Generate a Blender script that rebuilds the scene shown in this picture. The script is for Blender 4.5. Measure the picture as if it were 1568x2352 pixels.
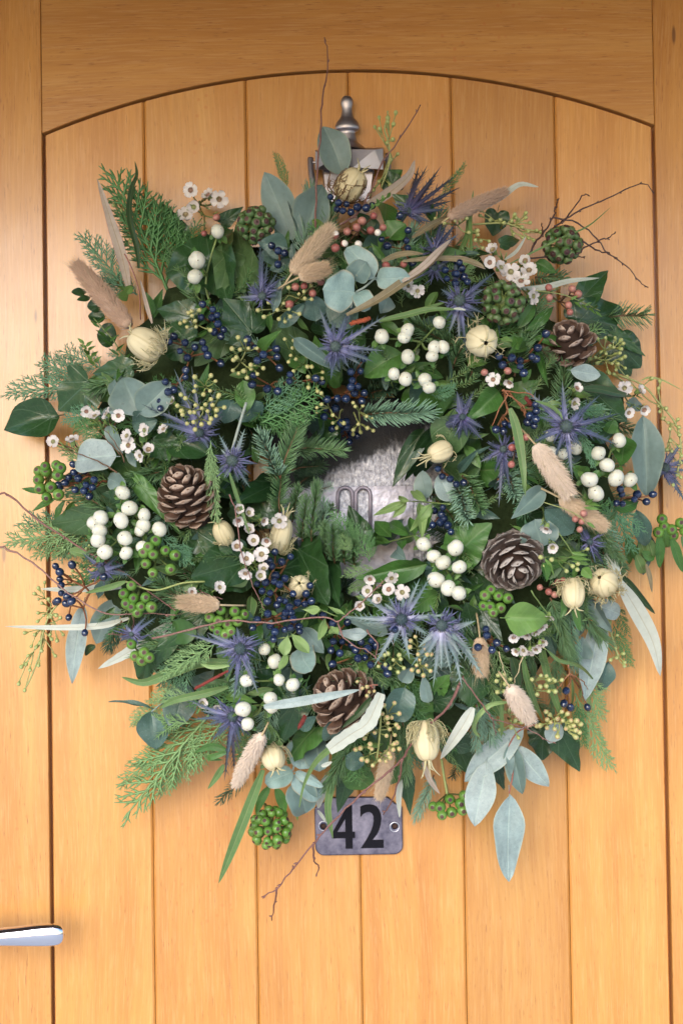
import bpy, bmesh, math, random
from mathutils import Vector, Matrix, Quaternion, noise

# ------------------------------------------------------------------ clearing
for o in list(bpy.data.objects):
    bpy.data.objects.remove(o)
scene = bpy.context.scene
COL = scene.collection
R = math.radians
rnd = random.Random(42)

# ------------------------------------------------------------------ camera
CAM_D = 1.25            # metres from the door
PX = 0.00041            # metres per layout unit on the door face
LW, LH = 1568.0, 2352.0
PITCH, ROLL = R(1.25), R(-0.9)
cam_data = bpy.data.cameras.new("camera")
cam = bpy.data.objects.new("camera", cam_data)
COL.objects.link(cam)
cam_rot = Matrix.Rotation(R(90) + PITCH, 3, 'X') @ Matrix.Rotation(ROLL, 3, 'Z')
cam_loc = Vector((0, -CAM_D * math.cos(PITCH), -CAM_D * math.sin(PITCH)))
cam.matrix_world = Matrix.Translation(cam_loc) @ cam_rot.to_4x4()
cam_data.sensor_fit = 'HORIZONTAL'
cam_data.sensor_width = 24.0
cam_data.lens = 24.0 * CAM_D / (LW * PX)
cam_data.clip_start = 0.02
cam_data.clip_end = 200
cam_data.dof.use_dof = True
cam_data.dof.focus_distance = CAM_D - 0.115
cam_data.dof.aperture_fstop = 8.0
scene.camera = cam
scene.render.resolution_x, scene.render.resolution_y = 682, 1024

# ------------------------------------------------------------------ light
SUN_EL, SUN_AZ = R(23), R(-16)          # soft overcast light from front left; azimuth from straight ahead of the door
sun_dir = Vector((math.sin(SUN_AZ) * math.cos(SUN_EL), -math.cos(SUN_AZ) * math.cos(SUN_EL), math.sin(SUN_EL)))
world = bpy.data.worlds.new("World")
scene.world = world
world.use_nodes = True
wn = world.node_tree
wn.nodes.clear()
sky = wn.nodes.new('ShaderNodeTexSky')
sky.sky_type = 'NISHITA'
sky.sun_disc = False
sky.sun_elevation = SUN_EL
sky.sun_rotation = math.atan2(sun_dir.x, sun_dir.y)
sky.air_density, sky.dust_density, sky.ozone_density = 1.0, 1.0, 2.5
bg = wn.nodes.new('ShaderNodeBackground')
bg.inputs['Strength'].default_value = 0.15
wo = wn.nodes.new('ShaderNodeOutputWorld')
wn.links.new(sky.outputs[0], bg.inputs[0])
wn.links.new(bg.outputs[0], wo.inputs[0])
sun_l = bpy.data.lights.new("sun", 'SUN')
sun_l.energy = 1.0
sun_l.angle = R(40)
sun_l.color = (1.0, 0.985, 0.96)
sun = bpy.data.objects.new("sun", sun_l)
COL.objects.link(sun)
sun.rotation_euler = (-sun_dir).to_track_quat('-Z', 'Y').to_euler()
scene.view_settings.view_transform = 'Standard'
scene.view_settings.look = 'None'
scene.view_settings.gamma = 1.0
scene.view_settings.use_curve_mapping = False
scene.view_settings.exposure = 1.2
scene.render.engine = 'CYCLES'
scene.cycles.max_bounces = 6
scene.cycles.transparent_max_bounces = 4

# ------------------------------------------------------------------ layout helpers
def P(u, v, h=0.0):
    """point standing h metres in front of the door face, seen at layout unit (u, v)"""
    k = PX / CAM_D
    d = cam_rot @ Vector(((u - LW / 2) * k, (LH / 2 - v) * k, -1.0))
    t = (-h - cam_loc.y) / d.y
    return cam_loc + d * t

def pxs(h):
    return PX * (CAM_D - h) / CAM_D

FR = {'D': (0, 0, 1.0), 'A1': (0, 0, .5), 'A2': (784, 0, .5)}
S_ = 860 / 1568 * 0.6125
for k_, (x_, y_) in {'A3': (0, 367.5), 'A4': (526.75, 367.5), 'A5': (1041.25, 367.5), 'A6': (0, 796.25),
                     'A7': (526.75, 796.25), 'A8': (1041.25, 796.25), 'A9': (0, 1225), 'B0': (526.75, 1225),
                     'B1': (1041.25, 1225), 'B2': (245, 1592.5), 'B3': (673.75, 1592.5), 'B4': (1041.25, 1592.5),
                     'HB': (0, 2021.25)}.items():
    FR[k_] = (x_, y_, S_)
FR['K'] = (673.75, 196, .15625)
FR['N'] = (704.4, 1806.9, .15625)
FR['H'] = (704.4, 918.75, .21484)

def F(fr, u, v):
    x, y, s = FR[fr]
    return (x + u * s, y + v * s)

def pts(fr, txt):
    out = []
    for tok in txt.split():
        if tok in FR:
            fr = tok
            continue
        a, b = tok.split(',')
        out.append(F(fr, float(a), float(b)))
    return out

RC = (800.0, 1125.0)
def H(u, v, off=0.0):
    """height of the wreath's leafy surface above the door"""
    r = math.hypot(u - RC[0], v - RC[1])
    s = (r - 425.0) / 290.0
    return 0.026 + 0.105 * math.sqrt(max(0.0, 1 - s * s)) + off

def PH(p, off=0.0):
    return P(p[0], p[1], H(p[0], p[1], off))

def spline(ps, n=6):
    """Catmull-Rom through 3-D points"""
    if len(ps) < 3:
        a, b = ps
        return [a.lerp(b, i / (n * 2)) for i in range(n * 2 + 1)]
    q = [ps[0] * 2 - ps[1]] + list(ps) + [ps[-1] * 2 - ps[-2]]
    out = []
    for i in range(1, len(q) - 2):
        for j in range(n):
            t = j / n
            a, b, c, d = q[i - 1], q[i], q[i + 1], q[i + 2]
            out.append(0.5 * ((2 * b) + (c - a) * t + (2 * a - 5 * b + 4 * c - d) * t * t + (3 * b - a - 3 * c + d) * t ** 3))
    out.append(ps[-1].copy())
    return out

# ------------------------------------------------------------------ mesh collector
class MB:
    def __init__(self):
        self.v, self.f, self.m, self.uv = [], [], [], []
    def face(self, idx, mat=0, uv=None):
        self.f.append(tuple(idx)); self.m.append(mat)
        self.uv.append(uv if uv else [(0.5, 0.5)] * len(idx))
    def tube(self, ps, rad, n=6, mat=0, caps=True, flat=1.0):
        L = len(ps)
        base = len(self.v)
        prev = None
        for i, p in enumerate(ps):
            d = (ps[min(i + 1, L - 1)] - ps[max(i - 1, 0)])
            if d.length < 1e-9: d = Vector((0, 0, 1))
            d.normalize()
            if prev is None:
                ref = Vector((0, -1, 0)) if abs(d.y) < .9 else Vector((1, 0, 0))
                a = d.cross(ref).normalized()
            else:
                a = (prev - d * prev.dot(d))
                a = a.normalized() if a.length > 1e-6 else d.orthogonal().normalized()
            prev = a
            b = d.cross(a)
            r = rad[i] if hasattr(rad, '__len__') else rad
            for k in range(n):
                th = 2 * math.pi * k / n
                self.v.append(p + a * math.cos(th) * r + b * math.sin(th) * r * flat)
        for i in range(L - 1):
            for k in range(n):
                k2 = (k + 1) % n
                u0, u1 = i / (L - 1), (i + 1) / (L - 1)
                self.face((base + i * n + k, base + i * n + k2, base + (i + 1) * n + k2, base + (i + 1) * n + k), mat,
                          [(u0, k / n), (u0, (k + 1) / n), (u1, (k + 1) / n), (u1, k / n)])
        if caps:
            self.face([base + k for k in range(n)][::-1], mat, [(0, .5)] * n)
            self.face([base + (L - 1) * n + k for k in range(n)], mat, [(1, .5)] * n)
    def lathe(self, prof, n=12, M=None, mat=0, matfn=None, radfn=None):
        """profile [(r, z)] spun about local z"""
        base = len(self.v)
        L = len(prof)
        for i, (r, z) in enumerate(prof):
            for k in range(n):
                th = 2 * math.pi * k / n
                rr = r * (radfn(i / (L - 1), th) if radfn else 1.0)
                p = Vector((rr * math.cos(th), rr * math.sin(th), z))
                self.v.append(M @ p if M else p)
        for i in range(L - 1):
            for k in range(n):
                k2 = (k + 1) % n
                u0, u1 = i / (L - 1), (i + 1) / (L - 1)
                self.face((base + i * n + k, base + i * n + k2, base + (i + 1) * n + k2, base + (i + 1) * n + k),
                          matfn(i) if matfn else mat,
                          [(u0, k / n), (u0, (k + 1) / n), (u1, (k + 1) / n), (u1, k / n)])
    def ball(self, c, r, n=8, m=5, mat=0, sz=(1, 1, 1)):
        prof = [(math.sin(math.pi * i / m) * r + 1e-5, -math.cos(math.pi * i / m) * r) for i in range(m + 1)]
        M = Matrix.Translation(c) @ Matrix.Diagonal((sz[0], sz[1], sz[2], 1))
        self.lathe(prof, n, M, mat)
    def grid(self, rows, mat=0, uvs=None):
        """rows of equal-length point lists"""
        base = len(self.v)
        nr, nc = len(rows), len(rows[0])
        for r_ in rows:
            self.v.extend(r_)
        for i in range(nr - 1):
            for j in range(nc - 1):
                a = base + i * nc + j
                u0, u1, v0, v1 = i / (nr - 1), (i + 1) / (nr - 1), j / (nc - 1), (j + 1) / (nc - 1)
                self.face((a, a + nc, a + nc + 1, a + 1), mat, [(u0, v0), (u1, v0), (u1, v1), (u0, v1)])
    def box(self, lo, hi, mat=0):
        b = len(self.v)
        for z in (lo[2], hi[2]):
            for y in (lo[1], hi[1]):
                for x in (lo[0], hi[0]):
                    self.v.append(Vector((x, y, z)))
        for f in ((0, 2, 3, 1), (4, 5, 7, 6), (0, 1, 5, 4), (2, 6, 7, 3), (0, 4, 6, 2), (1, 3, 7, 5)):
            self.face([b + i for i in f], mat)
    def mesh(self, name, mats, origin=None, smooth=True):
        o = origin if origin is not None else Vector((0, 0, 0))
        me = bpy.data.meshes.new(name)
        me.from_pydata([tuple(p - o) for p in self.v], [], self.f)
        for m in mats:
            me.materials.append(m)
        me.polygons.foreach_set('material_index', self.m)
        me.polygons.foreach_set('use_smooth', [smooth] * len(self.f))
        uvl = me.uv_layers.new(name='UVMap')
        flat = [c for f in self.uv for p in f for c in p]
        uvl.data.foreach_set('uv', flat)
        me.validate()
        me.update()
        return me

def link(name, me, M=None, parent=None):
    o = bpy.data.objects.new(name, me)
    COL.objects.link(o)
    M = M if M is not None else Matrix.Identity(4)
    if parent is not None:
        o.parent = parent
        o.matrix_parent_inverse = Matrix.Identity(4)
        o.matrix_basis = WM[parent.name].inverted() @ M
    else:
        o.matrix_basis = M
    WM[o.name] = M
    return o
WM = {}

def build(mb, name, mats, parent=None, origin=None, smooth=True):
    o = origin if origin is not None else (mb.v[0] if mb.v else Vector())
    o = Vector(o)
    if not isinstance(mats, (list, tuple)): mats = [mats]
    return link(name, mb.mesh(name, mats, o, smooth), Matrix.Translation(o), parent)

def tag(o, label=None, category=None, kind=None, group=None):
    if label: o['label'] = label
    if category: o['category'] = category
    if kind: o['kind'] = kind
    if group: o['group'] = group
    return o

def empty(name, loc):
    o = bpy.data.objects.new(name, None)
    o.empty_display_size = 0.02
    COL.objects.link(o)
    o.location = loc
    WM[o.name] = Matrix.Translation(loc)
    return o

def curve_mesh(name, loops, extrude, bevel, mats, M):
    """flat shape with holes: loops of (x, y), extruded along local z"""
    cu = bpy.data.curves.new(name, 'CURVE')
    cu.dimensions = '2D'
    cu.fill_mode = 'BOTH'
    cu.extrude = extrude
    cu.bevel_depth = bevel
    cu.bevel_resolution = 2
    for lp in loops:
        s = cu.splines.new('POLY')
        s.points.add(len(lp) - 1)
        for q, (x, y) in zip(s.points, lp):
            q.co = (x, y, 0, 1)
        s.use_cyclic_u = True
    t = bpy.data.objects.new('tmp', cu)
    COL.objects.link(t)
    dg = bpy.context.evaluated_depsgraph_get()
    me = bpy.data.meshes.new_from_object(t.evaluated_get(dg))
    bpy.data.objects.remove(t)
    bpy.data.curves.remove(cu)
    me.name = name
    me.materials.clear()
    for m in mats: me.materials.append(m)
    return me

# ------------------------------------------------------------------ materials
def newmat(name):
    m = bpy.data.materials.new(name)
    m.use_nodes = True
    nt = m.node_tree
    b = nt.nodes['Principled BSDF']
    return m, nt, b

def nd(nt, t, **kw):
    n = nt.nodes.new(t)
    for k, v in kw.items():
        if k.startswith('i_'):
            n.inputs[k[2:].replace('_', ' ')].default_value = v
        else:
            setattr(n, k, v)
    return n

def mth(nt, op, a, b=None, c=None, clamp=False):
    n = nt.nodes.new('ShaderNodeMath'); n.operation = op; n.use_clamp = clamp
    for i, x in enumerate((a, b, c)):
        if x is None: continue
        if isinstance(x, (int, float)): n.inputs[i].default_value = x
        else: nt.links.new(x, n.inputs[i])
    return n.outputs[0]

def mixc(nt, fac, a, b, mode='MIX'):
    n = nt.nodes.new('ShaderNodeMix'); n.data_type = 'RGBA'; n.blend_type = mode
    def s(i, x):
        if isinstance(x, (int, float)): n.inputs[i].default_value = x
        elif isinstance(x, (tuple, list)): n.inputs[i].default_value = (*x, 1) if len(x) == 3 else x
        else: nt.links.new(x, n.inputs[i])
    s(0, fac); s(6, a); s(7, b)
    return n.outputs[2]

def ramp(nt, fac, stops, interp='LINEAR'):
    n = nt.nodes.new('ShaderNodeValToRGB')
    n.color_ramp.interpolation = interp
    e = n.color_ramp.elements
    while len(e) < len(stops): e.new(0.5)
    for el, (p, c) in zip(e, stops):
        el.position = p
        el.color = (*c, 1) if len(c) == 3 else c
    if fac is not None: nt.links.new(fac, n.inputs[0])
    return n.outputs[0]

def noise_tex(nt, vec, scale, detail=3, rough=.55, dist=0.0):
    n = nt.nodes.new('ShaderNodeTexNoise')
    n.inputs['Scale'].default_value = scale
    n.inputs['Detail'].default_value = detail
    n.inputs['Roughness'].default_value = rough
    n.inputs['Distortion'].default_value = dist
    if vec is not None: nt.links.new(vec, n.inputs['Vector'])
    return n.outputs['Fac']

def objrand(nt):
    return nt.nodes.new('ShaderNodeObjectInfo').outputs['Random']

def texco(nt, out='Object'):
    return nt.nodes.new('ShaderNodeTexCoord').outputs[out]

def posn(nt):
    return nt.nodes.new('ShaderNodeNewGeometry').outputs['Position']

def mapping(nt, vec, scale=(1, 1, 1), loc=None):
    n = nt.nodes.new('ShaderNodeMapping')
    nt.links.new(vec, n.inputs[0])
    n.inputs['Scale'].default_value = scale
    if loc is not None:
        if isinstance(loc, (tuple, list)): n.inputs['Location'].default_value = loc
        else: nt.links.new(loc, n.inputs['Location'])
    return n.outputs[0]

def bump(nt, b, height, strength=.3, dist=.001):
    n = nt.nodes.new('ShaderNodeBump')
    n.inputs['Strength'].default_value = strength
    n.inputs['Distance'].default_value = dist
    nt.links.new(height, n.inputs['Height'])
    nt.links.new(n.outputs[0], b.inputs['Normal'])

def leaf_mat(name, c1, c2, vein=None, veincol=None, rough=.45, spec=.5, back=None, mottle=.25, trans=.12, edge=None,
             nside=9, veinamt=.6, mscale=260, speck=None, coat=0.0):
    m, nt, b = newmat(name)
    uv = texco(nt, 'UV')
    sx = nt.nodes.new('ShaderNodeSeparateXYZ'); nt.links.new(uv, sx.inputs[0])
    U, V = sx.outputs[0], sx.outputs[1]
    pos = posn(nt)
    col = mixc(nt, objrand(nt), c1, c2)
    nz = noise_tex(nt, pos, mscale, 4)
    nz2 = noise_tex(nt, pos, 60, 2)
    k = mth(nt, 'MULTIPLY_ADD', mth(nt, 'ADD', nz, nz2), mottle * 1.6, 1 - mottle * 1.6)
    mul = nt.nodes.new('ShaderNodeVectorMath'); mul.operation = 'SCALE'
    nt.links.new(col, mul.inputs[0]); nt.links.new(k, mul.inputs['Scale'])
    col = mul.outputs[0]
    hgt = None
    if vein:
        s = mth(nt, 'MULTIPLY', mth(nt, 'ABSOLUTE', mth(nt, 'SUBTRACT', V, .5)), 2.0)
        if vein in ('pinnate', 'mid'):
            mid = mth(nt, 'SUBTRACT', 1.0, mth(nt, 'DIVIDE', s, 0.085), clamp=True)
            fac = mid
            if vein == 'pinnate':
                x = mth(nt, 'FRACT', mth(nt, 'SUBTRACT', mth(nt, 'MULTIPLY', U, float(nside)), mth(nt, 'MULTIPLY', s, 1.6)))
                tri = mth(nt, 'ABSOLUTE', mth(nt, 'SUBTRACT', x, .5))
                side = mth(nt, 'MULTIPLY', mth(nt, 'SUBTRACT', 1.0, mth(nt, 'DIVIDE', tri, .09), clamp=True), .45)
                fac = mth(nt, 'MAXIMUM', mid, side)
        else:       # palmate: rays from the stalk at u=0
            fac = None
            vv = mth(nt, 'SUBTRACT', V, .5)
            uu = mth(nt, 'SUBTRACT', U, .12)
            for a in (0, 38, -38, 82, -82):
                ca, sa = math.cos(R(a)), math.sin(R(a))
                dd = mth(nt, 'ABSOLUTE', mth(nt, 'SUBTRACT', mth(nt, 'MULTIPLY', uu, sa), mth(nt, 'MULTIPLY', vv, ca)))
                al = mth(nt, 'ADD', mth(nt, 'MULTIPLY', uu, ca), mth(nt, 'MULTIPLY', vv, sa))
                ok = mth(nt, 'GREATER_THAN', al, 0.0)
                ray = mth(nt, 'MULTIPLY', mth(nt, 'SUBTRACT', 1.0, mth(nt, 'DIVIDE', dd, .018), clamp=True), ok)
                fac = ray if fac is None else mth(nt, 'MAXIMUM', fac, ray)
            vo = nd(nt, 'ShaderNodeTexVoronoi', feature='DISTANCE_TO_EDGE')
            vo.inputs['Scale'].default_value = 9
            nt.links.new(uv, vo.inputs['Vector'])
            net = mth(nt, 'MULTIPLY', mth(nt, 'SUBTRACT', 1.0, mth(nt, 'DIVIDE', vo.outputs['Distance'], .05), clamp=True), .35)
            fac = mth(nt, 'MAXIMUM', fac, net)
        hgt = fac
        col = mixc(nt, mth(nt, 'MULTIPLY', fac, veinamt), col, veincol)
        if edge:
            e = mth(nt, 'MULTIPLY', mth(nt, 'SUBTRACT', s, .86), 7.0, clamp=True)
            col = mixc(nt, e, col, edge)
    if speck:
        sp = noise_tex(nt, pos, 900, 2)
        sp = mth(nt, 'MULTIPLY', mth(nt, 'SUBTRACT', sp, .58), 6.0, clamp=True)
        col = mixc(nt, mth(nt, 'MULTIPLY', sp, .6), col, speck)
    if back:
        g = nt.nodes.new('ShaderNodeNewGeometry')
        col = mixc(nt, g.outputs['Backfacing'], col, back)
    nt.links.new(col, b.inputs['Base Color'])
    b.inputs['Roughness'].default_value = rough
    b.inputs['Specular IOR Level'].default_value = spec
    b.inputs['Coat Weight'].default_value = coat
    b.inputs['Coat Roughness'].default_value = .25
    hh = nz if hgt is None else mth(nt, 'SUBTRACT', mth(nt, 'MULTIPLY', nz, .5), mth(nt, 'MULTIPLY', hgt, .8))
    bump(nt, b, hh, .5, .0006)
    if trans:
        tr = nt.nodes.new('ShaderNodeBsdfTranslucent')
        nt.links.new(col, tr.inputs[0])
        ms = nt.nodes.new('ShaderNodeMixShader'); ms.inputs[0].default_value = trans
        out = nt.nodes['Material Output']
        nt.links.new(b.outputs[0], ms.inputs[1]); nt.links.new(tr.outputs[0], ms.inputs[2])
        nt.links.new(ms.outputs[0], out.inputs[0])
    return m

def simple_mat(name, c1, c2=None, rough=.5, spec=.5, metal=0.0, mottle=.2, mscale=400, bumpamt=0.0, sss=0.0, coat=0.0, urange=None):
    """plain coloured matter with mottling; urange=[(pos,col)..] colours it along its own length"""
    m, nt, b = newmat(name)
    if urange:
        sx = nt.nodes.new('ShaderNodeSeparateXYZ'); nt.links.new(texco(nt, 'UV'), sx.inputs[0])
        col = ramp(nt, sx.outputs[0], urange)
    else:
        col = mixc(nt, objrand(nt), c1, c2 or c1)
    nz = noise_tex(nt, posn(nt), mscale, 4)
    k = mth(nt, 'MULTIPLY_ADD', nz, mottle * 2, 1 - mottle)
    mul = nt.nodes.new('ShaderNodeVectorMath'); mul.operation = 'SCALE'
    nt.links.new(col, mul.inputs[0]); nt.links.new(k, mul.inputs['Scale'])
    nt.links.new(mul.outputs[0], b.inputs['Base Color'])
    b.inputs['Roughness'].default_value = rough
    b.inputs['Specular IOR Level'].default_value = spec
    b.inputs['Metallic'].default_value = metal
    b.inputs['Coat Weight'].default_value = coat
    if sss:
        b.inputs['Subsurface Weight'].default_value = sss
        b.inputs['Subsurface Radius'].default_value = (.004, .003, .002)
        b.inputs['Subsurface Scale'].default_value = .6
    if bumpamt:
        bump(nt, b, nz, bumpamt, .001)
    return m

def wood_mat(name, along='Z', tint=(1, 1, 1)):
    m, nt, b = newmat(name)
    rn = nt.nodes.new('ShaderNodeObjectInfo').outputs['Random']
    off = nt.nodes.new('ShaderNodeCombineXYZ')
    nt.links.new(mth(nt, 'MULTIPLY', rn, 7.3), off.inputs[0]); nt.links.new(mth(nt, 'MULTIPLY', rn, 3.1), off.inputs[2])
    pos = posn(nt)
    add = nt.nodes.new('ShaderNodeVectorMath'); add.operation = 'ADD'
    nt.links.new(pos, add.inputs[0]); nt.links.new(off.outputs[0], add.inputs[1])
    p = add.outputs[0]
    def st(across, al):
        return (across, across, al) if along == 'Z' else (al, across, across)
    # slow bend so that the grain wanders
    bend = noise_tex(nt, mapping(nt, p, st(6, 1.6)), 1.0, 2)
    bv = nt.nodes.new('ShaderNodeCombineXYZ')
    nt.links.new(mth(nt, 'MULTIPLY', bend, .045), bv.inputs[0 if along == 'Z' else 2])
    a2 = nt.nodes.new('ShaderNodeVectorMath'); a2.operation = 'ADD'
    nt.links.new(p, a2.inputs[0]); nt.links.new(bv.outputs[0], a2.inputs[1])
    p2 = a2.outputs[0]
    broad = noise_tex(nt, mapping(nt, p2, st(26, 1.4)), 1.0, 3)
    grain = noise_tex(nt, mapping(nt, p2, st(240, 9)), 1.0, 4, .65)
    fine = noise_tex(nt, mapping(nt, p2, st(640, 26)), 1.0, 3, .6)
    pores = noise_tex(nt, mapping(nt, p2, st(900, 75)), 1.0, 2, .5)
    cl = noise_tex(nt, p, 7.0, 3)
    col = ramp(nt, broad, [(.3, (.45, .186, .034)), (.5, (.55, .246, .050)), (.72, (.62, .312, .078))])
    g = mth(nt, 'MULTIPLY_ADD', grain, 2.6, -.8, clamp=True)
    col = mixc(nt, mth(nt, 'MULTIPLY', mth(nt, 'SUBTRACT', 1.0, g), .5), col, (.38, .135, .026))
    f = mth(nt, 'MULTIPLY', mth(nt, 'SUBTRACT', fine, .5), 2.2, clamp=True)
    col = mixc(nt, mth(nt, 'MULTIPLY', f, .7), col, (.72, .42, .17))
    po = mth(nt, 'MULTIPLY', mth(nt, 'SUBTRACT', pores, .62), 7.0, clamp=True)
    col = mixc(nt, mth(nt, 'MULTIPLY', po, .7), col, (.24, .07, .015))
    cc = mth(nt, 'MULTIPLY', mth(nt, 'SUBTRACT', cl, .45), 2.5, clamp=True)
    col = mixc(nt, mth(nt, "MULTIPLY", cc, .22), col, (.76, .40, .10))
    # a few dark flecks lying along the grain and round drip spots
    vo = nd(nt, 'ShaderNodeTexVoronoi'); vo.inputs['Scale'].default_value = 1.0
    nt.links.new(mapping(nt, p, st(34, 7)), vo.inputs['Vector'])
    fl = mth(nt, 'MULTIPLY', mth(nt, 'SUBTRACT', .075, vo.outputs['Distance']), 30.0, clamp=True)
    sc = nt.nodes.new('ShaderNodeSeparateColor'); nt.links.new(vo.outputs['Color'], sc.inputs[0])
    fl = mth(nt, 'MULTIPLY', fl, mth(nt, 'GREATER_THAN', sc.outputs[0], .72))
    col = mixc(nt, mth(nt, 'MULTIPLY', fl, .75), col, (.13, .045, .015))
    v2 = nd(nt, 'ShaderNodeTexVoronoi'); v2.inputs['Scale'].default_value = 95.0
    nt.links.new(p, v2.inputs['Vector'])
    ds = mth(nt, 'MULTIPLY', mth(nt, 'SUBTRACT', .2, v2.outputs['Distance']), 12.0, clamp=True)
    patch = mth(nt, 'MULTIPLY', mth(nt, 'SUBTRACT', noise_tex(nt, pos, 5.5, 1), .55), 9.0, clamp=True)
    ds = mth(nt, 'MULTIPLY', ds, patch)
    col = mixc(nt, mth(nt, 'MULTIPLY', ds, .45), col, (.50, .15, .03))
    # boards differ a little in tone
    bt = mth(nt, 'MULTIPLY_ADD', mth(nt, 'FRACT', mth(nt, 'MULTIPLY', rn, 17.7)), .22, .87)
    bs = nt.nodes.new('ShaderNodeVectorMath'); bs.operation = 'SCALE'
    nt.links.new(col, bs.inputs[0]); nt.links.new(bt, bs.inputs['Scale'])
    col = bs.outputs[0]
    if tint != (1, 1, 1):
        col = mixc(nt, 1.0, col, tint, 'MULTIPLY')
    nt.links.new(col, b.inputs['Base Color'])
    rr = mth(nt, 'MULTIPLY_ADD', noise_tex(nt, p, 30, 3), .2, .3)
    nt.links.new(rr, b.inputs['Roughness'])
    b.inputs['Specular IOR Level'].default_value = .5
    b.inputs['Coat Weight'].default_value = .75
    b.inputs['Coat Roughness'].default_value = .22
    b.inputs['Coat IOR'].default_value = 1.5
    hh = mth(nt, 'ADD', mth(nt, 'MULTIPLY', grain, .5), mth(nt, 'SUBTRACT', mth(nt, 'MULTIPLY', fine, .3), mth(nt, 'MULTIPLY', po, .5)))
    bump(nt, b, hh, .25, .0006)
    return m

def metal_mat(name, c1, c2, rough=.35, scale=60, bumpscale=0, bumpamt=0.0, r2=None, metal=1.0):
    m, nt, b = newmat(name)
    pos = posn(nt)
    nz = noise_tex(nt, pos, scale, 5, .65)
    k = mth(nt, 'MULTIPLY', mth(nt, 'SUBTRACT', nz, .35), 3.0, clamp=True)
    nt.links.new(mixc(nt, k, c1, c2), b.inputs['Base Color'])
    b.inputs['Metallic'].default_value = metal
    nt.links.new(mth(nt, 'MULTIPLY_ADD', k, (r2 or rough) - rough, rough), b.inputs['Roughness'])
    if bumpscale:
        vo = nd(nt, 'ShaderNodeTexNoise'); vo.inputs['Scale'].default_value = bumpscale; vo.inputs['Detail'].default_value = 2
        nt.links.new(pos, vo.inputs['Vector'])
        bump(nt, b, vo.outputs['Fac'], bumpamt, .002)
    return m

M = {}
M['wood_v'] = wood_mat('oak_upright', 'Z')
M['wood_h'] = wood_mat('oak_level', 'X')
M['wood_dark'] = wood_mat('oak_groove', 'Z', (.66, .43, .29))
M['pewter'] = metal_mat('pewter', (.40, .375, .415), (.50, .475, .52), .42, 40)
M['plate'] = metal_mat('plate_steel', (.075, .075, .115), (.20, .195, .265), .46, 75, r2=.40)
M['plate_edge'] = metal_mat('plate_rim', (.5, .5, .56), (.6, .6, .66), .3, 60)
M['black'] = simple_mat('black_enamel', (.004, .004, .008), rough=.6, spec=.12, mottle=.1)
M['rust'] = simple_mat('rusty_hole', (.05, .022, .015), rough=.8)
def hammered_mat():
    """hammered pewter, with a dark reflection of the wreath painted over its upper left"""
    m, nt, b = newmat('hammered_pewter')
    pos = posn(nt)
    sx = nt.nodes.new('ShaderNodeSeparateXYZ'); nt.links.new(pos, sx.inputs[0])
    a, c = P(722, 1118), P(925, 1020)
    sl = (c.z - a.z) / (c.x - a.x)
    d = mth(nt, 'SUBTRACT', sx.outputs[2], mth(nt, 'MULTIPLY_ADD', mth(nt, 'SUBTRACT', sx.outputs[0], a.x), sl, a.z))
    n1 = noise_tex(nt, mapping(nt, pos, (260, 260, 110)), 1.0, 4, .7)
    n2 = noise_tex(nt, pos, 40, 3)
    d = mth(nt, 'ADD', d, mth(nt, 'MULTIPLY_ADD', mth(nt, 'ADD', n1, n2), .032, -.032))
    k = mth(nt, 'MULTIPLY_ADD', d, 85.0, .25, clamp=True)  # ragged-edged mask for the painted dark reflection
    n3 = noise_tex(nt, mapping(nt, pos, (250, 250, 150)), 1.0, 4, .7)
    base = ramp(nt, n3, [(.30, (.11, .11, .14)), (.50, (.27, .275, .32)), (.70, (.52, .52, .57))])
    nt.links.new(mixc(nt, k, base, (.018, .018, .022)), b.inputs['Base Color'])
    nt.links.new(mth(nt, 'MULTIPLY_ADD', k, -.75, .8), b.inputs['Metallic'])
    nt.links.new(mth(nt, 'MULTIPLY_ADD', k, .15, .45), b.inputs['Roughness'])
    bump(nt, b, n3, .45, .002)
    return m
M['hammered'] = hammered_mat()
M['aged'] = metal_mat('aged_pewter', (.26, .255, .31), (.48, .47, .55), .52, 60, 140, .45)
M['aged_rim'] = metal_mat('aged_pewter_rim', (.34, .30, .37), (.44, .40, .48), .6, 60, 200, .3, metal=.6)
M['chrome'] = metal_mat('chrome', (.82, .80, .86), (.86, .84, .9), .06, 20)
M['stone'] = simple_mat('paving_stone', (.60, .57, .53), rough=.85, mottle=.2, mscale=12)
M['added_roof'] = simple_mat('added_roof_timber', (.10, .06, .035), rough=.7, mottle=.2, mscale=12)

M['moss'] = simple_mat('moss', (.022, .036, .014), (.03, .045, .018), rough=.95, spec=.1, mottle=.5, mscale=300, bumpamt=.8)
M['ivy'] = leaf_mat('ivy', (.014, .045, .014), (.028, .075, .020), 'palmate', (.10, .17, .09), .30, .5, (.10, .17, .07), .35, .06, veinamt=.42, coat=.15)
M['ivy_light'] = leaf_mat('ivy_underside', (.05, .105, .038), (.07, .13, .045), 'palmate', (.17, .24, .12), .45, .4, (.05, .09, .03), .25, .1, veinamt=.5)
M['laurel'] = leaf_mat('laurel', (.046, .13, .026), (.08, .185, .04), 'pinnate', (.16, .24, .10), .40, .5, (.14, .21, .10), .3, .12, veinamt=.5)
M['fresh'] = leaf_mat('fresh_leaf', (.10, .21, .045), (.15, .27, .07), 'pinnate', (.24, .33, .12), .42, .45, (.22, .30, .12), .25, .18, veinamt=.45)
M['pale_leaf'] = leaf_mat('pale_green_leaf', (.19, .30, .10), (.24, .35, .13), 'mid', (.32, .41, .2), .5, .4, (.26, .36, .16), .2, .18)
M['euc_pale'] = leaf_mat('eucalyptus_pale', (.25, .32, .315), (.31, .37, .365), 'mid', (.40, .50, .45), .5, .4, (.28, .38, .36), .35, .06, edge=(.36, .42, .36), speck=(.13, .21, .19))
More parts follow.
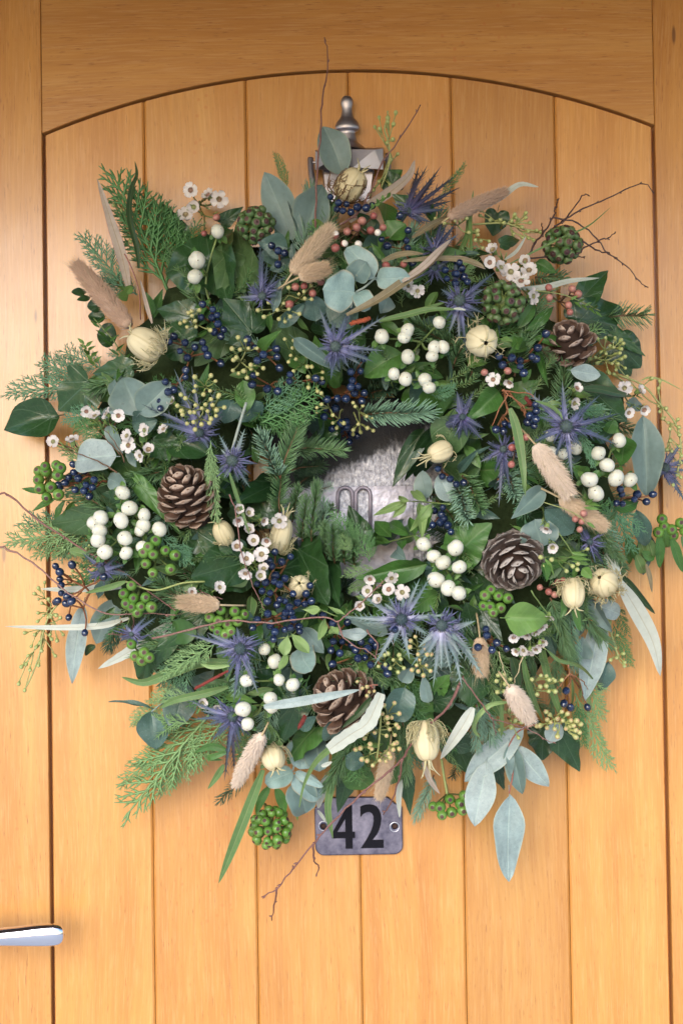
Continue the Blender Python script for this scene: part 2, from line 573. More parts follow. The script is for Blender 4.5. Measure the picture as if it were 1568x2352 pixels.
M['euc_mid'] = leaf_mat('eucalyptus_mid', (.12, .185, .17), (.165, .23, .215), 'mid', (.22, .30, .26), .48, .45, (.2, .28, .27), .25, .06, edge=(.22, .27, .21))
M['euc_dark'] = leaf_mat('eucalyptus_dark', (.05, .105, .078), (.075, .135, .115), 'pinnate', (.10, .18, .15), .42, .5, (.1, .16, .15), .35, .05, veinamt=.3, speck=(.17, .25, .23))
M['euc_round'] = leaf_mat('eucalyptus_round', (.21, .32, .29), (.29, .39, .38), 'pinnate', (.36, .46, .40), .5, .45, (.24, .34, .32), .3, .05, edge=(.32, .29, .2), veinamt=.35, speck=(.15, .24, .22), nside=6)
M['silver'] = leaf_mat('silver_underside', (.42, .45, .39), (.50, .52, .46), 'mid', (.36, .30, .18), .6, .3, (.05, .10, .03), .15, .1, veinamt=.6)
M['pinkish'] = leaf_mat('pinkish_dry_leaf', (.40, .33, .27), (.48, .39, .33), 'mid', (.26, .19, .08), .6, .3, (.2, .14, .09), .25, .1, veinamt=.8, edge=(.34, .19, .19))
M['strap'] = leaf_mat('green_strap_leaf', (.09, .17, .055), (.14, .23, .075), 'mid', (.33, .37, .18), .45, .45, (.28, .33, .24), .25, .12, veinamt=.7, edge=(.24, .27, .10))
M['strap_dark'] = leaf_mat('dark_strap_leaf', (.025, .055, .018), (.04, .08, .03), 'mid', (.15, .17, .08), .4, .45, (.2, .2, .15), .25, .08, edge=(.10, .06, .045))
M['strap_brown'] = leaf_mat('brown_strap_leaf', (.20, .16, .09), (.26, .21, .12), 'mid', (.42, .35, .24), .5, .4, (.3, .24, .18), .3, .08, veinamt=.7)
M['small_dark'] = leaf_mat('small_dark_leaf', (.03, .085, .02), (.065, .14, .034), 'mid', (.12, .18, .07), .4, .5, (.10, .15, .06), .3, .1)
M['fir'] = simple_mat('fir_needles', (.085, .175, .068), (.12, .22, .095), .45, mottle=.4, mscale=500)
M['fir_silver'] = simple_mat('silver_fir_needles', (.17, .30, .20), (.22, .35, .25), .5, mottle=.4, mscale=500)
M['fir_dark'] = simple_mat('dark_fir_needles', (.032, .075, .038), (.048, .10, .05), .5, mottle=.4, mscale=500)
M['cyp'] = simple_mat('cypress_scales', (.055, .165, .045), (.095, .22, .07), .5, mottle=.5, mscale=700)
M['cyp_light'] = simple_mat('light_cypress_scales', (.155, .27, .095), (.20, .32, .13), .5, mottle=.4, mscale=700)
M['cyp_blue'] = simple_mat('bluish_cypress_scales', (.085, .21, .105), (.12, .25, .135), .5, mottle=.4, mscale=700)
M['stem_brown'] = simple_mat('brown_stem', (.12, .06, .03), (.17, .08, .04), .6, mottle=.4)
M['stem_green'] = simple_mat('green_stem', (.12, .18, .05), (.18, .24, .07), .5, mottle=.3)
M['stem_yellow'] = simple_mat('yellow_green_stem', (.27, .31, .10), (.32, .34, .13), .5, mottle=.25)
M['stem_rust'] = simple_mat('rust_stem', (.24, .085, .035), (.30, .13, .06), .55, mottle=.3)
M['stem_red'] = simple_mat('red_stem', (.28, .075, .055), (.32, .12, .08), .5, mottle=.3)
M['stem_grey'] = simple_mat('grey_stem', (.25, .30, .26), (.3, .34, .3), .6, mottle=.3)
M['twig'] = simple_mat('birch_twig', (.19, .085, .072), (.25, .13, .11), .55, mottle=.6, mscale=500, bumpamt=.4)
M['twig_dark'] = simple_mat('dark_birch_twig', (.055, .03, .026), (.075, .04, .034), .6, mottle=.5, mscale=500, bumpamt=.4)
M['blue'] = simple_mat('blue_berry_skin', (.007, .014, .046), (.015, .030, .085), .22, .8, mottle=.35, mscale=250, coat=.35)
M['white'] = simple_mat('white_berry_skin', (.55, .545, .445), (.64, .63, .54), .36, .5, mottle=.07, mscale=120, sss=.3)
M['dot'] = simple_mat('brown_tip', (.12, .07, .03), rough=.7)
M['ivyb'] = simple_mat('green_berry_skin', (.085, .20, .028), (.14, .26, .05), .30, .5, mottle=.35, mscale=350)
M['ivyb_dull'] = simple_mat('dull_green_berry_skin', (.06, .12, .035), (.10, .15, .055), .42, .5, mottle=.4, mscale=350)
M['ivycap'] = simple_mat('purple_brown_cap', (.05, .018, .020), (.09, .045, .03), .55, mottle=.5)
M['pod'] = simple_mat('seed_capsule', None, None, .45, urange=[(0, (.26, .31, .09)), (.5, (.34, .39, .14)), (.8, (.42, .43, .18)), (1, (.36, .24, .12))], mottle=.2)
M['pod_yellow'] = simple_mat('yellow_seed_capsule', None, None, .45, urange=[(0, (.31, .34, .11)), (.5, (.42, .43, .17)), (.85, (.48, .43, .19)), (1, (.36, .22, .11))], mottle=.2)
M['pod_pink'] = simple_mat('pink_tipped_seed_capsule', None, None, .45, urange=[(0, (.30, .32, .10)), (.55, (.42, .42, .17)), (.85, (.50, .33, .17)), (1, (.45, .16, .12))], mottle=.2)
M['pink'] = simple_mat('pink_berry_skin', (.30, .085, .075), (.42, .19, .15), .4, mottle=.5, mscale=250)
M['pinktip'] = simple_mat('white_berry_tip', (.78, .72, .66), rough=.5)
M['petal'] = leaf_mat('waxflower_petal', (.64, .58, .56), (.74, .70, .68), None, None, .4, .45, (.66, .56, .54), .12, .2, speck=(.55, .36, .36))
M['cup'] = simple_mat('waxflower_cup', (.26, .28, .11), (.30, .15, .11), .4, mottle=.3)
M['stamen'] = simple_mat('stamen', (.10, .03, .025), rough=.7)
M['calyx'] = simple_mat('calyx', (.20, .30, .07), (.26, .34, .12), .45)
M['tail'] = simple_mat('hare_tail_fur', (.50, .36, .24), (.57, .43, .30), .9, .2, mottle=.3, mscale=500)
M['tail_pink'] = simple_mat('pale_hare_tail_fur', (.62, .49, .39), (.66, .54, .44), .9, .2, mottle=.2, mscale=500)
M['tail_brown'] = simple_mat('taupe_hare_tail_fur', (.40, .26, .185), (.44, .30, .22), .9, .2, mottle=.25, mscale=500)
M['awn'] = simple_mat('awn', (.40, .30, .16), (.5, .4, .25), .7)

def nigella_mat():
    m, nt, b = newmat('nigella_capsule')
    sx = nt.nodes.new('ShaderNodeSeparateXYZ'); nt.links.new(texco(nt, 'UV'), sx.inputs[0])
    x = mth(nt, 'ABSOLUTE', mth(nt, 'SUBTRACT', mth(nt, 'FRACT', mth(nt, 'MULTIPLY', sx.outputs[1], 6.0)), .5))
    st = mth(nt, 'MULTIPLY', mth(nt, 'SUBTRACT', x, .40), 9.0, clamp=True)
    col = mixc(nt, objrand(nt), (.62, .53, .33), (.70, .62, .42))
    nz = noise_tex(nt, posn(nt), 160, 4)
    col = mixc(nt, mth(nt, 'MULTIPLY', nz, .45), col, (.50, .40, .20))
    col = mixc(nt, mth(nt, 'MULTIPLY', st, .45), col, (.30, .22, .09))
    nt.links.new(col, b.inputs['Base Color'])
    b.inputs['Roughness'].default_value = .6
    bump(nt, b, nz, .4, .001)
    return m
M['nigella'] = nigella_mat()
M['thread'] = simple_mat('dry_thread', (.45, .40, .22), (.5, .44, .26), .7)
M['thread_dark'] = simple_mat('brown_thread', (.17, .09, .04), (.2, .11, .05), .7)

def scale_mat(name, dark, mid, tip):
    m, nt, b = newmat(name)
    sx = nt.nodes.new('ShaderNodeSeparateXYZ'); nt.links.new(texco(nt, 'UV'), sx.inputs[0])
    nz = noise_tex(nt, posn(nt), 320, 5, .65)
    t = mth(nt, 'ADD', sx.outputs[0], mth(nt, 'MULTIPLY', mth(nt, 'SUBTRACT', nz, .5), .35))
    col = ramp(nt, t, [(.0, dark), (.5, mid), (.78, mid), (.92, tip)])
    k = mth(nt, 'MULTIPLY_ADD', nz, 1.1, .45)
    mul = nt.nodes.new('ShaderNodeVectorMath'); mul.operation = 'SCALE'
    nt.links.new(col, mul.inputs[0]); nt.links.new(k, mul.inputs['Scale'])
    nt.links.new(mul.outputs[0], b.inputs['Base Color'])
    b.inputs['Roughness'].default_value = .6
    b.inputs['Specular IOR Level'].default_value = .35
    bump(nt, b, nz, .7, .0015)
    return m
M['scale_brown'] = scale_mat('cone_scale_brown', (.030, .015, .010), (.15, .083, .056), (.40, .29, .22))
M['scale_grey'] = scale_mat('cone_scale_grey', (.028, .018, .016), (.125, .092, .082), (.38, .33, .30))
M['scale_red'] = scale_mat('cone_scale_russet', (.028, .014, .011), (.15, .09, .068), (.36, .27, .22))
M['cone_core'] = simple_mat('cone_core', (.035, .016, .01), rough=.9, mottle=.4)

def bract_mat(name, stops):
    m, nt, b = newmat(name)
    sx = nt.nodes.new('ShaderNodeSeparateXYZ'); nt.links.new(texco(nt, 'UV'), sx.inputs[0])
    s = mth(nt, 'ABSOLUTE', mth(nt, 'SUBTRACT', sx.outputs[1], .5))
    col = ramp(nt, sx.outputs[0], stops)
    mid = mth(nt, 'SUBTRACT', 1.0, mth(nt, 'DIVIDE', s, .07), clamp=True)
    col = mixc(nt, mth(nt, 'MULTIPLY', mid, .35), col, (.40, .40, .55))
    nz = noise_tex(nt, posn(nt), 300, 3)
    k = mth(nt, 'MULTIPLY_ADD', nz, .8, .6)
    mul = nt.nodes.new('ShaderNodeVectorMath'); mul.operation = 'SCALE'
    nt.links.new(col, mul.inputs[0]); nt.links.new(k, mul.inputs['Scale'])
    nt.links.new(mul.outputs[0], b.inputs['Base Color'])
    b.inputs['Roughness'].default_value = .45
    return m
M['bract'] = bract_mat('sea_holly_violet', [(0, (.25, .25, .41)), (.25, (.115, .12, .245)), (.55, (.05, .07, .105)), (1, (.04, .075, .07))])
M['bract_pale'] = bract_mat('sea_holly_pale', [(0, (.55, .54, .62)), (.16, (.30, .29, .44)), (.42, (.125, .165, .185)), (1, (.09, .16, .13))])
M['bract_dark'] = bract_mat('sea_holly_dark', [(0, (.12, .10, .27)), (.3, (.05, .055, .12)), (1, (.022, .042, .045))])
M['bract_fine'] = bract_mat('sea_holly_thread', [(0, (.26, .25, .40)), (.5, (.12, .125, .25)), (1, (.08, .10, .17))])
M['head'] = simple_mat('sea_holly_head', (.035, .06, .07), (.07, .10, .09), .7, mottle=.6, mscale=700)
M['catkin'] = simple_mat('dark_red_catkin', (.16, .022, .018), (.2, .03, .02), .7, mottle=.6, mscale=800)
M['orange_catkin'] = simple_mat('orange_red_catkin', (.34, .075, .03), rough=.7, mottle=.5, mscale=800)

# ================================================================== SETTING
gm = MB(); gm.box((-8, -14, -1.62), (8, 0.05, -1.50))
tag(build(gm, 'ground', M['stone'], origin=Vector((0, -7, -1.5)), smooth=False), kind='structure')
pm = MB()  # unseen roof inferred from the dark door top, shaped to shade it
pm.box((-1.2, -1.05, 0.545), (1.2, 0.03, 0.66))
pm.box((-1.2, -1.08, 0.525), (1.2, -1.052, 0.70))
tag(build(pm, 'added_porch_roof', M['added_roof'], origin=Vector((0, 0, 0.545)), smooth=False),
    'added dark timber roof jutting out of view to shade the top of the door', 'added porch roof')

# ------------------------------------------------------------------ door
Z_BOT = -0.72
XB = [-0.2776, -0.1812, -0.0845, 0.0127, 0.1100, 0.2079, 0.3018]     # board joints
pL, pR = P(96, 306), P(1497, 288)
pM = P(815, 160)
zc = (pL.z + pR.z) / 2
half = (pR.x - pL.x) / 2
sag = pM.z - zc
AR = (half * half + sag * sag) / (2 * sag)
ACX, ACZ = (pL.x + pR.x) / 2, zc + sag - AR
def arch(x, d=0.0):
    return ACZ + math.sqrt(max(1e-6, (AR - d) ** 2 - (x - ACX) ** 2))

door = tag(empty('front_door', Vector((0, 0, Z_BOT))),
           'honey coloured varnished timber front door with arched boarded panel', 'door')

def plank(x0, x1, first, last):
    """upright board with bevelled long edges and its head cut to the arch"""
    mb = MB()
    ch = 0.0019
    g0 = 0.0028 if first else 0.0003
    g1 = 0.0028 if last else 0.0003
    a, b = x0 + g0, x1 - g1
    c0 = 0.0008 if first else ch
    c1 = 0.0008 if last else ch
    prof = [(a, 0.008), (a, c0 * .9), (a + c0, 0.0)]
    for i in range(1, 10):
        prof.append((a + c0 + (b - a - c0 - c1) * i / 10, 0.0))
    prof += [(b - c1, 0.0), (b, c1 * .9), (b, 0.008)]
    bot = [Vector((x, y, Z_BOT)) for x, y in prof]
    nz = 24
    rows = []
    for j in range(nz + 1):
        t = j / nz
        row = []
        for x, y in prof:
            top = arch(x, 0.0024) + (-0.0006 if y > 0.0001 and False else 0)
            row.append(Vector((x, y, Z_BOT + (top - Z_BOT) * t)))
        rows.append(row)
    mb.grid(rows)
    n = len(prof)
    basei = nz * n
    # bevelled head going back into the groove
    b2 = len(mb.v)
    for x, y in prof:
        mb.v.append(Vector((x, max(y, 0) + 0.008, arch(x, 0.0024) - 0.0002)))
    for k in range(n - 1):
        mb.face((basei + k, basei + k + 1, b2 + k + 1, b2 + k))
    return build(mb, 'plank', M['wood_v'], door, Vector(((a + b) / 2, 0, Z_BOT)), smooth=False)

for i in range(6):
    plank(XB[i], XB[i + 1], i == 0, i == 5)

def slab(name, outline, y0, y1, bev, mat):
    """flat board cut to an outline (x, z) with eased edges"""
    mb = MB()
    n = len(outline)
    cx = sum(p[0] for p in outline) / n; cz = sum(p[1] for p in outline) / n
    ins = []
    for i in range(n):
        p0, p1, p2 = Vector(outline[i - 1]), Vector(outline[i]), Vector(outline[(i + 1) % n])
        d1, d2 = (p1 - p0).normalized(), (p2 - p1).normalized()
        nn = (Vector((-d1.y, d1.x)) + Vector((-d2.y, d2.x)))
        nn = nn.normalized() if nn.length > 1e-6 else Vector((0, 0))
        ins.append(p1 + nn * bev)
    f = [Vector((p[0], y0, p[1])) for p in ins]
    s = [Vector((p[0], y0 + bev, p[1])) for p in outline]
    b = [Vector((p[0], y1, p[1])) for p in outline]
    mb.v = f + s + b
    mb.face(list(range(n)))
    for k in range(n):
        k2 = (k + 1) % n
        mb.face((k2, k, n + k, n + k2)); mb.face((n + k2, n + k, 2 * n + k, 2 * n + k2))
    return build(mb, name, mat, door, Vector((cx, y1, min(p[1] for p in outline))), smooth=False)

# outlines run counter-clockwise as seen from the front
ZT = 0.62
slab('stile', [(-0.42, Z_BOT), (XB[0], Z_BOT), (XB[0], ZT), (-0.42, ZT)], -0.0030, 0.010, 0.0008, M['wood_v'])
slab('stile', [(XB[6], Z_BOT), (0.44, Z_BOT), (0.44, ZT), (XB[6], ZT)], -0.0030, 0.010, 0.0008, M['wood_v'])
ao = []
for i in range(41):
    x = XB[0] + 0.0004 + (XB[6] - XB[0] - 0.0008) * i / 40
    ao.append((x, arch(x)))
ao += [(XB[6] - 0.0004, ZT), (XB[0] + 0.0004, ZT)]
slab('arched_rail', ao, -0.0028, 0.010, 0.0006, M['wood_h'])
bk = MB(); bk.box((-0.42, 0.0092, Z_BOT), (0.44, 0.03, ZT))
build(bk, 'backing_panel', M['wood_dark'], door, Vector((0, .02, Z_BOT)), smooth=False)

# ------------------------------------------------------------------ door knocker (urn finial, faceted block, swinging arms)
kx, kz0 = F('K', 795, 900)
kb = P(kx, kz0, 0.012)
ks = .15625 * pxs(0.012)
knock = MB()
prof = [(960, 300), (925, 262), (900, 232), (880, 205), (868, 185), (850, 158), (820, 138), (780, 130), (720, 125), (690, 118), (668, 135), (655, 165), (635, 184), (600, 182), (565, 172), (525, 150),
        (490, 118), (450, 95), (400, 82), (350, 76), (310, 76), (270, 88), (225, 92), (185, 82), (155, 58), (138, 30), (131, 3)]
Mk = Matrix.Translation(kb) @ Matrix.Diagonal((1, .62, 1, 1))
knock.lathe([(r * ks, (900 - y) * ks) for y, r in prof], 24, Mk)
kn = build(knock, 'door_knocker', M['pewter'], None, P(kx, F('K', 0, 1240)[1], 0))
tag(kn, 'pewter grey door knocker with urn finial above the wreath', 'door knocker')
def kp(u, v, h):
    a, b = F('K', u, v)
    return P(a, b, h)
blk = MB()
o4 = [kp(322, 945, .004), kp(318, 1240, .004), kp(1322, 1236, .004), kp(1318, 905, .004)]
f4 = [kp(322, 962, .024), kp(322, 1236, .024), kp(1318, 1230, .024), kp(1314, 922, .024)]
ctr = [kp(560, 1080, .034), kp(880, 1200, .028), kp(1190, 940, .026), kp(860, 935, .026)]
blk.v = o4 + f4 + ctr
for f in ((0, 1, 5, 4), (1, 2, 6, 5), (2, 3, 7, 6), (3, 0, 4, 7), (4, 5, 8), (5, 9, 8), (5, 6, 9), (6, 7, 10), (9, 6, 10), (7, 11, 10), (7, 4, 11), (4, 8, 11), (8, 9, 11), (9, 10, 11)):
    blk.face(f)
build(blk, 'hinge_block', M['pewter'], kn, o4[0], smooth=False)
for (ua, ub, va) in ((205, 295, 1070), (1345, 1440, 1010)):
    arm = MB()
    top = [kp((ua + ub) / 2, va, .014), kp((ua + ub) / 2 + 2, va + 110, .016), kp((ua + ub) / 2 + (25 if ua < 500 else -10), va + 300, .019),
           kp((ua + ub) / 2 + (75 if ua < 500 else -40), va + 520, .022)]
    arm.tube(spline(top), 45 * ks, 8, flat=1.1)
    build(arm, 'swing_arm', M['pewter'], kn, top[0])
lowp = MB()
lo4 = [kp(420, 1235, .003), kp(470, 1720, .003), kp(1130, 1720, .003), kp(1190, 1230, .003)]
lf4 = [kp(440, 1238, .013), kp(490, 1700, .013), kp(1110, 1700, .013), kp(1170, 1234, .013)]
lowp.v = lo4 + lf4
for f in ((0, 1, 5, 4), (1, 2, 6, 5), (2, 3, 7, 6), (3, 0, 4, 7), (4, 5, 6, 7)):
    lowp.face(f)
build(lowp, 'strike_plate', M['pewter'], kn, lo4[1], smooth=False)
bar = MB()
bar.tube(spline([kp(250, 1130, .016), kp(800, 1120, .012), kp(1390, 1080, .016)]), 22 * ks, 8)
build(bar, 'hinge_pin', M['pewter'], kn, kp(800, 1120, .012))

# ------------------------------------------------------------------ pewter plate behind the wreath's opening
def hp(u, v, h):
    a, b = F('H', u, v)
    return P(a, b, h)
hc = hp(560, 800, 0)
hs = .21484 * PX
def loopH(l):
    return [((u - 560) * hs, (800 - v) * hs) for u, v in l]
def archloop(u0, u1, vtop, vbot, n=10):
    c, r = (u0 + u1) / 2, (u1 - u0) / 2
    l = [(u0, vbot), (u1, vbot)]
    l += [(c + r * math.cos(math.pi * i / n), vtop + r - r * math.sin(math.pi * i / n)) for i in range(n + 1)]
    return l
Mh = Matrix.Translation(hc + Vector((0, -.004, 0))) @ Matrix.Rotation(R(90), 4, 'X')
outl = [(-350, 2300), (1560, 2300), (1600, 2260), (1600, 40), (1560, 0), (-350, 0), (-390, 40), (-390, 2260)]
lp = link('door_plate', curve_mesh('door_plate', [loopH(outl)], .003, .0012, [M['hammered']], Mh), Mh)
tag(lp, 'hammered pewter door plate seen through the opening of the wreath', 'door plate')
Mh2 = Matrix.Translation(hc + Vector((0, -.0088, 0))) @ Matrix.Rotation(R(90), 4, 'X')
outl = [(-340, 2280), (1120, 2280), (1120, 930), (-340, 930)]
link('smooth_panel', curve_mesh('smooth_panel', [loopH(outl), loopH(archloop(345, 480, 955, 1170)), loopH(archloop(535, 655, 960, 1340))], .0003, .0003, [M['aged']], Mh2), Mh2, lp)
for l0, l1, v0, v1 in ((318, 500, 925, 1200), (512, 690, 925, 1400)):
    rim = MB()
    ring = [hp(u, v, .012) for u, v in archloop(l0 + 12, l1 - 12, v0 + 10, v1)[1:]]
    rim.tube(ring + [hp(l0 + 12, v1, .012)], .0017, 10)
    build(rim, 'arch_moulding', M['aged_rim'], lp, ring[0])

# ------------------------------------------------------------------ number plate
nc = F('N', 760, 570)
npc = P(nc[0], nc[1], 0)
ns = .15625 * PX
NA = ROLL
def loopN(l):
    return [((u - 760) * ns, (570 - v) * ns) for u, v in l]
def arc(cx, cy, r, a0, a1, n=7):
    return [(cx + r * math.cos(R(a0 + (a1 - a0) * i / n)), cy - r * math.sin(R(a0 + (a1 - a0) * i / n))) for i in range(n + 1)]
plate = (arc(255, 860, 115, 180, 270) + arc(1270, 860, 115, 270, 360) + [(1385, 330), (1372, 300), (1335, 285), (1290, 262), (1215, 195), (1195, 175), (1170, 165)]
         + [(350, 165), (325, 175), (305, 195), (230, 262), (185, 285), (148, 300), (137, 330)])
holes = [arc(245, 567, 55, 0, 345, 23), arc(1287, 583, 55, 0, 345, 23)]
Mn = Matrix.Translation(npc + Vector((0, -.0022, 0))) @ Matrix.Rotation(R(90), 4, 'X')
npo = link('number_plate', curve_mesh('number_plate', [loopN(plate)] + [loopN(h) for h in holes], .0010, .0010, [M['plate']], Mn), Mn)
tag(npo, 'small grey metal house number plate reading 42 below the wreath', 'number plate')
Md = Matrix.Translation(npc + Vector((0, -.0045, 0))) @ Matrix.Rotation(R(90), 4, 'X')
four = [(605, 262), (668, 262), (668, 650), (705, 650), (705, 740), (668, 740), (668, 893), (567, 893), (567, 740), (372, 740), (372, 668)]
hole4 = [(567, 460), (567, 650), (447, 650)]
two = [(788, 288), (820, 272), (870, 259), (930, 255), (985, 266), (1030, 292), (1065, 340), (1087, 400), (1091, 460), (1083, 540), (1060, 620), (1025, 690), (990, 735),
       (957, 772), (1121, 772), (1121, 890), (787, 890), (850, 800), (905, 710), (945, 630), (970, 560), (982, 490), (978, 430), (960, 388), (925, 366), (880, 368), (830, 392), (790, 436)]
link('numeral', curve_mesh('numeral', [loopN(four), loopN(hole4)], .00015, .0001, [M['black']], Md), Md, npo)
link('numeral', curve_mesh('numeral', [loopN(two)], .00015, .0001, [M['black']], Md), Md, npo)
for (u, v) in ((245, 567), (1287, 583)):
    a, b = F('N', u, v)
    c = P(a, b, 0)
    s = MB()
    s.lathe([(.00352 * 1.1, .0002), (.0030, .0009), (.0012, .0012), (.00001, .0008)], 16, Matrix.Translation(c) @ Matrix.Rotation(R(90), 4, 'X'))
    build(s, 'screw', M['rust'], npo, c)
    s = MB()
    s.lathe([(.0037, .0040), (.0040, .0046), (.0045, .0047), (.0048, .0043)], 24, Matrix.Translation(c) @ Matrix.Rotation(R(90), 4, 'X'))
    build(s, 'hole_rim', M['plate_edge'], npo, c)

# ------------------------------------------------------------------ lever handle
hh = .052
def lp_(u, v, h=hh):
    a, b = F('HB', u, v)
    return P(a, b, h)
lev = MB()
secs = [(-260, 400, 58, 44), (-150, 398, 58, 44), (0, 394, 61, 44), (120, 389, 68, 42), (240, 383, 76, 40), (320, 380, 78, 38), (370, 378, 77, 36), (405, 377, 70, 33), (425, 377, 56, 27), (437, 377, 36, 18), (441, 377, 6, 4)]
rows = []
s_ = S_ * pxs(hh)
for u, v, hy, hd in secs:
    c = lp_(u, v)
    row = []
    for k in range(25):
        th = 2 * math.pi * k / 24
        cs, sn = math.cos(th), math.sin(th)
        e = .95
        row.append(c + Vector((0, -math.copysign(abs(sn) ** e, sn) * hd * s_ * 1.15, math.copysign(abs(cs) ** e, cs) * hy * s_)))
    rows.append(row)
lev.grid(rows)
lv = build(lev, 'door_handle', M['chrome'], door, lp_(-200, 398, 0))
lv['label'] = 'shiny chrome lever handle at the left edge of the door'
nk = MB()
nk.tube([lp_(-235, 398, h) for h in (.0, .02, .04, .055)], [.011, .0095, .0095, .0095], 16)
build(nk, 'handle_neck', M['chrome'], lv, lp_(-235, 398, 0))
rs = MB()
rs.lathe([(.026, -.003), (.026, .004), (.0245, .006), (.012, .0068)], 32, Matrix.Translation(lp_(-235, 398, 0)) @ Matrix.Rotation(R(90), 4, 'X'))
build(rs, 'handle_rose', M['chrome'], lv, lp_(-235, 398, 0))

# ================================================================== WREATH: shape makers
wreath = tag(empty('wreath', P(800, 1830, 0.03)),
             'round festive wreath of mixed evergreen foliage, cones and berries hanging on the door', 'wreath')
VIEW = Vector((0, -1, 0))

def axes(base, tip, roll=0.0, face=VIEW):
    x = (tip - base)
    L = x.length
    x = x.normalized()
    y = face.cross(x)
    if y.length < 1e-4: y = Vector((0, 0, 1)).cross(x)
    y.normalize()
    z = x.cross(y)                      # towards the viewer
    q = Quaternion(x, roll)
    return L, x, q @ y, q @ z

def frame(base, x, y, z, sx, sy, sz):
    m = Matrix.Identity(4)
    for i in range(3):
        m[i][0], m[i][1], m[i][2], m[i][3] = x[i] * sx, y[i] * sy, z[i] * sz, base[i]
    return m

# ---- flat leaves (unit length along x, unit full width along y)
PROFILE = {
    'oval': lambda t: math.sin(math.pi * t ** .9) ** .72,
    'ovate': lambda t: math.sin(math.pi * t ** .62) ** .9 * (1 - .12 * t),
    'lance': lambda t: math.sin(math.pi * t ** .8) ** 1.0,
    'spatula': lambda t: math.sin(math.pi * t ** 1.5) ** .8,
    'round': lambda t: math.sqrt(max(0, 1 - (2 * t - 1) ** 2)) ** .9,
    'dollar': lambda t: math.sqrt(max(0, 1 - (2 * t - 1) ** 2)) ** .8 * (1.0 - .12 * t) + .06 * (t < .01),
}
def leaf_mesh(kind, bend=.1, fold=.12, wave=.03, seed=0, nu=14, nv=8, twist=0.0):
    r = random.Random(seed)
    ph = [r.uniform(0, 6.28) for _ in range(6)]
    mb = MB()
    rows = []
    for i in range(nu + 1):
        t = i / nu
        w = max(PROFILE[kind](min(max(t, 1e-4), 1 - 1e-4)), .012) * .5
        wl = w * (1 + .05 * math.sin(9 * t + ph[0])); wr = w * (1 + .05 * math.sin(8 * t + ph[1]))
        cy = .03 * math.sin(3.2 * t + ph[2])
        row = []
        for j in range(nv + 1):
            s = j / nv * 2 - 1
            ww = wl if s < 0 else wr
            y = cy + s * ww
            z = -bend * (t - .35) ** 2 * 2.2 + fold * abs(s) * ww * 1.3
            z += wave * abs(s) * math.sin(11 * t + ph[3] + (2.5 if s > 0 else 0)) + .012 * math.sin(17 * t * s + ph[4])
            z += twist * s * ww * (t - .3)
            row.append(Vector((t, y, z)))
        rows.append(row)
    mb.grid(rows)
    # stalk
    mb.tube([Vector((-.10, 0, -.03)), Vector((0, 0, 0)), Vector((.12, rows[1][nv // 2].y, rows[1][nv // 2].z - .006))], [.012, .014, .008], 5, 0)
    return mb

IVY_OUT = [(0, 0), (-.09, .08), (-.13, .2), (-.10, .33), (.02, .44), (.16, .49), (.24, .40), (.34, .33), (.45, .33), (.56, .35), (.66, .31), (.76, .21), (.88, .10), (1.0, 0)]
IVY_POINTED = [(0, 0), (-.05, .10), (-.05, .22), (.02, .33), (.13, .40), (.26, .40), (.40, .36), (.54, .29), (.68, .21), (.82, .12), (.92, .05), (1.0, 0)]
IVY_BROAD = [(0, 0), (-.12, .12), (-.16, .28), (-.10, .42), (.06, .52), (.22, .50), (.36, .48), (.50, .44), (.62, .36), (.75, .26), (.88, .14), (1.0, 0)]
def ivy_mesh(outl, bend=.12, wave=.05, seed=0, cup=.1):
    r = random.Random(seed)
    ph = [r.uniform(0, 6.28) for _ in range(5)]
    full = [(x, y * (1 + r.uniform(-.07, .07))) for x, y in outl] + [(x, -y * (1 + r.uniform(-.07, .07))) for x, y in outl[-2:0:-1]]
    # subdivide outline smoothly
    ring = []
    n = len(full)
    for i in range(n):
        a, b, c, d = (Vector(full[(i + k) % n]) for k in (-1, 0, 1, 2))
        for t in (0, .5):
            ring.append(.5 * (2 * b + (c - a) * t + (2 * a - 5 * b + 4 * c - d) * t * t + (3 * b - a - 3 * c + d) * t ** 3))
    cen = Vector((.26, 0))
    mb = MB()
    levels = (0.02, .35, .65, .88, 1.0)
    N = len(ring)
    for l in levels:
        for p in ring:
            q = cen.lerp(p, l)
            z = -bend * (q.x - .2) ** 2 * 1.6 - cup * q.y * q.y * 2 + wave * l * l * math.sin(7 * q.x + ph[0]) * math.sin(6 * q.y + ph[1])
            z += wave * .5 * l ** 3 * math.sin(18 * math.atan2(p.y, p.x - .26) / 2 + ph[2])
            z += .05 * abs(q.y)
            mb.v.append(Vector((q.x, q.y, z)))
    uv = lambda i: ((mb.v[i].x + .16) / 1.16, mb.v[i].y + .5)
    for li in range(len(levels) - 1):
        for k in range(N):
            k2 = (k + 1) % N
            f = (li * N + k, li * N + k2, (li + 1) * N + k2, (li + 1) * N + k)
            mb.face(f, 0, [uv(i) for i in f])
    mb.face(list(range(N))[::-1], 0, [uv(i) for i in range(N)][::-1])
    mb.tube([Vector((-.35, .02, -.12)), Vector((-.15, 0, -.03)), Vector((.02, 0, mb.v[0].z - .01))], [.012, .012, .009], 5, 0)
    return mb

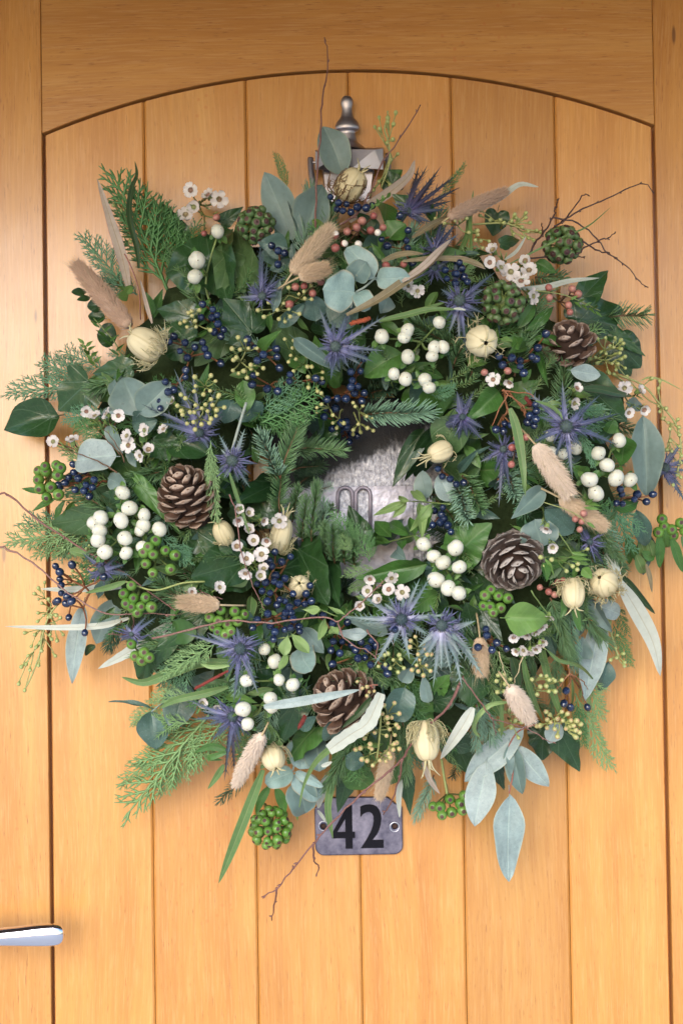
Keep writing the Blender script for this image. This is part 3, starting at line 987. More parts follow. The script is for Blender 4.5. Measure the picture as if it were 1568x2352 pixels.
_leafcache = {}
def leaf_tpl(kind, mat, var):
    key = (kind, mat, var)
    if key not in _leafcache:
        r = random.Random(sum(map(ord, kind)) * 31 + var * 17)
        if kind == 'ivy': mb = ivy_mesh(IVY_OUT, r.uniform(.05, .25), r.uniform(.03, .08), var, r.uniform(-.1, .2))
        elif kind == 'ivyp': mb = ivy_mesh(IVY_POINTED, r.uniform(.05, .25), r.uniform(.03, .07), var, r.uniform(-.1, .2))
        elif kind == 'ivyb': mb = ivy_mesh(IVY_BROAD, r.uniform(.05, .25), r.uniform(.04, .09), var, r.uniform(-.1, .2))
        else: mb = leaf_mesh(kind, r.uniform(-.10, .34), r.uniform(.05, .38), r.uniform(.015, .05), var, twist=r.uniform(-.8, .8))
        _leafcache[key] = mb.mesh(kind + '_leaf', [M[mat]])
    return _leafcache[key]

VARS = 8
def leaf(kind, mat, base, tip, w, ob=0.0, ot=0.012, roll=None, parent=None, name='leaf', var=None, label=None, abs_h=None):
    """leaf between two layout points; ob/ot lift base and tip off the wreath surface"""
    if abs_h:
        b, t = P(*base, abs_h[0]), P(*tip, abs_h[1])
    else:
        b, t = PH(base, ob), PH(tip, ot)
        # a leaf pointing past the rim keeps some of its height
    hb = -b.y
    L, x, y, z = axes(b, t, rnd.uniform(-.35, .35) if roll is None else roll)
    me = leaf_tpl(kind, mat, rnd.randrange(VARS) if var is None else var)
    wid = w * pxs(hb)
    o = link(name, me, frame(b, x, y, z, L, wid if kind[:3] != 'ivy' else wid * 1.02, (L + wid) * .5), parent or wreath)
    if label: o['label'] = label
    return o

def strap(ptl, w, mat, offs=0.0, name='strap_leaf', fold=.35, twist=0.0, serr=0.0, prof=None, parent=None, abs_h=None, tipw=.04, label=None):
    """long narrow leaf running through layout points"""
    n = len(ptl)
    if abs_h: ps = [P(p[0], p[1], abs_h[0] + (abs_h[1] - abs_h[0]) * i / (n - 1)) for i, p in enumerate(ptl)]
    else: ps = [PH(p, offs) for p in ptl]
    sp = spline(ps, max(4, 16 // (n - 1)))
    mb = MB()
    rows = []
    N = len(sp)
    hw = w * pxs(-ps[0].y) * .5
    ph = rnd.uniform(0, 6)
    for i, p in enumerate(sp):
        t = i / (N - 1)
        d = (sp[min(i + 1, N - 1)] - sp[max(0, i - 1)]).normalized()
        y = VIEW.cross(d).normalized()
        z = d.cross(y)
        q = Quaternion(d, twist * (t - .5) * 2 + .12 * math.sin(5 * t + ph))
        y, z = q @ y, q @ z
        k = (math.sin(math.pi * min(max(t, .03), 1) ** .75) ** .6 if not prof else prof(t))
        k = max(k, tipw)
        if serr: k *= 1 + serr * ((t * 9) % 1.0 - .5)
        row = []
        for j in range(7):
            s = j / 3 - 1
            row.append(p + y * s * hw * k + z * (abs(s) * fold * hw * k + .12 * hw * math.sin(9 * t + ph + s)))
        rows.append(row)
    mb.grid(rows)
    o = build(mb, name, M[mat], parent or wreath, ps[0])
    if label: o['label'] = label
    return o

# ---- fir branch: unit length along x, needles 0.3 long
def fir_mesh(mat, seed=0, n=120, up=.6, stemmat='stem_brown', ang=58, both=True):
    r = random.Random(seed)
    mb = MB()
    if n == 0:
        mb.tube([Vector((t / 8, .02 * math.sin(t * .7), 0)) for t in range(9)], [.022 - .0017 * i for i in range(9)], 5)
        return mb
    for i in range(n):
        t = .04 + .96 * i / n
        side = 1 if i % 2 else -1
        el = r.gauss(.25, .45) * up * 2
        a = R(ang - 20 * t + r.uniform(-9, 9))
        if t > .95: a *= r.uniform(.0, .8)
        d = Vector((math.cos(a), side * math.sin(a) * math.cos(el), math.sin(a) * math.sin(el) + .1)).normalized()
        ln = .3 * r.uniform(.75, 1.08) * (1 - .35 * max(0, t - .8) / .2)
        b = Vector((t, .02 * math.sin(t * 5.6), 0))
        mid = b + d * ln * .55
        e = mid + (d + Vector((.28, 0, r.uniform(-.05, .25)))).normalized() * ln * .45
        mb.tube([b, mid, e], [.013, .017, .007], 4, 0, caps=True, flat=.55)
    return mb

def shoot_mesh(seed, stem=False):
    """thin green shoot set with short fine leaves: unit length along x"""
    r = random.Random(seed)
    mb = MB()
    sp = [Vector((t / 8, .05 * math.sin(t * .8 + seed), .03 * math.sin(t * .6))) for t in range(9)]
    if stem:
        mb.tube(sp, [.011 - .0008 * i for i in range(9)], 5)
        return mb
    for i in range(46):
        t = .12 + .88 * i / 46
        b = sp[min(8, int(t * 8))].lerp(sp[min(8, int(t * 8) + 1)], t * 8 % 1)
        a = i * 2.4
        d = Vector((r.uniform(.6, 1.1), math.cos(a), math.sin(a) * .6 + .2)).normalized()
        ln = .17 * r.uniform(.6, 1.15) * (1.1 - .4 * t)
        mb.tube([b, b + d * ln * .5, b + d * ln + Vector((.03, 0, .02))], [.008, .012, .003], 4, 0, flat=.45)
    return mb

def shoot(base, tip, nl, mat, ob, ot, var, abs_h=None):
    if abs_h: b, t = P(*base, abs_h[0]), P(*tip, abs_h[1])
    else: b, t = PH(base, ob), PH(tip, ot)
    me = tpl(('needle_shoot', mat, var), lambda: shoot_mesh(var), (mat,))
    ms = tpl(('shoot_stem', var), lambda: shoot_mesh(var, True), ('stem_green',))
    L, x, y, z = axes(b, t, rnd.uniform(-.6, .6))
    s = nl * pxs(-b.y) / .17
    return fine_thing('needle_leaf_shoot', ms, 'needle_leaves', me, frame(b, x, y, z, L, s, s), wreath)

def cypress_mesh(seed=0, dens=11, stem=False):
    """flat feathery spray: unit length along x, about 0.6 wide"""
    r = random.Random(seed)
    mb = MB()
    def axis(b, d, ln, rad, lvl):
        n = max(3, int(ln / .045))
        c = Vector((r.uniform(-.15, .15), r.uniform(-.2, .2), r.uniform(-.2, .2)))
        ps, rr = [], []
        for i in range(n + 1):
            t = i / n
            ps.append(b + d * ln * t + c * ln * t * t * .5)
            rr.append(rad * (1 - .55 * t) * (1.22 if i % 2 else .86))
        rr[-1] = rad * .3
        mb.tube(ps, rr, 4, 0, caps=False)
        return ps
    main = axis(Vector((0, 0, 0)), Vector((1, 0, 0)), 1.0, .014, 0)
    if stem: return mb
    mb.v, mb.f, mb.m, mb.uv = [], [], [], []
    m = dens * 2
    for i in range(m):
        t = .08 + .88 * i / m
        side = 1 if i % 2 else -1
        b = main[int(t * (len(main) - 1))]
        ln = (.42 * (1 - t) ** .6 * (.55 + .45 * min(1, t * 4)) + .05) * r.uniform(.8, 1.12)
        a = R(38 + r.uniform(-8, 8))
        d = Vector((math.cos(a), side * math.sin(a), r.uniform(-.18, .22))).normalized()
        ps = axis(b, d, ln, .011, 1)
        q = max(2, int(ln / .045))
        for j in range(q):
            tt = .25 + .7 * j / q
            s2 = 1 if j % 2 else -1
            bb = ps[int(tt * (len(ps) - 1))]
            a2 = math.atan2(d.y, d.x) + s2 * R(34)
            axis(bb, Vector((math.cos(a2), math.sin(a2), r.uniform(-.2, .25))), (.34 * ln * (1.15 - tt)) + .03, .0095, 2)
    return mb

_tpl = {}
def tpl(key, fn, mats):
    if key not in _tpl:
        _tpl[key] = fn().mesh(key[0], [M[m] for m in mats])
    return _tpl[key]

def fine_thing(name, ms, sub, me, mat4, parent):
    """stem object with its uncountable fine leaves as one child"""
    o = link(name, ms, mat4, parent)
    c = link(sub, me, mat4, o)
    c['kind'] = 'stuff'
    return o

def fir(base, tip, nl, mat='fir', ob=0.0, ot=.01, roll=None, var=None, up=.6, parent=None, abs_h=None, n=120):
    if abs_h: b, t = P(*base, abs_h[0]), P(*tip, abs_h[1])
    else: b, t = PH(base, ob), PH(tip, ot)
    v = rnd.randrange(3) if var is None else var
    me = tpl(('fir_needles', mat, v, up, n), lambda: fir_mesh(mat, v, n, up), (mat,))
    ms = tpl(('fir_stem',), lambda: fir_mesh(mat, 0, 0), ('stem_brown',))
    L, x, y, z = axes(b, t, rnd.uniform(-.4, .4) if roll is None else roll)
    s = nl * pxs(-b.y) / .3
    return fine_thing('fir_branch', ms, 'needles', me, frame(b, x, y, z, L, s, s), parent or wreath)

def cypress(base, tip, w, mat='cyp', ob=0.0, ot=.01, roll=None, var=None, parent=None, abs_h=None):
    if abs_h: b, t = P(*base, abs_h[0]), P(*tip, abs_h[1])
    else: b, t = PH(base, ob), PH(tip, ot)
    v = rnd.randrange(4) if var is None else var
    me = tpl(('cypress_spray', mat, v), lambda: cypress_mesh(v, 9 + v), (mat,))
    ms = tpl(('cypress_axis', mat, v), lambda: cypress_mesh(v, 9 + v, True), (mat,))
    L, x, y, z = axes(b, t, rnd.uniform(-.3, .3) if roll is None else roll)
    s = w * pxs(-b.y) / .62
    return fine_thing('cypress_spray', ms, 'foliage', me, frame(b, x, y, z, L, s, s), parent or wreath)

# ---- berries and pods (unit radius / unit length along +z)
def sphere_prof(m, sq=1.0):
    return [(max(1e-4, math.sin(math.pi * i / m)), -math.cos(math.pi * i / m) * sq) for i in range(m + 1)]

def tpl_blue():
    mb = MB()
    pr = sphere_prof(9, 1.12)
    mb.lathe(pr[:-1] + [(.10, 1.12), (.04, 1.22), (1e-4, 1.22)], 14)
    return mb
def tpl_white(seed):
    def f():
        mb = MB()
        r = random.Random(seed)
        cr = r.uniform(0, 6.28)
        am = r.uniform(.05, .16)
        pr = [(max(1e-4, math.sin(math.pi * i / 14)), -math.cos(math.pi * i / 14) * .94) for i in range(15)]
        pr = pr[:-1] + [(.075, .925), (.05, .95), (1e-4, .94)]
        nn = len(pr)
        mb.lathe(pr, 22, None, 0, matfn=lambda i: 1 if i >= nn - 3 else 0,
                 radfn=lambda t, th: 1 + .05 * math.sin(th * 2 + cr) + .02 * math.sin(3 * th + 9 * t + cr) - am * math.exp(-((math.sin((th - cr) / 2)) ** 2) * 30))
        return mb
    return f
def tpl_ivyb():
    mb = MB()
    pr = [(1e-4, -1), (.45, -.9), (.8, -.6), (.98, -.2), (1.0, .1), (.9, .45), (.72, .7), (.6, .80), (.52, .84), (.44, .80), (.3, .82), (.12, .88), (.07, 1.02), (1e-4, 1.04)]
    mb.lathe(pr, 14, None, 0, matfn=lambda i: 1 if i >= 7 else 0)
    return mb
def tpl_ivyb2():
    mb = MB()
    pr = [(1e-4, -1), (.45, -.9), (.8, -.6), (.98, -.2), (1.0, .1), (.92, .42), (.76, .68), (.55, .86), (.40, .93), (.34, .95), (.28, .92), (.15, .93), (.07, 1.02), (1e-4, 1.04)]
    mb.lathe(pr, 14, None, 0, matfn=lambda i: 1 if i >= 8 else 0)
    return mb
def tpl_pod():
    mb = MB()
    pr = [(.07, -1.2), (.09, -.7), (.16, -.3), (.36, .1), (.47, .42), (.45, .72), (.32, .96), (.18, 1.08), (.12, 1.11), (1e-4, 1.06)]
    mb.lathe(pr, 9)
    return mb
def tpl_pink(seed, tipd):
    def f():
        mb = MB()
        pr = [(1e-4, -1), (.5, -.85), (.85, -.5), (1.0, -.05), (.95, .35), (.75, .66), (.5, .86), (.25, .96), (1e-4, 1.0)]
        mb.lathe(pr, 12, None, 0, matfn=lambda i: 1 if (tipd and i >= 4) else 0)
        return mb
    return f
def me_of(key, fn, mats):
    return tpl(key, fn, mats)

def zframe(c, zdir, r, sz=None, spin=0.0):
    q = Vector((0, 0, 1)).rotation_difference(zdir.normalized())
    return Matrix.Translation(c) @ (q @ Quaternion((0, 0, 1), spin)).to_matrix().to_4x4() @ Matrix.Diagonal((r, r, sz or r, 1))

def rdir(spread=1.0, base=VIEW):
    v = base + Vector((rnd.gauss(0, spread), rnd.gauss(0, spread), rnd.gauss(0, spread)))
    return v.normalized() if v.length > .01 else base

def branch_net(mb, items, hub, rad, mat=0, group=4, back=.010, n=5):
    """stalks that fork from a hub to every item; returns the fork each item springs from"""
    left = list(range(len(items)))
    forks = [None] * len(items)
    hubs = []
    while left:
        i = max(left, key=lambda k: (items[k] - hub).length)
        near = sorted(left, key=lambda k: (items[k] - items[i]).length)[:group]
        c = sum((items[k] for k in near), Vector()) / len(near)
        c = c.lerp(hub, .35) + Vector((0, back, 0))
        hubs.append(c)
        for k in near:
            forks[k] = c; left.remove(k)
    done = [hub]
    for c in sorted(hubs, key=lambda q: (q - hub).length):
        j = min(done, key=lambda q: (q - c).length)
        mid = (j + c) / 2 + Vector((rnd.gauss(0, .0012), .002, rnd.gauss(0, .0012)))
        mb.tube(spline([j, mid, c], 3), [rad * 1.25] * 7, n, mat)
        done.append(c)
    for p, c in zip(items, forks):
        mid = (p + c) / 2 + Vector((rnd.gauss(0, .0008), .001, rnd.gauss(0, .0008)))
        mb.tube(spline([c, mid, p], 2), rad, n, mat)
    return forks

def hub_of(pl, hub=None, back=.016):
    if hub: return PH(hub, -.01)
    cu = sum(p[0] for p in pl) / len(pl); cv = sum(p[1] for p in pl) / len(pl)
    return P(cu, cv, max(.012, sum(H(*p) for p in pl) / len(pl) - back))

def blue_cluster(pl, r=9.8, off=.016, hub=None, label=None, jit=.006):
    ps = [PH(p, off + rnd.uniform(-jit, jit)) for p in pl]
    mb = MB()
    hb = hub_of(pl, hub)
    mb.tube([hb + Vector((0, .02, 0)), hb], [.0011, .0011], 5)
    forks = branch_net(mb, ps, hb, .00075)
    st = build(mb, 'blue_berry_cluster', M['stem_rust'], wreath, hb)
    if label: st['label'] = label
    me = me_of(('berry_blue',), tpl_blue, ('blue',))
    for p, f in zip(ps, forks):
        rr = min(r, 10.2) * rnd.uniform(.82, 1.1) * pxs(-p.y)
        link('berry', me, zframe(p, (p - f) + rdir(.5) * .004, rr * rnd.uniform(.92, 1.0), rr), st)
    return st

def white_sprig(pl, r=19, off=.018, hub=None, leaves=9, label=None):
    ps = [PH((p[0], p[1]), off + (p[2] if len(p) > 2 else rnd.uniform(-.002, .003))) for p in pl]
    mb = MB()
    hb = hub_of([p[:2] for p in pl], hub, .012)
    mb.tube([hb + Vector((0, .03, -.005)), hb], [.0013, .0012], 5)
    back = [p + Vector((0, .006, 0)) for p in ps]
    forks = branch_net(mb, back, hb, .0009, group=3, back=.006)
    st = build(mb, 'snowberry_sprig', M['stem_green'], wreath, hb)
    if label: st['label'] = label
    for i, (p, f) in enumerate(zip(ps, forks)):
        me = me_of(('berry_white', i % 6), tpl_white(i % 6), ('white', 'dot'))
        rr = r * rnd.uniform(.80, 1.08) * pxs(-p.y)
        zd = Vector((rnd.gauss(0, .5), -1, rnd.gauss(-.35, .45)))
        link('berry', me, zframe(p, zd, rr, rr * rnd.uniform(.88, 1.04), rnd.uniform(0, 6)), st)
        # pair of small leaves behind the berry
        for s in (0, 1, 2):
            a = rnd.uniform(0, 6.28)
            d = Vector((math.cos(a), rnd.uniform(-.3, .5), math.sin(a)))
            b = p + Vector((0, .007, 0)) + d * rr * .45
            L, x, y, z = axes(b, b + d * rr * rnd.uniform(1.0, 1.45), rnd.uniform(-.7, .7))
            link('leaf', leaf_tpl('oval', 'laurel' if rnd.random() < .55 else 'fresh', rnd.randrange(VARS)), frame(b, x, y, z, L, L * .62, L), st)
    return st

def ivy_ball(c, R_, r=11.5, off=.02, mat='ivyb', n=None, label=None, h=None):
    """round head of ivy berries standing on one stalk"""
    pc = PH(c, off) if h is None else P(*c, h)
    s = pxs(-pc.y)
    n = n or 40
    mb = MB()
    st_end = pc + Vector((rnd.uniform(-.01, .01), .03, rnd.uniform(-.01, .02)))
    mb.tube([st_end, pc], [.0016, .0014], 6)
    mb.ball(pc, R_ * s * .35, 8, 6)
    dirs = []
    for i in range(n):
        z = 1 - 2 * (i + .5) / n
        th = i * 2.39996
        rr = math.sqrt(1 - z * z)
        d = Vector((rr * math.cos(th), z, rr * math.sin(th)))
        d = (d + Vector((rnd.gauss(0, .07), rnd.gauss(0, .07), rnd.gauss(0, .07)))).normalized()
        if d.y < .55: dirs.append(d)
    for d in dirs:
        mb.tube([pc, pc + d * R_ * s * .8], .0007, 4)
    st = build(mb, 'ivy_berry_head', M['stem_green'], wreath, st_end)
    if label: st['label'] = label
    me = me_of(('berry_ivy', mat), tpl_ivyb if mat == 'ivyb_dull' else tpl_ivyb2, (mat, 'ivycap'))
    for d in dirs:
        rr = r * s * rnd.uniform(.85, 1.1)
        link('berry', me, zframe(pc + d * (R_ - r) * s * rnd.uniform(.95, 1.05), d + Vector((0, -.1, 0)), rr), st)
    return st

def ivy_cluster(pl, r=13, off=.02, mat='ivyb', label=None, hub=None):
    ps = [PH(p[:2], off + rnd.uniform(-.003, .004)) for p in pl]
    hb = hub_of([p[:2] for p in pl], hub, .006)
    mb = MB()
    mb.tube([hb + Vector((0, .03, .01)), hb], [.0016, .0014], 6)
    for p in ps:
        mb.tube(spline([hb, (hb + p) / 2 + Vector((0, .002, 0)), p], 2), .0008, 5)
    st = build(mb, 'ivy_berry_cluster', M['stem_green'], wreath, hb)
    if label: st['label'] = label
    me = me_of(('berry_ivy', mat), tpl_ivyb if mat == 'ivyb_dull' else tpl_ivyb2, (mat, 'ivycap'))
    for q, p in zip(pl, ps):
        rr = (r * (.6 if len(q) > 2 else 1.0)) * pxs(-p.y) * rnd.uniform(.92, 1.08)
        link('berry', me, zframe(p, (p - hb).normalized() + VIEW * .7, rr), st)
    return st

def seed_sprig(pl, size=15, off=.016, mat='pod', stem='stem_yellow', hub=None, label=None, stemline=None, group=5, jit=.005, abs_h=None):
    if abs_h: ps = [P(*p, abs_h + rnd.uniform(-jit, jit)) for p in pl]
    else: ps = [PH(p, off + rnd.uniform(-jit, jit)) for p in pl]
    hb = (P(*hub, abs_h) if abs_h and hub else hub_of(pl, hub)) if not (abs_h and not hub) else sum(ps, Vector()) / len(ps)
    mb = MB()
    mb.tube([hb + Vector((0, .02, 0)), hb], [.0009, .0009], 5)
    forks = branch_net(mb, ps, hb, .00052, group=group, back=.004)
    if stemline:
        sl = [P(*p, abs_h) if abs_h else PH(p, off - .004) for p in stemline]
        mb.tube(spline(sl), .0009, 5)
    st = build(mb, 'eucalyptus_seed_sprig', M[stem], wreath, hb)
    if label: st['label'] = label
    me = me_of(('seed_capsule', mat), tpl_pod, (mat,))
    for p, f in zip(ps, forks):
        s = size * .68 * pxs(-p.y) * rnd.uniform(.85, 1.15)
        d = (p - f); d.normalize()
        d = (d + Vector((rnd.gauss(0, .15), -.1, rnd.gauss(0, .15)))).normalized()
        link('seed_capsule', me, zframe(p - d * s * .3, d, s * 1.2, s), st)
    return st

def pink_sprig(pl, r=8.5, off=.018, white=.35, hub=None, label=None):
    ps = [PH(p, off + rnd.uniform(-.003, .003)) for p in pl]
    hb = hub_of(pl, hub)
    mb = MB()
    mb.tube([hb + Vector((0, .02, 0)), hb], [.0009, .0009], 5)
    forks = branch_net(mb, ps, hb, .0006)
    st = build(mb, 'pink_berry_sprig', M['stem_brown'], wreath, hb)
    if label: st['label'] = label
    for p, f in zip(ps, forks):
        wt = rnd.random() < white
        me = me_of(('berry_pink', wt), tpl_pink(0, wt), ('pink', 'pinktip'))
        rr = r * pxs(-p.y) * rnd.uniform(.85, 1.15)
        link('berry', me, zframe(p, rdir(.5), rr, rr * 1.1), st)
    return st

# ---- waxflower
def tpl_flower(seed, openness):
    def f():
        r = random.Random(seed)
        mb = MB()
        # cup and calyx
        mb.lathe([(1e-3, -.75), (.2, -.7), (.30, -.4), (.35, -.05), (.37, .12)], 12, None, 3)
        mb.lathe([(.34, .13), (.27, .10), (.20, .0), (.10, -.03), (1e-3, -.02)], 12, None, 1)
        for k in range(5):
            th = 2 * math.pi * k / 5 + r.uniform(-.12, .12)
            sc = r.uniform(.9, 1.08)
            rows = []
            for i in range(6):
                t = i / 5
                w = (.15 + .31 * math.sin(math.pi * min(1, t * .55 + .12))) * (1 if t < .75 else math.sqrt(max(.02, 1 - ((t - .75) / .27) ** 2)))
                row = []
                for j in range(5):
                    s = j / 2 - 1
                    rad = .30 + t * .78 * openness * sc
                    z = .10 + t * .55 * (1.25 - openness) * sc - .10 * t * t + .16 * (1 - abs(s)) * -t * .8 + .10 * t * s * s
                    p = Vector((rad, s * w * sc, z))
                    row.append(Matrix.Rotation(th, 3, 'Z') @ p)
                rows.append(row)
            mb.grid(rows, 0)
        for k in range(10):
            th = 2 * math.pi * k / 10 + .3
            b = Vector((.31 * math.cos(th), .31 * math.sin(th), .10))
            e = Vector((.25 * math.cos(th), .25 * math.sin(th), .24))
            mb.tube([b, e], .022, 4, 0, caps=False)
            mb.ball(e, .04, 5, 3, 2)
        mb.tube([Vector((0, 0, -.1)), Vector((0, 0, .22))], .03, 5, 1)
        return mb
    return f

def wax_sprig(pl, r=20, off=.02, facing=None, hub=None, buds=(), label=None, green=(), stem='stem_green', opens=(.45, 1.0)):
    ps = [PH(p, off + rnd.uniform(-.003, .005)) for p in pl]
    bs = [PH(p, off) for p in buds]
    hb = hub_of(pl, hub, .02)
    mb = MB()
    mb.tube([hb + Vector((0, .03, 0)), hb], [.001, .001], 5)
    branch_net(mb, [p + Vector((0, .005, 0)) for p in ps] + bs, hb, .0007, group=3)
    # needle-like leaves along the stalks
    for p in ps + bs:
        for k in range(5):
            b = p.lerp(hb, rnd.uniform(.15, .8))
            d = ((p - hb).normalized() + rdir(.8) * .8).normalized()
            mb.tube([b, b + d * .006, b + d * .011 + Vector((0, -.001, 0))], [.0006, .0007, .0002], 4, 1)
    st = build(mb, 'waxflower_sprig', [M[stem], M['calyx']], wreath, hb)
    if label: st['label'] = label
    for i, p in enumerate(ps):
        v = rnd.randrange(4)
        op = opens[0] + (opens[1] - opens[0]) * (v / 3)
        me = me_of(('flower', v, opens), tpl_flower(v, op), ('petal', 'cup', 'stamen', 'calyx'))
        fd = Vector(facing) if facing else Vector((0, -1, .1))
        zd = (fd.normalized() + Vector((rnd.gauss(0, .42), 0, rnd.gauss(0, .42))))
        rr = r * pxs(-p.y) * rnd.uniform(.88, 1.08)
        link('flower', me, zframe(p, zd, rr, rr, rnd.uniform(0, 6)), st)
    for p in bs:
        rr = 8.5 * pxs(-p.y) * rnd.uniform(.85, 1.15)
        link('bud', me_of(('berry_pink', False), tpl_pink(0, False), ('pink', 'pinktip')), zframe(p, rdir(.6), rr, rr * 1.15), st)
    return st

# ---- pine cone
def tpl_scale(mat, seed=0):
    def f():
        """thick spoon-shaped scale: root at origin, growing along x, upper face +z"""
        r = random.Random(seed)
        mb = MB()
        nx, ny = 8, 7
        top, bot = [], []
        for i in range(nx + 1):
            t = i / nx
            w = .16 + .34 * math.sin(math.pi * .5 * min(1, t * 1.25)) ** 1.3
            if t > .72: w *= math.sqrt(max(.03, 1 - ((t - .72) / .285) ** 2))
            th = .05 + .22 * t ** 2
            a, b = [], []
            for j in range(ny):
                s = j / (ny - 1) * 2 - 1
                z = .20 * t ** 2 - .10 * math.sin(math.pi * t) * (1 - s * s) + .05 * t * s * s
                jit = .015 * math.sin(13 * t + 7 * s + seed)
                a.append(Vector((t, s * w, z + th * .5 * (1 - .5 * s * s) + jit)))
                b.append(Vector((t * .97, s * w * .96, z - th * .5 * (1 - .5 * s * s))))
            top.append(a); bot.append(b)
        mb.grid(top, 0)
        mb.grid([row[::-1] for row in bot], 0)
        # rim
        def strip(p, q, u0, u1):
            base = len(mb.v)
            mb.v.extend(p); mb.v.extend(q)
            n = len(p)
            for k in range(n - 1):
                mb.face((base + k, base + n + k, base + n + k + 1, base + k + 1), 0, [(u0, .5), (u1, .5), (u1, .5), (u0, .5)])
        strip(top[-1], bot[-1], 1, 1)
        strip([row[0] for row in top][::-1], [row[0] for row in bot][::-1], .95, .95)
        strip([row[-1] for row in top], [row[-1] for row in bot], .95, .95)
        mb.ball(Vector((.985, 0, .2)), .07, 6, 4, 0, (1, 1.4, .8))
        for k in range(len(mb.uv) - 24, len(mb.uv)):
            mb.uv[k] = [(.8, .5)] * len(mb.uv[k])
        return mb
    return f

def pine_cone(c, axis, length, radius, mat, n=64, opening=1.0, off=.03, label=None, h=None, shape='ovoid', spin=0.0, t0=0.0):
    """axis points from the cone's base to its apex; length and radius in layout units"""
    pc = PH(c, off) if h is None else P(*c, h)
    s = pxs(-pc.y)
    A = Vector(axis).normalized()
    Lm, Rm = length * s, radius * s
    q = Vector((0, 0, 1)).rotation_difference(A)
    base = pc - A * Lm * .5
    mb = MB()
    mb.lathe([(1e-4, 0), (Rm * .5, Lm * .04), (Rm * .58, Lm * .3), (Rm * .42, Lm * .65), (Rm * .14, Lm * .90), (1e-4, Lm * .96)], 12, Matrix.Translation(base) @ q.to_matrix().to_4x4())
    core = build(mb, 'pine_cone', M['cone_core'], wreath, base)
    if label: core['label'] = label
    for i in range(n):
        t = t0 + (1 - t0) * (i + .5) / n
        th = i * 2.39996 + spin
        env = max(.12, math.sin(math.pi * (.16 + .78 * t) ** .85) ** .8)      # outline of the cone
        el = R(-22 + 84 * t ** 1.1) + rnd.gauss(0, .09)
        ln = Rm * (.66 - .36 * t) * rnd.uniform(.92, 1.06)
        er = Vector((math.cos(th), math.sin(th), 0))
        x = er * math.cos(el) + Vector((0, 0, 1)) * math.sin(el)
        y = Vector((-math.sin(th), math.cos(th), 0)) + er * rnd.gauss(0, .06)
        y.normalize()
        z = x.cross(y)
        wd = Rm * (.54 * math.sin(math.pi * (.26 + .56 * t)) + .05) * rnd.uniform(.88, 1.1)
        tipp = er * env * Rm + Vector((0, 0, Lm * (.08 + .88 * t)))
        root = base + q @ (tipp - x * ln)
        me = me_of(('cone_scale', mat, i % 3), tpl_scale(mat, i % 3), (mat,))
        link('cone_scale', me, frame(root, q @ x, q @ y, q @ z, ln, wd, Rm * .42), core)
    return core

# ---- sea holly
def tpl_bract(seed, teeth=7):
    def f():
        r = random.Random(seed)
        mb = MB()
        nu = 14
        b, fo = r.uniform(-.15, .2), r.uniform(.2, .5)
        def cen(t): return Vector((t, .03 * math.sin(4 * t + seed), -b * t * t * .5 + .04 * math.sin(5 * t + seed)))
        def wid(t): return .5 * (.55 + .45 * math.sin(math.pi * (.2 + .6 * t))) * (1 - t ** 2.2) + .015
        rows = []
        for i in range(nu + 1):
            t = i / nu
            c = cen(t)
            w = wid(t)
            rows.append([c + Vector((0, s * w, fo * abs(s) * w * .12)) for s in (-1, -.5, 0, .5, 1)])
        mb.grid(rows)
        for k in range(teeth):
            t = .18 + .74 * (k + r.uniform(-.2, .2)) / teeth
            for sd in (-1, 1):
                c = cen(t); w = wid(t)
                ln = r.uniform(.45, 1.0)
                a = len(mb.v)
                p0 = c + Vector((-.014, sd * w * .96, 0)); p1 = c + Vector((.016, sd * wid(t + .016) * .96, 0))
                tip = c + Vector((.075, sd * (w + ln), r.uniform(-.02, .05)))
                mb.v += [p0, p1, tip]
                mb.face((a, a + 1, a + 2) if sd < 0 else (a + 1, a, a + 2), 0, [(t, .2), (t, .2), (min(1, t + .15), .1)])
        return mb
    return f

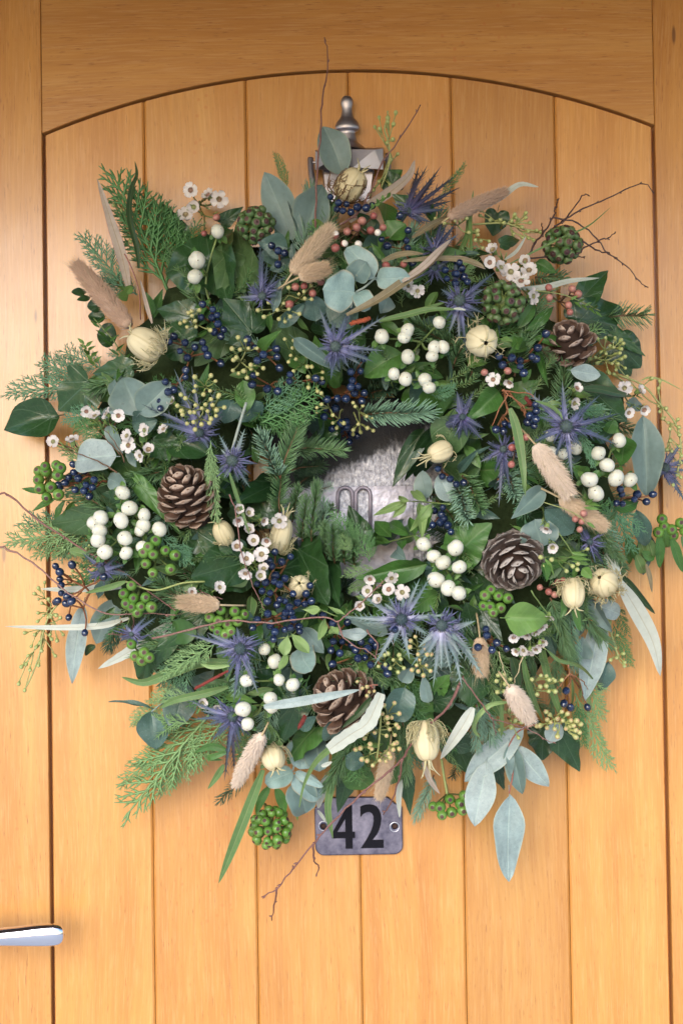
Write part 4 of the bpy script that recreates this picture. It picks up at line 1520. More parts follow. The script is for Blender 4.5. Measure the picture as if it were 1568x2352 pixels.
def sea_holly(c, tips, w=17, mat='bract', head=13, off=.02, toff=.014, fine=26, label=None, face=None, finelen=38):
    pc = PH(c, off)
    s = pxs(-pc.y)
    fd = Vector(face).normalized() if face else VIEW
    mb = MB()
    q = Vector((0, 0, 1)).rotation_difference(fd)
    Mh_ = Matrix.Translation(pc) @ q.to_matrix().to_4x4()
    hr = head * s
    mb.lathe([(hr * .3, -.8 * hr), (hr * .8, -.3 * hr), (hr, .2 * hr), (hr * .9, .7 * hr), (hr * .55, 1.15 * hr), (1e-4, 1.35 * hr)], 12, Mh_)
    for i in range(70):         # prickly florets
        z = 1 - 1.25 * (i + .5) / 70
        th = i * 2.39996
        rr = math.sqrt(max(0, 1 - z * z))
        d = q @ Vector((rr * math.cos(th), rr * math.sin(th), z))
        b = pc + q @ Vector((rr * math.cos(th) * hr * .9, rr * math.sin(th) * hr * .9, z * hr * 1.2))
        mb.tube([b, b + d * hr * .38], [hr * .075, hr * .02], 4, 0 if i % 3 else 1)
    mb.tube([pc - fd * hr * .5, pc - fd * .03 + Vector((0, .012, 0))], [.0016, .0015], 6, 0)
    st = build(mb, 'sea_holly', [M['head'], M['bract_fine']], wreath, pc)
    if label: st['label'] = label
    b0 = pc - fd * hr * .4
    for i, tp in enumerate(tips):
        t = PH(tp[:2], toff + rnd.uniform(-.006, .008))
        d = (t - b0)
        bb = b0 + d.normalized() * hr * .45
        L, x, y, z = axes(bb, t, rnd.uniform(-.5, .5))
        ww = (tp[2] if len(tp) > 2 else w) * .66 * s * rnd.uniform(.85, 1.15)
        v = i % 4
        link('bract', me_of(('bract', mat, v), tpl_bract(v), (mat,)), frame(bb, x, y, z, L, ww, L * .5), st)
    # short prickly inner bracts, one mesh
    fm = MB()
    for i in range(fine):
        a = rnd.uniform(0, 6.28)
        d = q @ Vector((math.cos(a), math.sin(a), rnd.uniform(-.1, .75))).normalized()
        ln = finelen * s * rnd.uniform(.5, 1.1)
        b = b0 + d * hr * .7
        m_ = b + d * ln * .5 + Vector((rnd.gauss(0, .001), rnd.gauss(0, .001), rnd.gauss(0, .001)))
        e = b + d * ln + Vector((rnd.gauss(0, .002), -.001, rnd.gauss(0, .002)))
        fm.tube([b, m_, e], [.0009, .0008, .00015], 4, 0, flat=.4)
        for k in range(2):
            o_ = rdir(1.0)
            fm.tube([m_, m_ + (d + o_ * .9).normalized() * ln * .3], [.0004, .0001], 3, 0)
    f_ = build(fm, 'bract_spines', M['bract_fine'], st, pc)
    f_['kind'] = 'stuff'
    return st

# ---- hare's tail grass
def hare_tail(base, tip, w, mat='tail', off=.022, awns=60, awnlen=42, stalk=None, label=None, hairs=2400, tipoff=None, bendv=(0, 0)):
    b = PH(base, off); t = PH(tip, off if tipoff is None else tipoff)
    s = pxs(-b.y)
    L, x, y, z = axes(b, t, 0)
    hw = w * s * .5
    mb = MB()
    n = 14
    ps, rr = [], []
    bv = x.cross(VIEW) * bendv[0] * s
    for i in range(n + 1):
        u = i / n
        ps.append(b.lerp(t, u) + bv * math.sin(math.pi * u))
        rr.append(max(.05, math.sin(math.pi * (.10 + .83 * u ** .9)) ** .55 * (1.0 - .12 * u)) * hw * .72)
    mb.tube(ps, rr, 14, 0)
    hd = build(mb, 'hare_tail_grass', M[mat], wreath, b)
    if label: hd['label'] = label
    fm = MB()
    def at(u):
        f = u * n; i = min(int(f), n - 1)
        return ps[i].lerp(ps[i + 1], f - i), rr[i] + (rr[i + 1] - rr[i]) * (f - i)
    for i in range(hairs):
        u = rnd.random() ** .9
        p, r_ = at(u)
        a = rnd.uniform(0, 6.28)
        o_ = (y * math.cos(a) + z * math.sin(a))
        d = (x * rnd.uniform(.7, 1.5) + o_ * rnd.uniform(.5, 1.1)).normalized()
        ln = hw * rnd.uniform(.35, .8)
        p0 = p + o_ * r_ * .9
        sd = d.cross(VIEW)
        if sd.length < .01: continue
        sd = (sd.normalized() + o_ * rnd.uniform(-.5, .5)).normalized() * hw * .022
        e = p0 + d * ln + x * ln * .15
        k = len(fm.v)
        fm.v += [p0 - sd, p0 + sd, p0.lerp(e, .55) + sd * .8 + o_ * ln * .05, p0.lerp(e, .55) - sd * .8 + o_ * ln * .05, e]
        fm.face((k, k + 1, k + 2, k + 3)); fm.face((k + 3, k + 2, k + 4))
    f_ = build(fm, 'fur', M[mat], hd, b); f_['kind'] = 'stuff'
    am = MB()
    for i in range(awns):
        u = rnd.uniform(.1, .98)
        p, r_ = at(u)
        a = rnd.uniform(0, 6.28)
        o_ = (y * math.cos(a) + z * math.sin(a))
        d = (x * 1.5 + o_ * rnd.uniform(.3, .9)).normalized()
        ln = awnlen * s * rnd.uniform(.6, 1.1)
        am.tube([p + o_ * r_ * .8, p + o_ * r_ * .8 + d * ln * .5, p + o_ * r_ * .8 + d * ln + x * ln * .1], [.00014, .00013, .00005], 3, 0, caps=False)
    if awns:
        a_ = build(am, 'awns', M['awn'], hd, b); a_['kind'] = 'stuff'
    sm = MB()
    e = b - x * .02 + Vector((0, .02, 0)) if not stalk else PH(stalk, off - .015)
    sm.tube(spline([b, (b + e) / 2 + Vector((0, -.002, 0)), e], 4), .0009, 5)
    build(sm, 'stalk', M['awn'], hd, e)
    return hd

# ---- nigella seed pod
def nigella(c, w, hgt, axis, off=.03, threads=26, dark=False, horns=5, hornlen=.5, label=None, h=None, collar=True, net=0):
    pc = PH(c, off) if h is None else P(*c, h)
    s = pxs(-pc.y)
    A = Vector(axis).normalized()
    q = Vector((0, 0, 1)).rotation_difference(A)
    rx, rz = w * s * .5, hgt * s * .5
    mb = MB()
    N = 16
    pr = []
    for i in range(N + 1):
        t = i / N
        pr.append((max(1e-4, math.sin(math.pi * (.03 + .95 * t)) ** .7 * rx * (1.02 - .1 * t)), (-math.cos(math.pi * t)) * rz))
    ph = rnd.uniform(0, 6)
    Mp = Matrix.Translation(pc) @ (q @ Quaternion((0, 0, 1), ph)).to_matrix().to_4x4()
    mb.lathe(pr, 36, Mp, 0, radfn=lambda t, th: 1 - .09 * (1 - abs(math.cos(th * 3))) ** 3 * math.sin(math.pi * t) ** .5 - .015 * math.sin(th * 9))
    pod = build(mb, 'nigella_seed_pod', M['nigella'], wreath, pc - A * rz)
    if label: pod['label'] = label
    for k in range(horns):
        th = 2 * math.pi * k / horns + ph
        hm = MB()
        er = Vector((math.cos(th), math.sin(th), 0))
        p0 = er * rx * .18 + Vector((0, 0, rz * .96))
        p1 = er * rx * .35 + Vector((0, 0, rz * (1.0 + hornlen * .5)))
        p2 = er * rx * (.65 + rnd.uniform(-.2, .3)) + Vector((0, 0, rz * (1.0 + hornlen * rnd.uniform(.7, 1.2))))
        hm.tube(spline([pc + q @ p0, pc + q @ p1, pc + q @ p2], 4), [.0011 * (1 - .09 * i) for i in range(9)], 5)
        build(hm, 'horn', M['thread'], pod, pc + q @ p0)
    tm = MB()
    for i in range(threads):
        th = rnd.uniform(0, 6.28)
        er = Vector((math.cos(th), math.sin(th), 0))
        p0 = er * rx * .25 + Vector((0, 0, -rz * .98))
        p1 = er * rx * rnd.uniform(.9, 1.25) + Vector((0, 0, -rz * rnd.uniform(.5, .95)))
        p2 = er * rx * rnd.uniform(1.1, 1.6) + Vector((rnd.gauss(0, rx * .2), rnd.gauss(0, rx * .2), rz * rnd.uniform(-.6, .3)))
        sp = [pc + q @ v for v in (p0, p1, p2)]
        tm.tube(spline(sp, 3), [.0005] * 6 + [.0002], 3, 0, caps=False)
        for k in range(3):
            b = sp[1].lerp(sp[2], rnd.uniform(.2, .9))
            tm.tube([b, b + rdir(1.0) * rx * rnd.uniform(.2, .5)], [.0004, .00015], 3, 0, caps=False)
    for i in range(net):        # thin forked threads lying on the pod
        th = rnd.uniform(0, 6.28)
        tt = rnd.uniform(.25, .8)
        def on(tt_, th_):
            return pc + (q @ Vector((math.sin(math.pi * tt_) ** .7 * rx * 1.02 * math.cos(th_), math.sin(math.pi * tt_) ** .7 * rx * 1.02 * math.sin(th_), -math.cos(math.pi * tt_) * rz * 1.02)))
        a = on(tt, th); b = on(tt - .12, th + rnd.uniform(-.3, .3))
        tm.tube([a, b], .0003, 3, 0, caps=False)
        for k in range(2):
            tm.tube([b, on(tt - .2, th + rnd.uniform(-.6, .6))], .00025, 3, 0, caps=False)
    if threads or net:
        t_ = build(tm, 'bract_threads', M['thread_dark' if dark else 'thread'], pod, pc); t_['kind'] = 'stuff'
    return pod

# ---- twigs
def twig(lines, r=2.4, mat='twig', off=.03, abs_h=None, label=None, buds=True):
    mb = MB()
    first = None
    for li, ln in enumerate(lines):
        ps = []
        m = len(ln)
        for i, p in enumerate(ln):
            if abs_h:
                h = abs_h[0] + (abs_h[1] - abs_h[0]) * (i / (m - 1))
                if len(p) > 2: h = p[2]
                ps.append(P(p[0], p[1], h))
            else:
                ps.append(PH(p[:2], off))
        # kinked, not smooth: few spline steps
        sp = spline(ps, 4)
        N = len(sp)
        for i in range(1, N - 1):
            sp[i] = sp[i] + Vector((rnd.gauss(0, .0004), rnd.gauss(0, .0004), rnd.gauss(0, .0004)))
        rb = r * pxs(-ps[0].y) * (1.0 if li == 0 else .8)
        rr = [rb * (1 - .5 * i / (N - 1)) * (1.18 if i % 4 == 0 else 1.0) for i in range(N)]
        mb.tube(sp, rr, 6)
        if buds:
            for i in range(3, N, 4):
                d = (sp[i] - sp[i - 1]).normalized()
                sd = (d + rdir(1.0) * .8).normalized()
                mb.tube([sp[i], sp[i] + sd * rb * 1.6, sp[i] + sd * rb * 3.4], [rb * .8, rb * .9, rb * .2], 5)
        if first is None: first = ps[0]
    o = build(mb, 'birch_twig', M[mat], wreath, first)
    if label: o['label'] = label
    return o

def leafy_stem(ptl, leaves, w, kind, mat, off=.012, stem='stem_green', r=1.6, name='leafy_stem', abs_h=None, smat=None, label=None, toff=.01):
    """stem through layout points carrying leaves given as (base, tip[, width])"""
    mb = MB()
    ps = [P(*p, abs_h) if abs_h else PH(p, off - .002) for p in ptl]
    mb.tube(spline(ps, 5), r * pxs(-ps[0].y), 5)
    st = build(mb, name, M[stem], wreath, ps[0])
    if label: st['label'] = label
    for lf in leaves:
        b, t = lf[0], lf[1]
        ww = lf[2] if len(lf) > 2 else w
        mm = lf[3] if len(lf) > 3 else mat
        if abs_h: leaf(kind, mm, b, t, ww, parent=st, abs_h=(abs_h, abs_h + rnd.uniform(-.006, .012)))
        else: leaf(kind, mm, b, t, ww, off, off + toff + rnd.uniform(-.006, .006), parent=st)
    return st

# ================================================================== WREATH: what is where
# ---- mossy ring that carries everything
ring = MB()
rc = P(RC[0], RC[1], .045)
NR, NT = 96, 20
rows = []
for i in range(NR + 1):
    a = 2 * math.pi * i / NR
    row = []
    for j in range(NT + 1):
        b = 2 * math.pi * j / NT
        nz = noise.noise(Vector((math.cos(a) * 9, math.sin(a) * 9, b * 1.5))) * .012 + noise.noise(Vector((math.cos(a) * 25, math.sin(a) * 25, b * 4))) * .006
        rr = .166 + (.070 + nz) * math.cos(b)
        row.append(rc + Vector((rr * math.cos(a), -(.040 + nz) * math.sin(b), rr * math.sin(a))))
    rows.append(row)
ring.grid(rows)
build(ring, 'moss_ring', M['moss'], wreath, rc)

# ---- undergrowth: leaves, fir and cypress bedded in the moss
def ringpt(a, r):
    return (RC[0] + r * math.cos(a), RC[1] + r * math.sin(a))
under = random.Random(7)
for i in range(95):
    a = under.uniform(0, 6.283); r = under.uniform(235, 585)
    da = a + under.gauss(0, .9)
    b = ringpt(a, r); L = under.uniform(70, 120)
    t = (b[0] + L * math.cos(da), b[1] + L * math.sin(da))
    rt = math.hypot(t[0] - RC[0], t[1] - RC[1])
    if rt < 190: continue
    leaf(under.choice(['ivy', 'ivyp', 'ivyb', 'ovate']), under.choice(['ivy', 'ivy', 'laurel', 'laurel', 'euc_dark', 'ivy_light']), b, t, L * under.uniform(.6, .95), -.024, -.010, under.gauss(0, .5), name='undergrowth_leaf')
for i in range(40):
    a = 6.283 * i / 40 + under.gauss(0, .08)
    r = under.uniform(330, 560)
    b = ringpt(a, r); da = a + under.gauss(0, .7); L = under.uniform(110, 170)
    t = (b[0] + L * math.cos(da), b[1] + L * math.sin(da))
    fir(b, t, under.uniform(34, 44), under.choice(['fir', 'fir_silver', 'fir']), -.016, -.004)
for i in range(34):
    a = 6.283 * i / 34 + under.gauss(0, .1)
    r = under.uniform(360, 560)
    b = ringpt(a, r); da = a + under.gauss(0, .6); L = under.uniform(120, 190)
    t = (b[0] + L * math.cos(da), b[1] + L * math.sin(da))
    cypress(b, t, under.uniform(70, 110), under.choice(['cyp', 'cyp', 'cyp_blue', 'cyp_light']), -.016, -.006)
for i in range(240):
    a = under.uniform(0, 6.283); r = under.uniform(240, 600)
    da = a + under.gauss(0, 1.2)
    b = ringpt(a, r); L = under.uniform(38, 75)
    t = (b[0] + L * math.cos(da), b[1] + L * math.sin(da))
    leaf(under.choice(['lance', 'lance', 'oval', 'spatula']), under.choice(['small_dark', 'laurel', 'laurel', 'fresh', 'euc_dark', 'strap']), b, t, L * under.uniform(.25, .42), -.012, under.uniform(-.008, .004), under.gauss(0, .6), name='small_leaf')

# ---- fine green shoots between the larger pieces and along the rim
for i in range(84):
    a = 6.283 * i / 84 + under.gauss(0, .06)
    r = under.uniform(250, 585)
    b = ringpt(a, r); da = a + under.gauss(0, .8); L = under.uniform(60, 110)
    t = (b[0] + L * math.cos(da), b[1] + L * math.sin(da))
    shoot(b, t, under.uniform(14, 22), under.choice(['cyp_light', 'cyp', 'fir', 'cyp_light']), -.006, under.uniform(.004, .012), under.randrange(4))
for i in range(46):
    a = 6.283 * (i + .5) / 46 + under.gauss(0, .04)
    r = under.uniform(520, 575)
    b = ringpt(a, r); da = a + under.gauss(0, .45); L = under.uniform(80, 135)
    t = (b[0] + L * math.cos(da), b[1] + L * math.sin(da))
    h0 = under.uniform(.035, .06)
    k = under.random()
    if k < .4: cypress(b, t, under.uniform(50, 80), under.choice(['cyp', 'cyp_blue', 'cyp_light']), abs_h=(h0, h0 - .005))
    elif k < .65: fir(b, t, under.uniform(26, 36), 'fir', abs_h=(h0, h0 - .005), n=80)
    else: shoot(b, t, 20, under.choice(['cyp', 'cyp_light']), 0, 0, under.randrange(4), abs_h=(h0, h0 - .005))

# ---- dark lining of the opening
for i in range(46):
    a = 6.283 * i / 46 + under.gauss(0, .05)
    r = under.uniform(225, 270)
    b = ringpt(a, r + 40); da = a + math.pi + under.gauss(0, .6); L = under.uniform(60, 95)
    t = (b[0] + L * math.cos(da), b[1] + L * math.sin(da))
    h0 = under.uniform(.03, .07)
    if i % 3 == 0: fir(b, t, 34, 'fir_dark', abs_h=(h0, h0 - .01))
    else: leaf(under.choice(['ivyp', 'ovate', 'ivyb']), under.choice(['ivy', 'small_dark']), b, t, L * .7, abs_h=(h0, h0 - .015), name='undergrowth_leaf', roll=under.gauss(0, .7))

# ---- fir
fir(*pts('A7', '900,470 1370,440'), 44, 'fir_silver', .008, .014, .2, 0, .8, n=150)
fir(*pts('A7', '345,1140 345,860'), 36, 'fir', 0, 0, .1, 1, .35, n=90, abs_h=(.095, .105))
fir(*pts('A7', '345,900 480,480'), 40, 'fir', 0, 0, .1, 0, .35, n=130, abs_h=(.105, .115))
fir(*pts('A7', '345,890 200,600'), 40, 'fir_silver', 0, 0, .3, 1, .8, n=130, abs_h=(.105, .12))
fir(*pts('A7', '330,940 300,720'), 34, 'fir', 0, 0, 0, 2, .5, n=90, abs_h=(.095, .105))
fir(*pts('A7', '440,700 780,700'), 40, 'fir', 0, 0, -.5, 2, .4, abs_h=(.085, .078))
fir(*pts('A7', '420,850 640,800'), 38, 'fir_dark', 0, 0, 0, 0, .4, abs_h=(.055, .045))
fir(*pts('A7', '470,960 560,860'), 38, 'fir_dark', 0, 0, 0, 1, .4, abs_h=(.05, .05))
for q, hh_ in (('430,1200 470,960', .09), ('560,1330 590,950', .095), ('500,1330 520,1040', .09), ('640,1330 640,1060', .085), ('720,1480 700,1230', .10), ('790,1490 770,1270', .095), ('660,1480 650,1220', .09), ('860,1520 850,1330', .085), ('600,1260 700,1090', .065)):
    fir(*pts('A7', q), 27, rnd.choice(['fir', 'fir', 'fir_silver']), 0, 0, None, None, .9, n=150, abs_h=(hh_ - .012, hh_))
fir(*pts('A7', '600,990 700,945'), 24, 'fir_silver', 0, 0, 0, 0, .6, n=60, abs_h=(.08, .082))
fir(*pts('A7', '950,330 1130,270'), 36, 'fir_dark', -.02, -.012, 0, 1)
fir(*pts('A7', '1350,1000 1560,1080'), 30, 'fir', 0, 0, 0, 1, .6, abs_h=(.06, .08))
ivyhole = [('ivyp', 'ivy', '900,1330 810,1080', 80, .06), ('ivyp', 'ivy', '320,1160 60,1060', 90, .085), ('ovate', 'ivy', '1330,560 1110,955', 50, .075), ('ivyb', 'ivy', '700,640 560,600', 60, .07),
           ('ovate', 'euc_dark', '1000,1330 1190,1180', 50, .045), ('ivyb', 'ivy', '1330,700 1270,900', 60, .045), ('oval', 'small_dark', '940,1370 1060,1240', 30, .055), ('oval', 'small_dark', '1180,1350 1260,1200', 36, .05)]
for kd, mt, q, w, hh_ in ivyhole:
    leaf(kd, mt, *pts('A7', q), w, name='ivy_leaf' if mt == 'ivy' else 'green_leaf', abs_h=(hh_, hh_ - .008))
fir(*pts('A8', '20,960 110,1190'), 44, 'fir_silver', .0, .012, .3, 1, .8, n=140)
fir(*pts('A8', '60,880 200,1120'), 42, 'fir', -.006, .004, 0, 2, .6, n=120)
fir(*pts('A8', '360,860 435,1035'), 38, 'fir_silver', .004, .014, -.3, 0, .9, n=120)
fir(*pts('A8', '-120,1050 60,1230'), 40, 'fir', -.012, 0, 0, 0, .5)
fir(*pts('A5', '1030,1080 1330,1050'), 46, 'fir', .0, .0, .5, 1, .4, n=70, abs_h=(.05, .05))
fir(*pts('A5', '560,800 760,800'), 34, 'fir', -.01, -.01, 0, 2, n=70)
fir(*pts('A5', '590,1290 680,1390'), 24, 'fir', .0, .006, 0, 0, n=60)
fir(*pts('B1', '660,440 800,830'), 34, 'fir', .0, .004, .2, 2, .7, n=150)
fir(*pts('B1', '780,520 830,900'), 30, 'fir_silver', -.006, .0, .2, 0, .6, n=130)
fir(*pts('B1', '1020,130 1170,240'), 30, 'fir', -.01, -.01, 0, 1)
fir(*pts('B1', '700,830 690,1190'), 26, 'fir', -.01, -.006, 0, 1, n=130)
fir(*pts('B3', '960,560 840,850'), 24, 'fir_silver', .0, .0, 0, 0, abs_h=(.04, .03))
fir(*pts('B3', '1250,80 1260,370'), 30, 'fir_silver', .0, .004, 0, 1, .5, n=110)
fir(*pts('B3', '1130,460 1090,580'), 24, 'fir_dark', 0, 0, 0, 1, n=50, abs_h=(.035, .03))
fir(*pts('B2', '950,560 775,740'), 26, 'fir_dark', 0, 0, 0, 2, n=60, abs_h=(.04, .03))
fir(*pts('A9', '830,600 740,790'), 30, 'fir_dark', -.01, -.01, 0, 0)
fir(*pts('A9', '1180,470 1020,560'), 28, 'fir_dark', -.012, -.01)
fir(*pts('B1', '1020,60 1150,180'), 28, 'fir', -.004, 0)

# ---- cypress
cypress(*pts('A3', '1150,900 785,10'), 165, 'cyp', .0, .0, .1, 1, abs_h=(.06, .045))
cypress(*pts('A3', '1220,780 960,160'), 140, 'cyp', .0, .0, .1, 2, abs_h=(.055, .045))
cypress(*pts('A3', '1250,760 1060,250'), 120, 'cyp', .0, .0, 0, 3, abs_h=(.05, .045))
cypress(*pts('A3', '1290,700 1350,420'), 80, 'cyp', .0, .0, 0, 0, abs_h=(.055, .045))
cypress(*pts('A3', '870,900 575,480'), 95, 'cyp_blue', .0, .0, 0, 2, abs_h=(.06, .05))
cypress(*pts('A3', '940,920 660,760'), 80, 'cyp_blue', .0, .0, 0, 1, abs_h=(.055, .05))
cypress(*pts('A6', '640,260 0,290'), 90, 'cyp_blue', 0, 0, 0, 1, abs_h=(.05, .045))
cypress(*pts('A6', '600,220 240,90'), 95, 'cyp_blue', 0, 0, 0, 3, abs_h=(.045, .04))
cypress(*pts('A6', '700,150 420,10'), 80, 'cyp_blue', 0, 0, 0, 0, abs_h=(.045, .04))
cypress(*pts('A6', '720,480 420,460'), 80, 'cyp_blue', -.004, .0, 0, 2)
cypress(*pts('A6', '760,600 470,520'), 70, 'cyp', -.006, .0, 0, 3)
cypress(*pts('A6', '640,1270 40,1290'), 110, 'cyp_light', 0, 0, .1, 2, abs_h=(.055, .05))
cypress(*pts('A6', '600,1230 130,1190'), 90, 'cyp_blue', 0, 0, 0, 0, abs_h=(.05, .045))
cypress(*pts('A6', '650,1330 200,1390'), 90, 'cyp_light', 0, 0, 0, 1, abs_h=(.05, .045))
cypress(*pts('A6', '700,1250 330,1440'), 90, 'cyp_blue', 0, 0, 0, 3, abs_h=(.05, .045))
cypress(*pts('A7', '220,520 665,315'), 140, 'cyp', .006, .014, .2, 1)
cypress(*pts('A7', '200,480 550,500'), 120, 'cyp', .004, .012, 0, 3)
cypress(*pts('A7', '230,430 490,240'), 100, 'cyp_blue', .002, .012, 0, 2)
cypress(*pts('A7', '200,440 400,560'), 90, 'cyp', .0, .008, 0, 0)
cypress(*pts('A6', '1440,640 1470,1250'), 50, 'cyp_light', .022, .022, 0, 1)
cypress(*pts('A6', '1440,720 1420,960'), 30, 'cyp_light', .024, .024, 0, 2)
cypress(*pts('A9', '1080,0 1300,220'), 60, 'cyp_blue', .012, .018, 0, 0)
cypress(*pts('A9', '1250,60 1290,200'), 40, 'cyp_blue', .012, .018, 0, 3)
cypress(*pts('B2', '700,150 100,820'), 170, 'cyp_light', 0, 0, .1, 0, abs_h=(.055, .045))
cypress(*pts('B2', '800,180 540,515'), 110, 'cyp_light', 0, 0, 0, 1, abs_h=(.06, .045))
cypress(*pts('B2', '640,230 80,590'), 90, 'cyp_light', 0, 0, 0, 2, abs_h=(.05, .045))
cypress(*pts('B2', '620,330 330,720'), 80, 'cyp_light', 0, 0, 0, 3, abs_h=(.05, .04))
cypress(*pts('B2', '400,60 140,200'), 60, 'cyp_light', 0, 0, 0, 1, abs_h=(.055, .045))
cypress(*pts('A9', '1500,740 1090,960'), 75, 'cyp_light', .012, .016, 0, 2)
cypress(*pts('A9', '1300,1120 1010,1110'), 60, 'cyp_light', -.004, .0, 0, 1)
cypress(*pts('A9', '1300,1300 880,1290'), 70, 'cyp_light', -.006, .0, 0, 3)
cypress(*pts('A8', '1060,1030 1200,1420'), 85, 'cyp_blue', 0, 0, .1, 2, abs_h=(.10, .085))
cypress(*pts('A8', '1080,1060 1290,1280'), 75, 'cyp_blue', 0, 0, 0, 0, abs_h=(.10, .085))
cypress(*pts('A8', '1040,1080 1080,1290'), 45, 'cyp_blue', 0, 0, 0, 1, abs_h=(.10, .09))
cypress(*pts('B1', '860,900 1030,1310'), 75, 'cyp_light', 0, 0, 0, 3, abs_h=(.055, .045))
cypress(*pts('B4', '830,0 1070,565'), 75, 'cyp_light', 0, 0, 0, 1, abs_h=(.05, .04))
cypress(*pts('B4', '840,60 880,370'), 50, 'cyp', 0, 0, 0, 2, abs_h=(.055, .05))
cypress(*pts('B1', '1100,480 1190,710'), 50, 'cyp', 0, 0, 0, 0, abs_h=(.06, .05))
cypress(*pts('B1', '1090,620 1230,935'), 40, 'cyp', 0, 0, 0, 3, abs_h=(.05, .045))
cypress(*pts('A7', '880,1440 710,1090'), 65, 'cyp', 0, 0, 0, 1, abs_h=(.085, .085))
cypress(*pts('A7', '960,1470 830,1180'), 50, 'cyp', 0, 0, 0, 2, abs_h=(.085, .085))
cypress(*pts('A7', '980,1440 950,1240'), 36, 'cyp', 0, 0, 0, 0, abs_h=(.085, .085))
cypress(*pts('A7', '830,1400 740,1280'), 46, 'cyp_light', 0, 0, 0, 3, abs_h=(.095, .098))
cypress(*pts('B0', '1000,250 770,280'), 50, 'cyp_light', .0, .008, 0, 0)
cypress(*pts('B0', '960,330 820,380'), 40, 'cyp_light', .0, .008, 0, 2)
cypress((660, 430), (633, 345), 34, 'cyp', abs_h=(.04, .035), var=1)
cypress((690, 470), (703, 438), 24, 'cyp', abs_h=(.04, .035), var=0)
cypress((1010, 450), (1071, 378), 30, 'cyp', abs_h=(.05, .045), var=2)
cypress(*pts('A7', '1380,330 1568,280'), 50, 'cyp_blue', .006, .012, 0, 1)
cypress(*pts('A8', '830,440 1030,440'), 40, 'cyp_blue', .006, .01, 0, 1)
cypress(*pts('A8', '860,540 970,850'), 30, 'cyp_blue', .016, .02, 0, 3)
cypress(*pts('A8', '840,560 1020,560'), 36, 'cyp_blue', .008, .012, 0, 0)
cypress(*pts('B3', '560,380 440,610'), 45, 'cyp_light', 0, 0, 0, 0, abs_h=(.07, .06))
cypress(*pts('A4', '1290,690 1260,570'), 50, 'cyp', -.004, .0, 0, 1)

